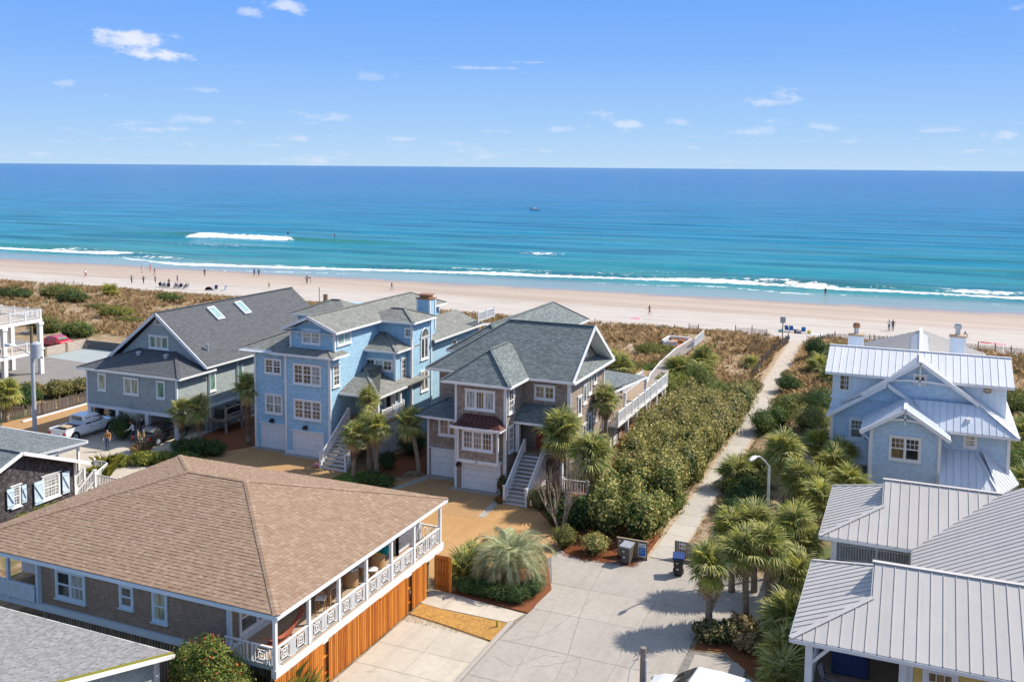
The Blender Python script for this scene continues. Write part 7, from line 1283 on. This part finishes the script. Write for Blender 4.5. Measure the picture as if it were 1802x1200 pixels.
def bag(nm,x,y,mat,label,cat,s_=.3,h_=.32):
    a=thing(nm,label,cat,(x,y,gz(x,y))); MB().tube([(0,0,0),(0,0,h_*.55),(0,0,h_)],[s_*.75,s_,s_*.85],12).build('shell',mat,a,local=True); MB().tube([(s_*.85*math.cos(t_),0,h_+.12*math.sin(t_)) for t_ in np.linspace(0,math.pi,7)],.014,5).build('handle','black',a,local=True)
bag('bucket',-13.6,136.4,'cloth_yellow','yellow beach bucket beside the blue chairs','bucket',.26,.4); bag('beach_bag',-15.3,136.2,'cloth_black','dark beach bag between the blue chairs','bag',.36,.4); bag('beach_bag',-14.9,136.0,'cloth_pink','pink beach bag in front of the blue chairs','bag',.28,.3); bag('beach_bag',-17.4,136.0,'cloth_teal','teal bag beside the beach sign','bag',.3,.3); bag('cooler',-15.6,129.4,'chair_blue','blue cooler at the end of the sand fence','cooler',.3,.45); bag('beach_bag',-15.0,135.7,'cloth_grey','grey cart bag in front of the chairs','bag',.34,.35)
# boat, surfers, birds
a=thing('fishing_boat','small open motor boat with two people drifting offshore','boat',(-199.5,498.4,SEA),R(8)); mb=MB(); n=10; ring=[]
for i in range(n+1):
    t_=i/n; x=-2.6+5.4*t_; w_=1.0*math.sin(min(1,(1-t_)*1.9+.12)*math.pi/2) if t_<1 else .03; ring.append([(x,-w_,.85+.3*t_*t_),(x,-w_*.75,-.1),(x,w_*.75,-.1),(x,w_,.85+.3*t_*t_),(x,w_*.8,.45),(x,-w_*.8,.45)])
for r_ in ring: mb.v+=r_
for i in range(n):
    for k in range(6): mb.f.append((i*6+k,i*6+(k+1)%6,i*6+6+(k+1)%6,i*6+6+k)); mb.m.append(0)
mb.f.append((0,1,2,3,4,5)); mb.m.append(0); mb.build('hull','paint_white',a,local=True); MB().box(-.5,.3,-.4,.4,.45,1.35).build('console','white',a,local=True); MB().box(-3.0,-2.6,-.2,.2,.1,1.2).build('outboard_motor','black',a,local=True); MB().prism([(.0,-.35,1.3),(.0,.35,1.3),(-.15,.3,1.75),(-.15,-.3,1.75)],(.03,0,0)).build('windscreen','glass',a,local=True)
person(-200.0,498.2,SEA+.45,R(90),'stand','person in blue standing at the boat console','cloth_blue','cloth_navy',group='people on the boat'); person(-201.3,498.0,SEA+.45,R(90),'stand','person in tan shirt at the stern of the boat','cloth_tan','cloth_navy',group='people on the boat')
def surfboard(x,y,z,rz,label,tilt=0):
    a=thing('surfboard',label,'surfboard',(x,y,z),rz); mb=MB(); n=14; top=[]
    for s_ in (1,-1):
        for i in range(n+1): t_=i/n if s_>0 else 1-i/n; top.append((s_*.28*math.sin(math.pi*min(1,max(0,t_*.94+.03)))**.7,-1.15+2.3*t_,.02+.12*(abs(t_-.5)*2)**3))
    mb.prism(top,(0,0,.06)); mb.build('deck','white',a,local=True); MB().prism([(0,.85,0),(0,1.0,0),(0,1.02,-.14)],(.01,0,0)).build('fin','black',a,local=True); a.rotation_euler=(tilt,0,rz)
surfboard(-191.5,259.2,SEA+.75,R(80),'white surfboard under the rider at the end of the breaker',.1); person(-191.5,259.2,SEA+.82,R(80),'ride','surfer in black wetsuit riding the breaking wave','cloth_black','cloth_black','skin'); surfboard(-184.2,275.3,SEA+.08,R(60),'white surfboard of the surfer waiting beyond the break'); person(-184.2,275.3,SEA-.05,R(60),'sit','surfer in black wetsuit sitting on board beyond the break','cloth_black','cloth_black','skin')
for x,y,lb in ((-144.8,212,'white gull floating behind the foam line'),):
    a=thing('gull',lb,'bird',(x,y,SEA+.05)); MB().tube([(-.25,0,.12),(-.1,0,.16),(.12,0,.18),(.26,0,.2)],[.03,.11,.12,.05],8).build('body','white',a,local=True); MB().tube([(.22,0,.22),(.27,0,.34),(.32,0,.36)],[.05,.06,.05],8).build('head','white',a,local=True); MB().tube([(.35,0,.36),(.45,0,.34)],[.02,.005],5).build('beak','cloth_yellow',a,local=True)
    for s_ in (-1,1): MB().prism([(.1,s_*.1,.2),(-.2,s_*.14,.17),(-.38,s_*.06,.18)],(0,0,.03)).build('wing','cloth_grey',a,local=True)
# ================================================================ vehicles (front towards +Y in their own frame)
def loft(secs):
    """body from cross-sections: each (y, [(x,z)...] right half from bottom to top)"""
    mb=MB(); m_=None
    for y,h_ in secs:
        ring=[(x,y,z) for x,z in h_]+[(-x,y,z) for x,z in reversed(h_)]; m_=len(ring); mb.v+=ring
    for i in range(len(secs)-1):
        for k in range(m_): mb.f.append((i*m_+k,i*m_+(k+1)%m_,(i+1)*m_+(k+1)%m_,(i+1)*m_+k)); mb.m.append(0)
    mb.f+= [tuple(range(m_)),tuple((len(secs)-1)*m_+k for k in range(m_))]; mb.m+=[0,0]; return mb
def wheel(v,x,y,r_=.36,w_=.24):
    wo=MB().tube([(x-w_/2,y,r_),(x+w_/2,y,r_)],r_,20).build('wheel','rubber',v,local=True); s_=1 if x>0 else -1
    mb=MB().tube([(x+s_*(w_/2-.02),y,r_),(x+s_*(w_/2+.012),y,r_)],r_*.62,16); mb.build('rim','galvanised',wo,local=True)
    h_=MB()
    for k in range(5): a=2*math.pi*k/5; h_.beam((x+s_*(w_/2+.02),y,r_),(x+s_*(w_/2+.02),y+math.cos(a)*r_*.55,r_+math.sin(a)*r_*.55),.02,.06,(1,0,0))
    h_.build('spokes','pole_grey',wo,local=True)
def car(name,label,x,y,rz,paintm,kind,z=.03):
    v=thing(name,label,'pickup truck' if kind=='pickup' else 'car',(x,y,z),rz); 
    if kind=='pickup': L_,W_,bh,ch=5.5,.97,1.08,1.85
    elif kind=='suv': L_,W_,bh,ch=4.8,.95,1.05,1.75
    else: L_,W_,bh,ch=4.75,.92,.95,1.45
    f=L_/2; sec=lambda y_,w0,w1,zb,zt,cr=0: (y_,[(w0*.9,zb),(w0,zb+.18),(w1*1.0,(zb+zt)*.55),(w1*.97,zt-.06),(w1*.86,zt)])
    if kind=='pickup': S_=[sec(-f,W_*.94,W_*.94,.55,bh),sec(-f+.1,W_,W_,.42,bh+.02),sec(-.3,W_,W_,.38,bh+.02),sec(1.15,W_,W_,.38,bh+.03),sec(1.35,W_,W_,.38,bh),sec(f-.35,W_*.98,W_*.97,.40,bh-.06),sec(f-.08,W_*.92,W_*.9,.42,bh-.16),sec(f,W_*.82,W_*.8,.48,bh-.3)]
    else: S_=[sec(-f,W_*.78,W_*.8,.45,bh-.18),sec(-f+.12,W_*.92,W_*.93,.32,bh-.04),sec(-f+.6,W_,W_,.28,bh+.02),sec(0,W_,W_,.26,bh),sec(f-1.5,W_,W_,.26,bh-.02),sec(f-.5,W_*.97,W_*.96,.28,bh-.14),sec(f-.1,W_*.88,W_*.86,.32,bh-.28),sec(f,W_*.72,W_*.72,.38,bh-.4)]
    loft(S_).build('body',paintm,v,local=True,smooth=False,bevel=.0)
    c=lambda y_,w_,zt: (y_,[(w_*1.02,bh-.05),(w_,bh+(zt-bh)*.5),(w_*.88,zt-.05),(w_*.76,zt)])
    if kind=='pickup': C_=[(-.75,.86,ch-.12,'r'),(-.68,.86,ch-.01,''),(.35,.86,ch,''),(.75,.85,ch-.06,''),(1.55,.86,bh+.02,'')]
    elif kind=='suv': C_=[(-f+.22,.84,bh+.12,''),(-f+.62,.84,ch-.03,''),(-.6,.84,ch,''),(.35,.84,ch-.06,''),(1.25,.86,bh+.0,'')]
    else: C_=[(-f+.65,.82,bh+.02,''),(-1.1,.80,ch-.04,''),(-.3,.80,ch,''),(.35,.79,ch-.05,''),(1.25,.84,bh-.02,'')]
    cb=loft([c(a,w_,z_) for a,w_,z_,_ in C_]).build('cabin',paintm,v,local=True)
    # glazing: panes set just proud of the cabin skin
    def quad(nm,p,par,off=(0,0,0)): MB().prism([Vector(q) for q in p],off).build(nm,'glass',par,local=True)
    (y0,w0,z0,_),(y1,w1,z1,_),(y2,w2,z2,_),(y3,w3,z3,_),(y4,w4,z4,_)=C_
    quad('windscreen',[(-.62,y4-.06,bh+.06),(.62,y4-.06,bh+.06),(.58,y3+.06,z3-.06),(-.58,y3+.06,z3-.06)],cb,(0,.05,.05)); 
    quad('rear_window',[(-.60,y0+.08,max(bh+.1,z0-.55 if kind=='pickup' else z0+.04)),(.60,y0+.08,max(bh+.1,z0-.55 if kind=='pickup' else z0+.04)),(.56,y1-.04,z1-.08),(-.56,y1-.04,z1-.08)],cb,(0,-.06,.04))
    for s_ in (-1,1):
        ym=(y1+y3)/2
        for a,b_ in ((y1+.06,ym-.05),(ym+.05,y3-.02+.25)):
            zt=ch-.20; quad('side_window',[(s_*(w1*1.0),a-.05 if a<0 else a,bh+.06),(s_*(w1*1.0),b_+(.12 if b_>.4 else 0),bh+.06),(s_*w1*.91,b_-.05,zt),(s_*w1*.91,a,zt)],cb,(s_*.025,0,.01))
            MB().box(s_*(W_*1.005)-.012,s_*(W_*1.005)+.012,b_-.28,b_-.10,bh-.16,bh-.12).build('door_handle','black' if paintm!='paint_black' else 'galvanised',v,local=True)
        MB().box(s_*(W_+.02)-.09,s_*(W_+.02)+.09,y3+.28,y3+.38,bh+.02,bh+.17).build('mirror',paintm,v,local=True)
        MB().box(s_*.80-.13,s_*.80+.13,-f-.015,-f+.10,bh-.34 if kind!='pickup' else bh-.36,bh-.12).build('tail_lamp','lamp_red',v,local=True); MB().box(s_*.62-.16,s_*.62+.16,f-.14,f+.01,.62,.76).build('headlight','glass_pale',v,local=True)
        for yy in (-f+.95,f-.95): wheel(v,s_*(W_-.12),yy,.40 if kind!='sedan' else .33); MB().tube([(s_*(W_-.14),yy,.40 if kind!='sedan' else .33),(s_*(W_+.003),yy,.40 if kind!='sedan' else .33)],.47 if kind!='sedan' else .39,20).build('wheel_arch','black',v,local=True)
    MB().box(-W_*.86,W_*.86,-f-.06,-f+.04,.42,.62).build('rear_bumper','galvanised' if kind=='pickup' else paintm,v,local=True); MB().box(-.22,.22,-f-.065,-f-.03,.66,.78).build('licence_plate','white',v,local=True)
    if kind=='pickup':
        MB().box(-.80,.80,-f+.12,-.85,bh+.0,bh+.035).build('cargo_bed','black',v,local=True); MB().box(-.84,.84,-f+.02,-f+.1,bh-.4,bh+.06).build('tailgate',paintm,v,local=True)
        for s_ in (-1,1): MB().box(s_*.88-.07,s_*.88+.07,-f+.05,-.8,bh,bh+.09).build('bed_rail',paintm,v,local=True)
    return v
car('pickup_truck','white crew-cab pickup parked beside the round bush under the grey house',-63.2,57.55,0,'paint_white','pickup'); car('sedan','black sedan parked nose-in under the grey house',-56.4,59.2,0,'paint_black','sedan'); car('red_car','red car parked behind the pale board wall',-97.3,84.6,R(80),'paint_red','sedan'); car('white_suv','white suv parked at the curb in front of the bronze leaved bed',-7.5,37.75,R(84),'paint_white','suv')
a=thing('cargo_box','flat tan box lying in the pickup bed','box',(-63.1,55.6,1.17)); MB().box(-.45,.45,-.35,.35,0,.14).build('carton','cloth_tan',a,local=True,bevel=.01); MB().box(-.04,.04,-.352,.352,.0,.145).build('tape','soil_sand',a,local=True)
# ================================================================ poles, lamp, bins, signs
LX,LY,LZ,HX,HY,HZ=-7.07,52.3,6.35,-7.65,50.3,7.3
a=thing('utility_pole','grey steel utility pole with transformer beside the dark cottage','utility pole',(-68.05,56.8,0)); MB().tube([(0,0,0),(0,0,3.5),(0,0,6.8)],[.19,.17,.15],12).build('shaft','pole_grey',a,local=True); MB().tube([(0,0,6.75),(0,0,8.9)],[.14,.12],10).build('pole_top','wood_post',a,local=True)
tr=MB().tube([(.6,-.1,6.3),(.6,-.1,7.5)],.42,16).tube([(.6,-.1,7.5),(.6,-.1,7.6)],[.42,.25],16).build('transformer','pole_grey',a,local=True); MB().tube([(.55,-.1,7.45),(.55,-.1,7.65)],[.05,.03],8).build('bushing','wood_red',tr,local=True)
MB().beam((-.2,0,6.5),(1.2,0,6.35),.08,.10).build('bracket','dark_metal',a,local=True); MB().tube([(0,0,6.4),(-1.0,-.2,6.9),(-2.1,-.4,7.2)],[.045,.04,.035],8).build('lamp_arm','galvanised',a,local=True); MB().tube([(-2.0,-.4,7.22),(-2.5,-.5,7.22)],[.12,.16],8).build('lamp_head','white',a,local=True); MB().tube([(0,0,8.3),(-.5,-.2,8.4),(-.9,-.3,8.6)],[.03,.03,.03],6).build('top_arm','galvanised',a,local=True)
a=thing('street_lamp','grey street lamp with curved arm rising out of the palm thicket','street lamp',(LX,LY,0)); MB().tube([(0,0,0),(0,0,3),(0,0,LZ)],[.11,.09,.07],12).build('post','galvanised',a,local=True); hv=Vector((HX-LX,HY-LY,HZ)); MB().tube([(0,0,LZ-.02),(hv.x*.25,hv.y*.25,LZ+(HZ-LZ)*.45),(hv.x*.6,hv.y*.6,LZ+(HZ-LZ)*.9),(hv.x*.88,hv.y*.88,HZ+.02)],[.055,.05,.045,.04],10).build('arm','galvanised',a,local=True)
MB().tube([(hv.x*.8,hv.y*.8,HZ),(hv.x*.95,hv.y*.95,HZ),(hv.x*1.15,hv.y*1.15,HZ-.03)],[.06,.12,.06],10).build('lamp_head','white',a,local=True); MB().tube([(hv.x*.98,hv.y*.98,HZ-.13),(hv.x*.98,hv.y*.98,HZ-.05)],.08,10).build('lens','glass_pale',a,local=True); MB().tube([(0,0,0),(0,0,.25)],[.16,.14],10).build('base','galvanised',a,local=True)
a=thing('wooden_post','weathered wooden post with wires and grey conduit on the street','post',(-10.24,38.6,.03)); MB().tube([(0,0,0),(0,0,1.0),(0,0,1.92)],[.15,.14,.13],12).build('post_body','wood_grey',a,local=True); MB().tube([(.14,-.08,0),(.14,-.08,1.45)],.045,8).build('conduit','pole_grey',a,local=True); MB().tube([(-.15,-.05,1.6),(-.5,-.3,1.0),(-.6,-.5,0)],.018,6).build('guy_wire','white_trim',a,local=True); MB().tube([(-.1,-.1,1.7),(-.35,-.2,1.55),(-.4,-.25,1.35),(-.15,-.15,1.45)],.012,5).build('cable','black',a,local=True); MB().tube([(.1,-.1,1.6),(.4,-.15,1.62)],.012,5).build('bracket','galvanised',a,local=True)
def bin_(x,y,rz,body,lid,label):
    a=thing('trash_bin',label,'trash bin',(x,y,.035),rz,'wheeled trash bins by the path'); MB().prism([(-.22,-.25,.05),(.22,-.25,.05),(.22,.22,.05),(-.22,.22,.05)],(0,0,.02)).build('foot',body,a,local=True)
    mb=MB(); lo=[(-.22,-.26,.07),(.22,-.26,.07),(.22,.22,.07),(-.22,.22,.07)]; hi=[(-.29,-.36,1.0),(.29,-.36,1.0),(.29,.34,1.0),(-.29,.34,1.0)]; mb.add(lo+hi,BOXF); mb.build('bin_body',body,a,local=True,bevel=.03); MB().prism([(-.32,-.40,1.0),(.32,-.40,1.0),(.32,.38,1.06),(-.32,.38,1.06)],(0,0,.09)).build('lid',lid,a,local=True,bevel=.03); MB().tube([(-.25,.42,1.0),(.25,.42,1.0)],.025,6).build('handle',lid,a,local=True)
    for s_ in (-1,1): MB().tube([(s_*.24,.26,.13),(s_*.30,.26,.13)],.13,12).build('wheel','rubber',a,local=True)
    MB().tube([(-.08,-.325,.8),(-.08,-.338,.8)],.07,12).build('emblem','white',a,local=True); MB().box(-.10,.02,-.345,-.30,.40,.47).build('sticker','white',a,local=True)
bin_(-14.65,51.2,R(-8),'bin_brown','cloth_grey','brown wheeled trash bin with grey lid in front of the sign board'); bin_(-11.6,50.85,R(12),'black','bin_blue','black wheeled trash bin with blue lid under the palm')
a=thing('sign_board','low wooden plank screen with blue and white notice behind the brown bin','sign',(-14.58,52.0,0))
for k in range(12): MB().box(-.89+k*.15,-.755+k*.15,-.02,.02,.04,1.1).build('plank','wood_post',a,local=True)
MB().box(-.93,.93,-.05,.05,1.1,1.15).build('cap','wood_deck',a,local=True); sg=MB().box(.38,.83,-.055,-.025,.22,1.0).build('notice','white',a,local=True); MB().box(.41,.80,-.062,-.056,.28,.78).build('blue_panel','sign_blue',sg,local=True)
MB().box(.42,.50,-.062,-.056,.84,.94).build('logo','cloth_yellow',sg,local=True)
for k,(u0,u1) in enumerate(((.54,.78),(.54,.74))): MB().box(u0,u1,-.062,-.056,.90-k*.06,.92-k*.06).build('text_line','cloth_navy',sg,local=True)
for k in range(6): MB().box(.44,.76-.05*(k%3),-.066,-.063,.71-k*.06,.725-k*.06).build('text_line','shutter',sg,local=True)
MB().box(-.78,-.68,-.035,-.022,.90,1.0).build('tag','white',a,local=True)
a=thing('bin_screen','weathered plank bin screen with small red sticker half hidden by the palm','sign',(-11.6,53.1,0))
for k in range(12): MB().box(-.75+k*.14,-.625+k*.14,-.02,.02,.04,1.05).build('plank','wood_grey',a,local=True)
sg=MB().box(-.5,-.1,-.045,-.025,.62,.95).build('notice','white_trim',a,local=True); MB().tube([(-.4,-.05,.78),(-.4,-.046,.78)],.07,10).build('logo','cloth_red',sg,local=True); MB().box(-.30,-.14,-.05,-.046,.70,.84).build('logo','cloth_green',sg,local=True)
a=thing('reflector_stake','small yellow-green reflector stake in the dormant lawn','stake',(-18.3,41.2,.05)); MB().box(-.05,.05,-.01,.01,.0,.32).build('stake','cloth_green',a,local=True); MB().box(-.06,.06,-.014,.014,.22,.36).build('reflector','cloth_yellow',a,local=True)
a=thing('beach_sign','square grey notice board on a post at the beach end of the path','sign',(-16.3,129.5,gz(-16.3,129.5))); MB().box(-.06,.06,-.06,.06,0,2.9).build('post','wood_post',a,local=True); MB().box(-.33,.33,-.10,-.06,2.2,2.95).build('board','dark_metal',a,local=True); MB().box(-.27,.27,-.115,-.102,2.27,2.88).build('panel','pole_grey',a,local=True)
a=thing('beach_post','dark box on a slim post at the dune edge behind the blue house','post',(-92,133,gz(-92,133))); MB().box(-.05,.05,-.05,.05,0,2.4).build('post','wood_post',a,local=True); MB().box(.9,1.6,-.2,.2,.0,1.3).build('box','wood_post',a,local=True)
# ================================================================ boardwalk, fences
bw=thing('boardwalk','grey plank boardwalk with low rail leading from the cedar house to the dune','boardwalk',(-24.5,100,0)); pr_=[(-22.2,86.0,2.5),(-23.3,91,2.1),(-24.6,100,1.5),(-25.4,110,1.15),(-25.1,117.5,1.2)]
pl=MB(); 
for (xa,ya,za),(xb,yb,zb) in zip(pr_[:-1],pr_[1:]):
    n=int((yb-ya)/.17)
    for i in range(n): t_=i/n; x=xa+(xb-xa)*t_; y=ya+(yb-ya)*t_; z=za+(zb-za)*t_; pl.box(x-.75,x+.75,y,y+.145,z-.04,z+.012*(i%2))
pl.build('planks','wood_grey',bw,kind='stuff',fix=False)
for s_ in (-1,1):
    P=[V(x+s_*.72,y,z-.12) for x,y,z in pr_]; mb=MB()
    for p,q in zip(P[:-1],P[1:]): mb.beam(p,q,.06,.2)
    mb.build('stringer','wood_grey',bw)
P=[V(x-.75,y,z) for x,y,z in pr_]; mb=MB()
for p,q in zip(P[:-1],P[1:]): mb.beam(p+V(0,0,.06),q+V(0,0,.06),.09,.09)
mb.build('edge_rail','white_trim',bw)
for y in np.arange(87,117,2.6):
    x=float(np.interp(y,[p[1] for p in pr_],[p[0] for p in pr_])); z=float(np.interp(y,[p[1] for p in pr_],[p[2] for p in pr_]))
    for s_ in (-.7,.7): MB().box(x+s_-.07,x+s_+.07,y-.07,y+.07,-.2,z-.05).build('pile','wood_grey',bw)
railing(bw,(-24.35,112.4,1.2),(-24.35,117.6,1.35),1.0)
a=thing('dune_deck','small dune deck with white bench rails and orange wood seats','deck',(-27,114.5,0)); MB().box(-28.4,-25.8,113.2,116.6,.85,.95).build('deck_floor','wood_orange',a)
for p,q in (((-28.4,113.2),(-28.4,116.6)),((-28.4,116.6),(-25.9,116.6)),((-28.4,113.2),(-26.6,113.2))):
    MB().beam(V(*p,1.55),V(*q,1.55),.30,.08).build('bench_rail','white',a); MB().beam(V(*p,1.2),V(*q,1.2),.06,.35).build('bench_panel','white',a)
MB().box(-27.9,-27.3,113.6,116.2,1.15,1.25).build('bench_seat','wood_orange',a); MB().box(-27.9,-26.2,115.7,116.3,1.16,1.26).build('bench_seat','wood_orange',a); MB().box(-27.2,-26.2,113.0,113.15,.55,.85).build('step','shutter',a)
def sandfence(pts,label,h_=1.05,gap=.09,post=1.9,grp='slatted sand fences',nm='sand_fence',sw=.036):
    a=thing(nm,label,'fence',(pts[0][0],pts[0][1],gz(*pts[0])),0,grp); sl=MB(); r_=random.Random(label)
    for p,q in zip(pts[:-1],pts[1:]):
        L_=math.hypot(q[0]-p[0],q[1]-p[1]); n=int(L_/gap); m_=max(1,round(L_/post))
        for i in range(n):
            t_=i/n; x=p[0]+(q[0]-p[0])*t_; y=p[1]+(q[1]-p[1])*t_; z=gz(x,y)
            if r_.random()<.05: continue
            k=r_.uniform(-.03,.03); sl.beam((x,y,z-.05),(x+k,y+k,z+h_*r_.uniform(.9,1.03)),sw,.014 if sw<.05 else sw)
        for i in range(m_+1): t_=i/m_; x=p[0]+(q[0]-p[0])*t_; y=p[1]+(q[1]-p[1])*t_; z=gz(x,y); MB().tube([(x,y,z-.1),(x,y,z+h_+.25*r_.random()+.05)],.055,7).build('post','wood_post',a)
        for zz in (.3,.8):
            for i in range(m_): 
                ta,tb=i/m_,(i+1)/m_; A=V(p[0]+(q[0]-p[0])*ta,p[1]+(q[1]-p[1])*ta,0); B_=V(p[0]+(q[0]-p[0])*tb,p[1]+(q[1]-p[1])*tb,0); A.z=gz(A.x,A.y)+zz*h_; B_.z=gz(B_.x,B_.y)+zz*h_; sl.beam(A,B_,.012,.012)
    sl.build('slats','wood_grey',a,kind='stuff',fix=False)
sandfence([(-15.9,103),(-16.0,110),(-15.8,118),(-15.2,126.8)],'long grey sand fence along the left side of the sand path'); sandfence([(-12.6,123.5),(-11.2,126.5),(-9.8,131),(-3.4,131.4)],'sand fence curving right from the path mouth'); sandfence([(-28.4,127.6),(-27.2,128.0)],'short leaning sand fence panel beyond the dune deck'); sandfence([(-22.5,129.6),(-20.4,130.2),(-18.2,128.6)],'bent sand fence panel between the deck and the beach sign'); sandfence([(1.5,130.6),(9,130),(14,127)],'sand fence behind the right chimney'); sandfence([(-5.0,131.2),(-1.0,131.0)],'low sand fence behind the upper silver roof')
sandfence([(-47,129.3),(-41.4,126.3),(-36.4,124.6),(-30,126)],'line of old fence posts at the dune edge behind the cedar house',.8,.45,2.6); sandfence([(-146,127.4),(-141,129)],'short fence remnant on the dune far left',.9)
sandfence([(-74.5,57.0),(-73.2,58.0),(-71.6,60.6),(-71.6,66.2)],'weathered grey picket fence beside the carport drive',1.15,.13,2.2,'yard fences','picket_fence',.085)
ke=thing('garden_kerb','pale concrete edging along the weathered picket fence','kerb',(-71.2,62,0)); 
for i in range(6): MB().box(-71.35,-71.1,58.2+i*1.35,58.2+i*1.35+1.32,0,.14).build('edging_block','white_trim',ke,bevel=.02)
a=thing('yard_fence','low white rail fence behind the bare tree','fence',(-21,60.8,0)); railing(a,(-22.0,60.75,0),(-18.6,60.95,0),1.0,'white_trim',.2)
# air-conditioner stand
a=thing('equipment_stand','grey wooden stand carrying air conditioners beside the grey house','stand',(-53.2,64.3,0)); MB().box(-54.5,-52.7,62.5,66.8,1.05,1.2).build('platform','wood_grey',a)
for x in (-54.3,-52.8):
    for y in (62.7,64.7,66.6): MB().box(x-.08,x+.08,y-.08,y+.08,0,2.2 if x>-53 else 1.05).build('leg','wood_grey',a)
for zz in (1.5,2.1): MB().box(-52.86,-52.78,62.6,66.7,zz,zz+.1).build('rail','wood_grey',a)
for y,lb in ((63.2,'dark air conditioner at the carport end of the wooden stand'),(64.6,'dark air conditioner in the middle of the wooden stand'),(66.0,'dark air conditioner at the seaward end of the wooden stand')):
    u=thing('air_conditioner',lb,'air conditioner',(-53.7,y,1.2),0,'air conditioners on the stand'); MB().box(-.4,.4,-.45,.45,0,.85).build('cabinet','dark_metal',u,local=True,bevel=.03); MB().tube([(0,0,.85),(0,0,.88)],.33,16).build('fan_grille','black',u,local=True)
for x,y,lb in ((-66.4,62.2,'dark lidded trash can left of the pickup hood'),(-65.6,63.0,'dark lidded trash can under the grey house corner')): bin_(x,y,R(10),'black','bin_blue',lb)
a=thing('deflated_buoy','pink ball lying beside the blue house stair','ball',(-40.75,58.3,.05)); bm=bmesh.new(); bmesh.ops.create_icosphere(bm,subdivisions=2,radius=.2,matrix=Matrix.Translation((0,0,.18))@Matrix.Diagonal((1,1,.9,1))); me=bpy.data.meshes.new('shell'); bm.to_mesh(me); bm.free(); me.materials.append(MATS['cloth_pink']); o=bpy.data.objects.new('shell',me); COL.objects.link(o); o.parent=a; MB().tube([(0,0,.36),(0,0,.41)],.03,6).build('valve','cloth_white',a,local=True)
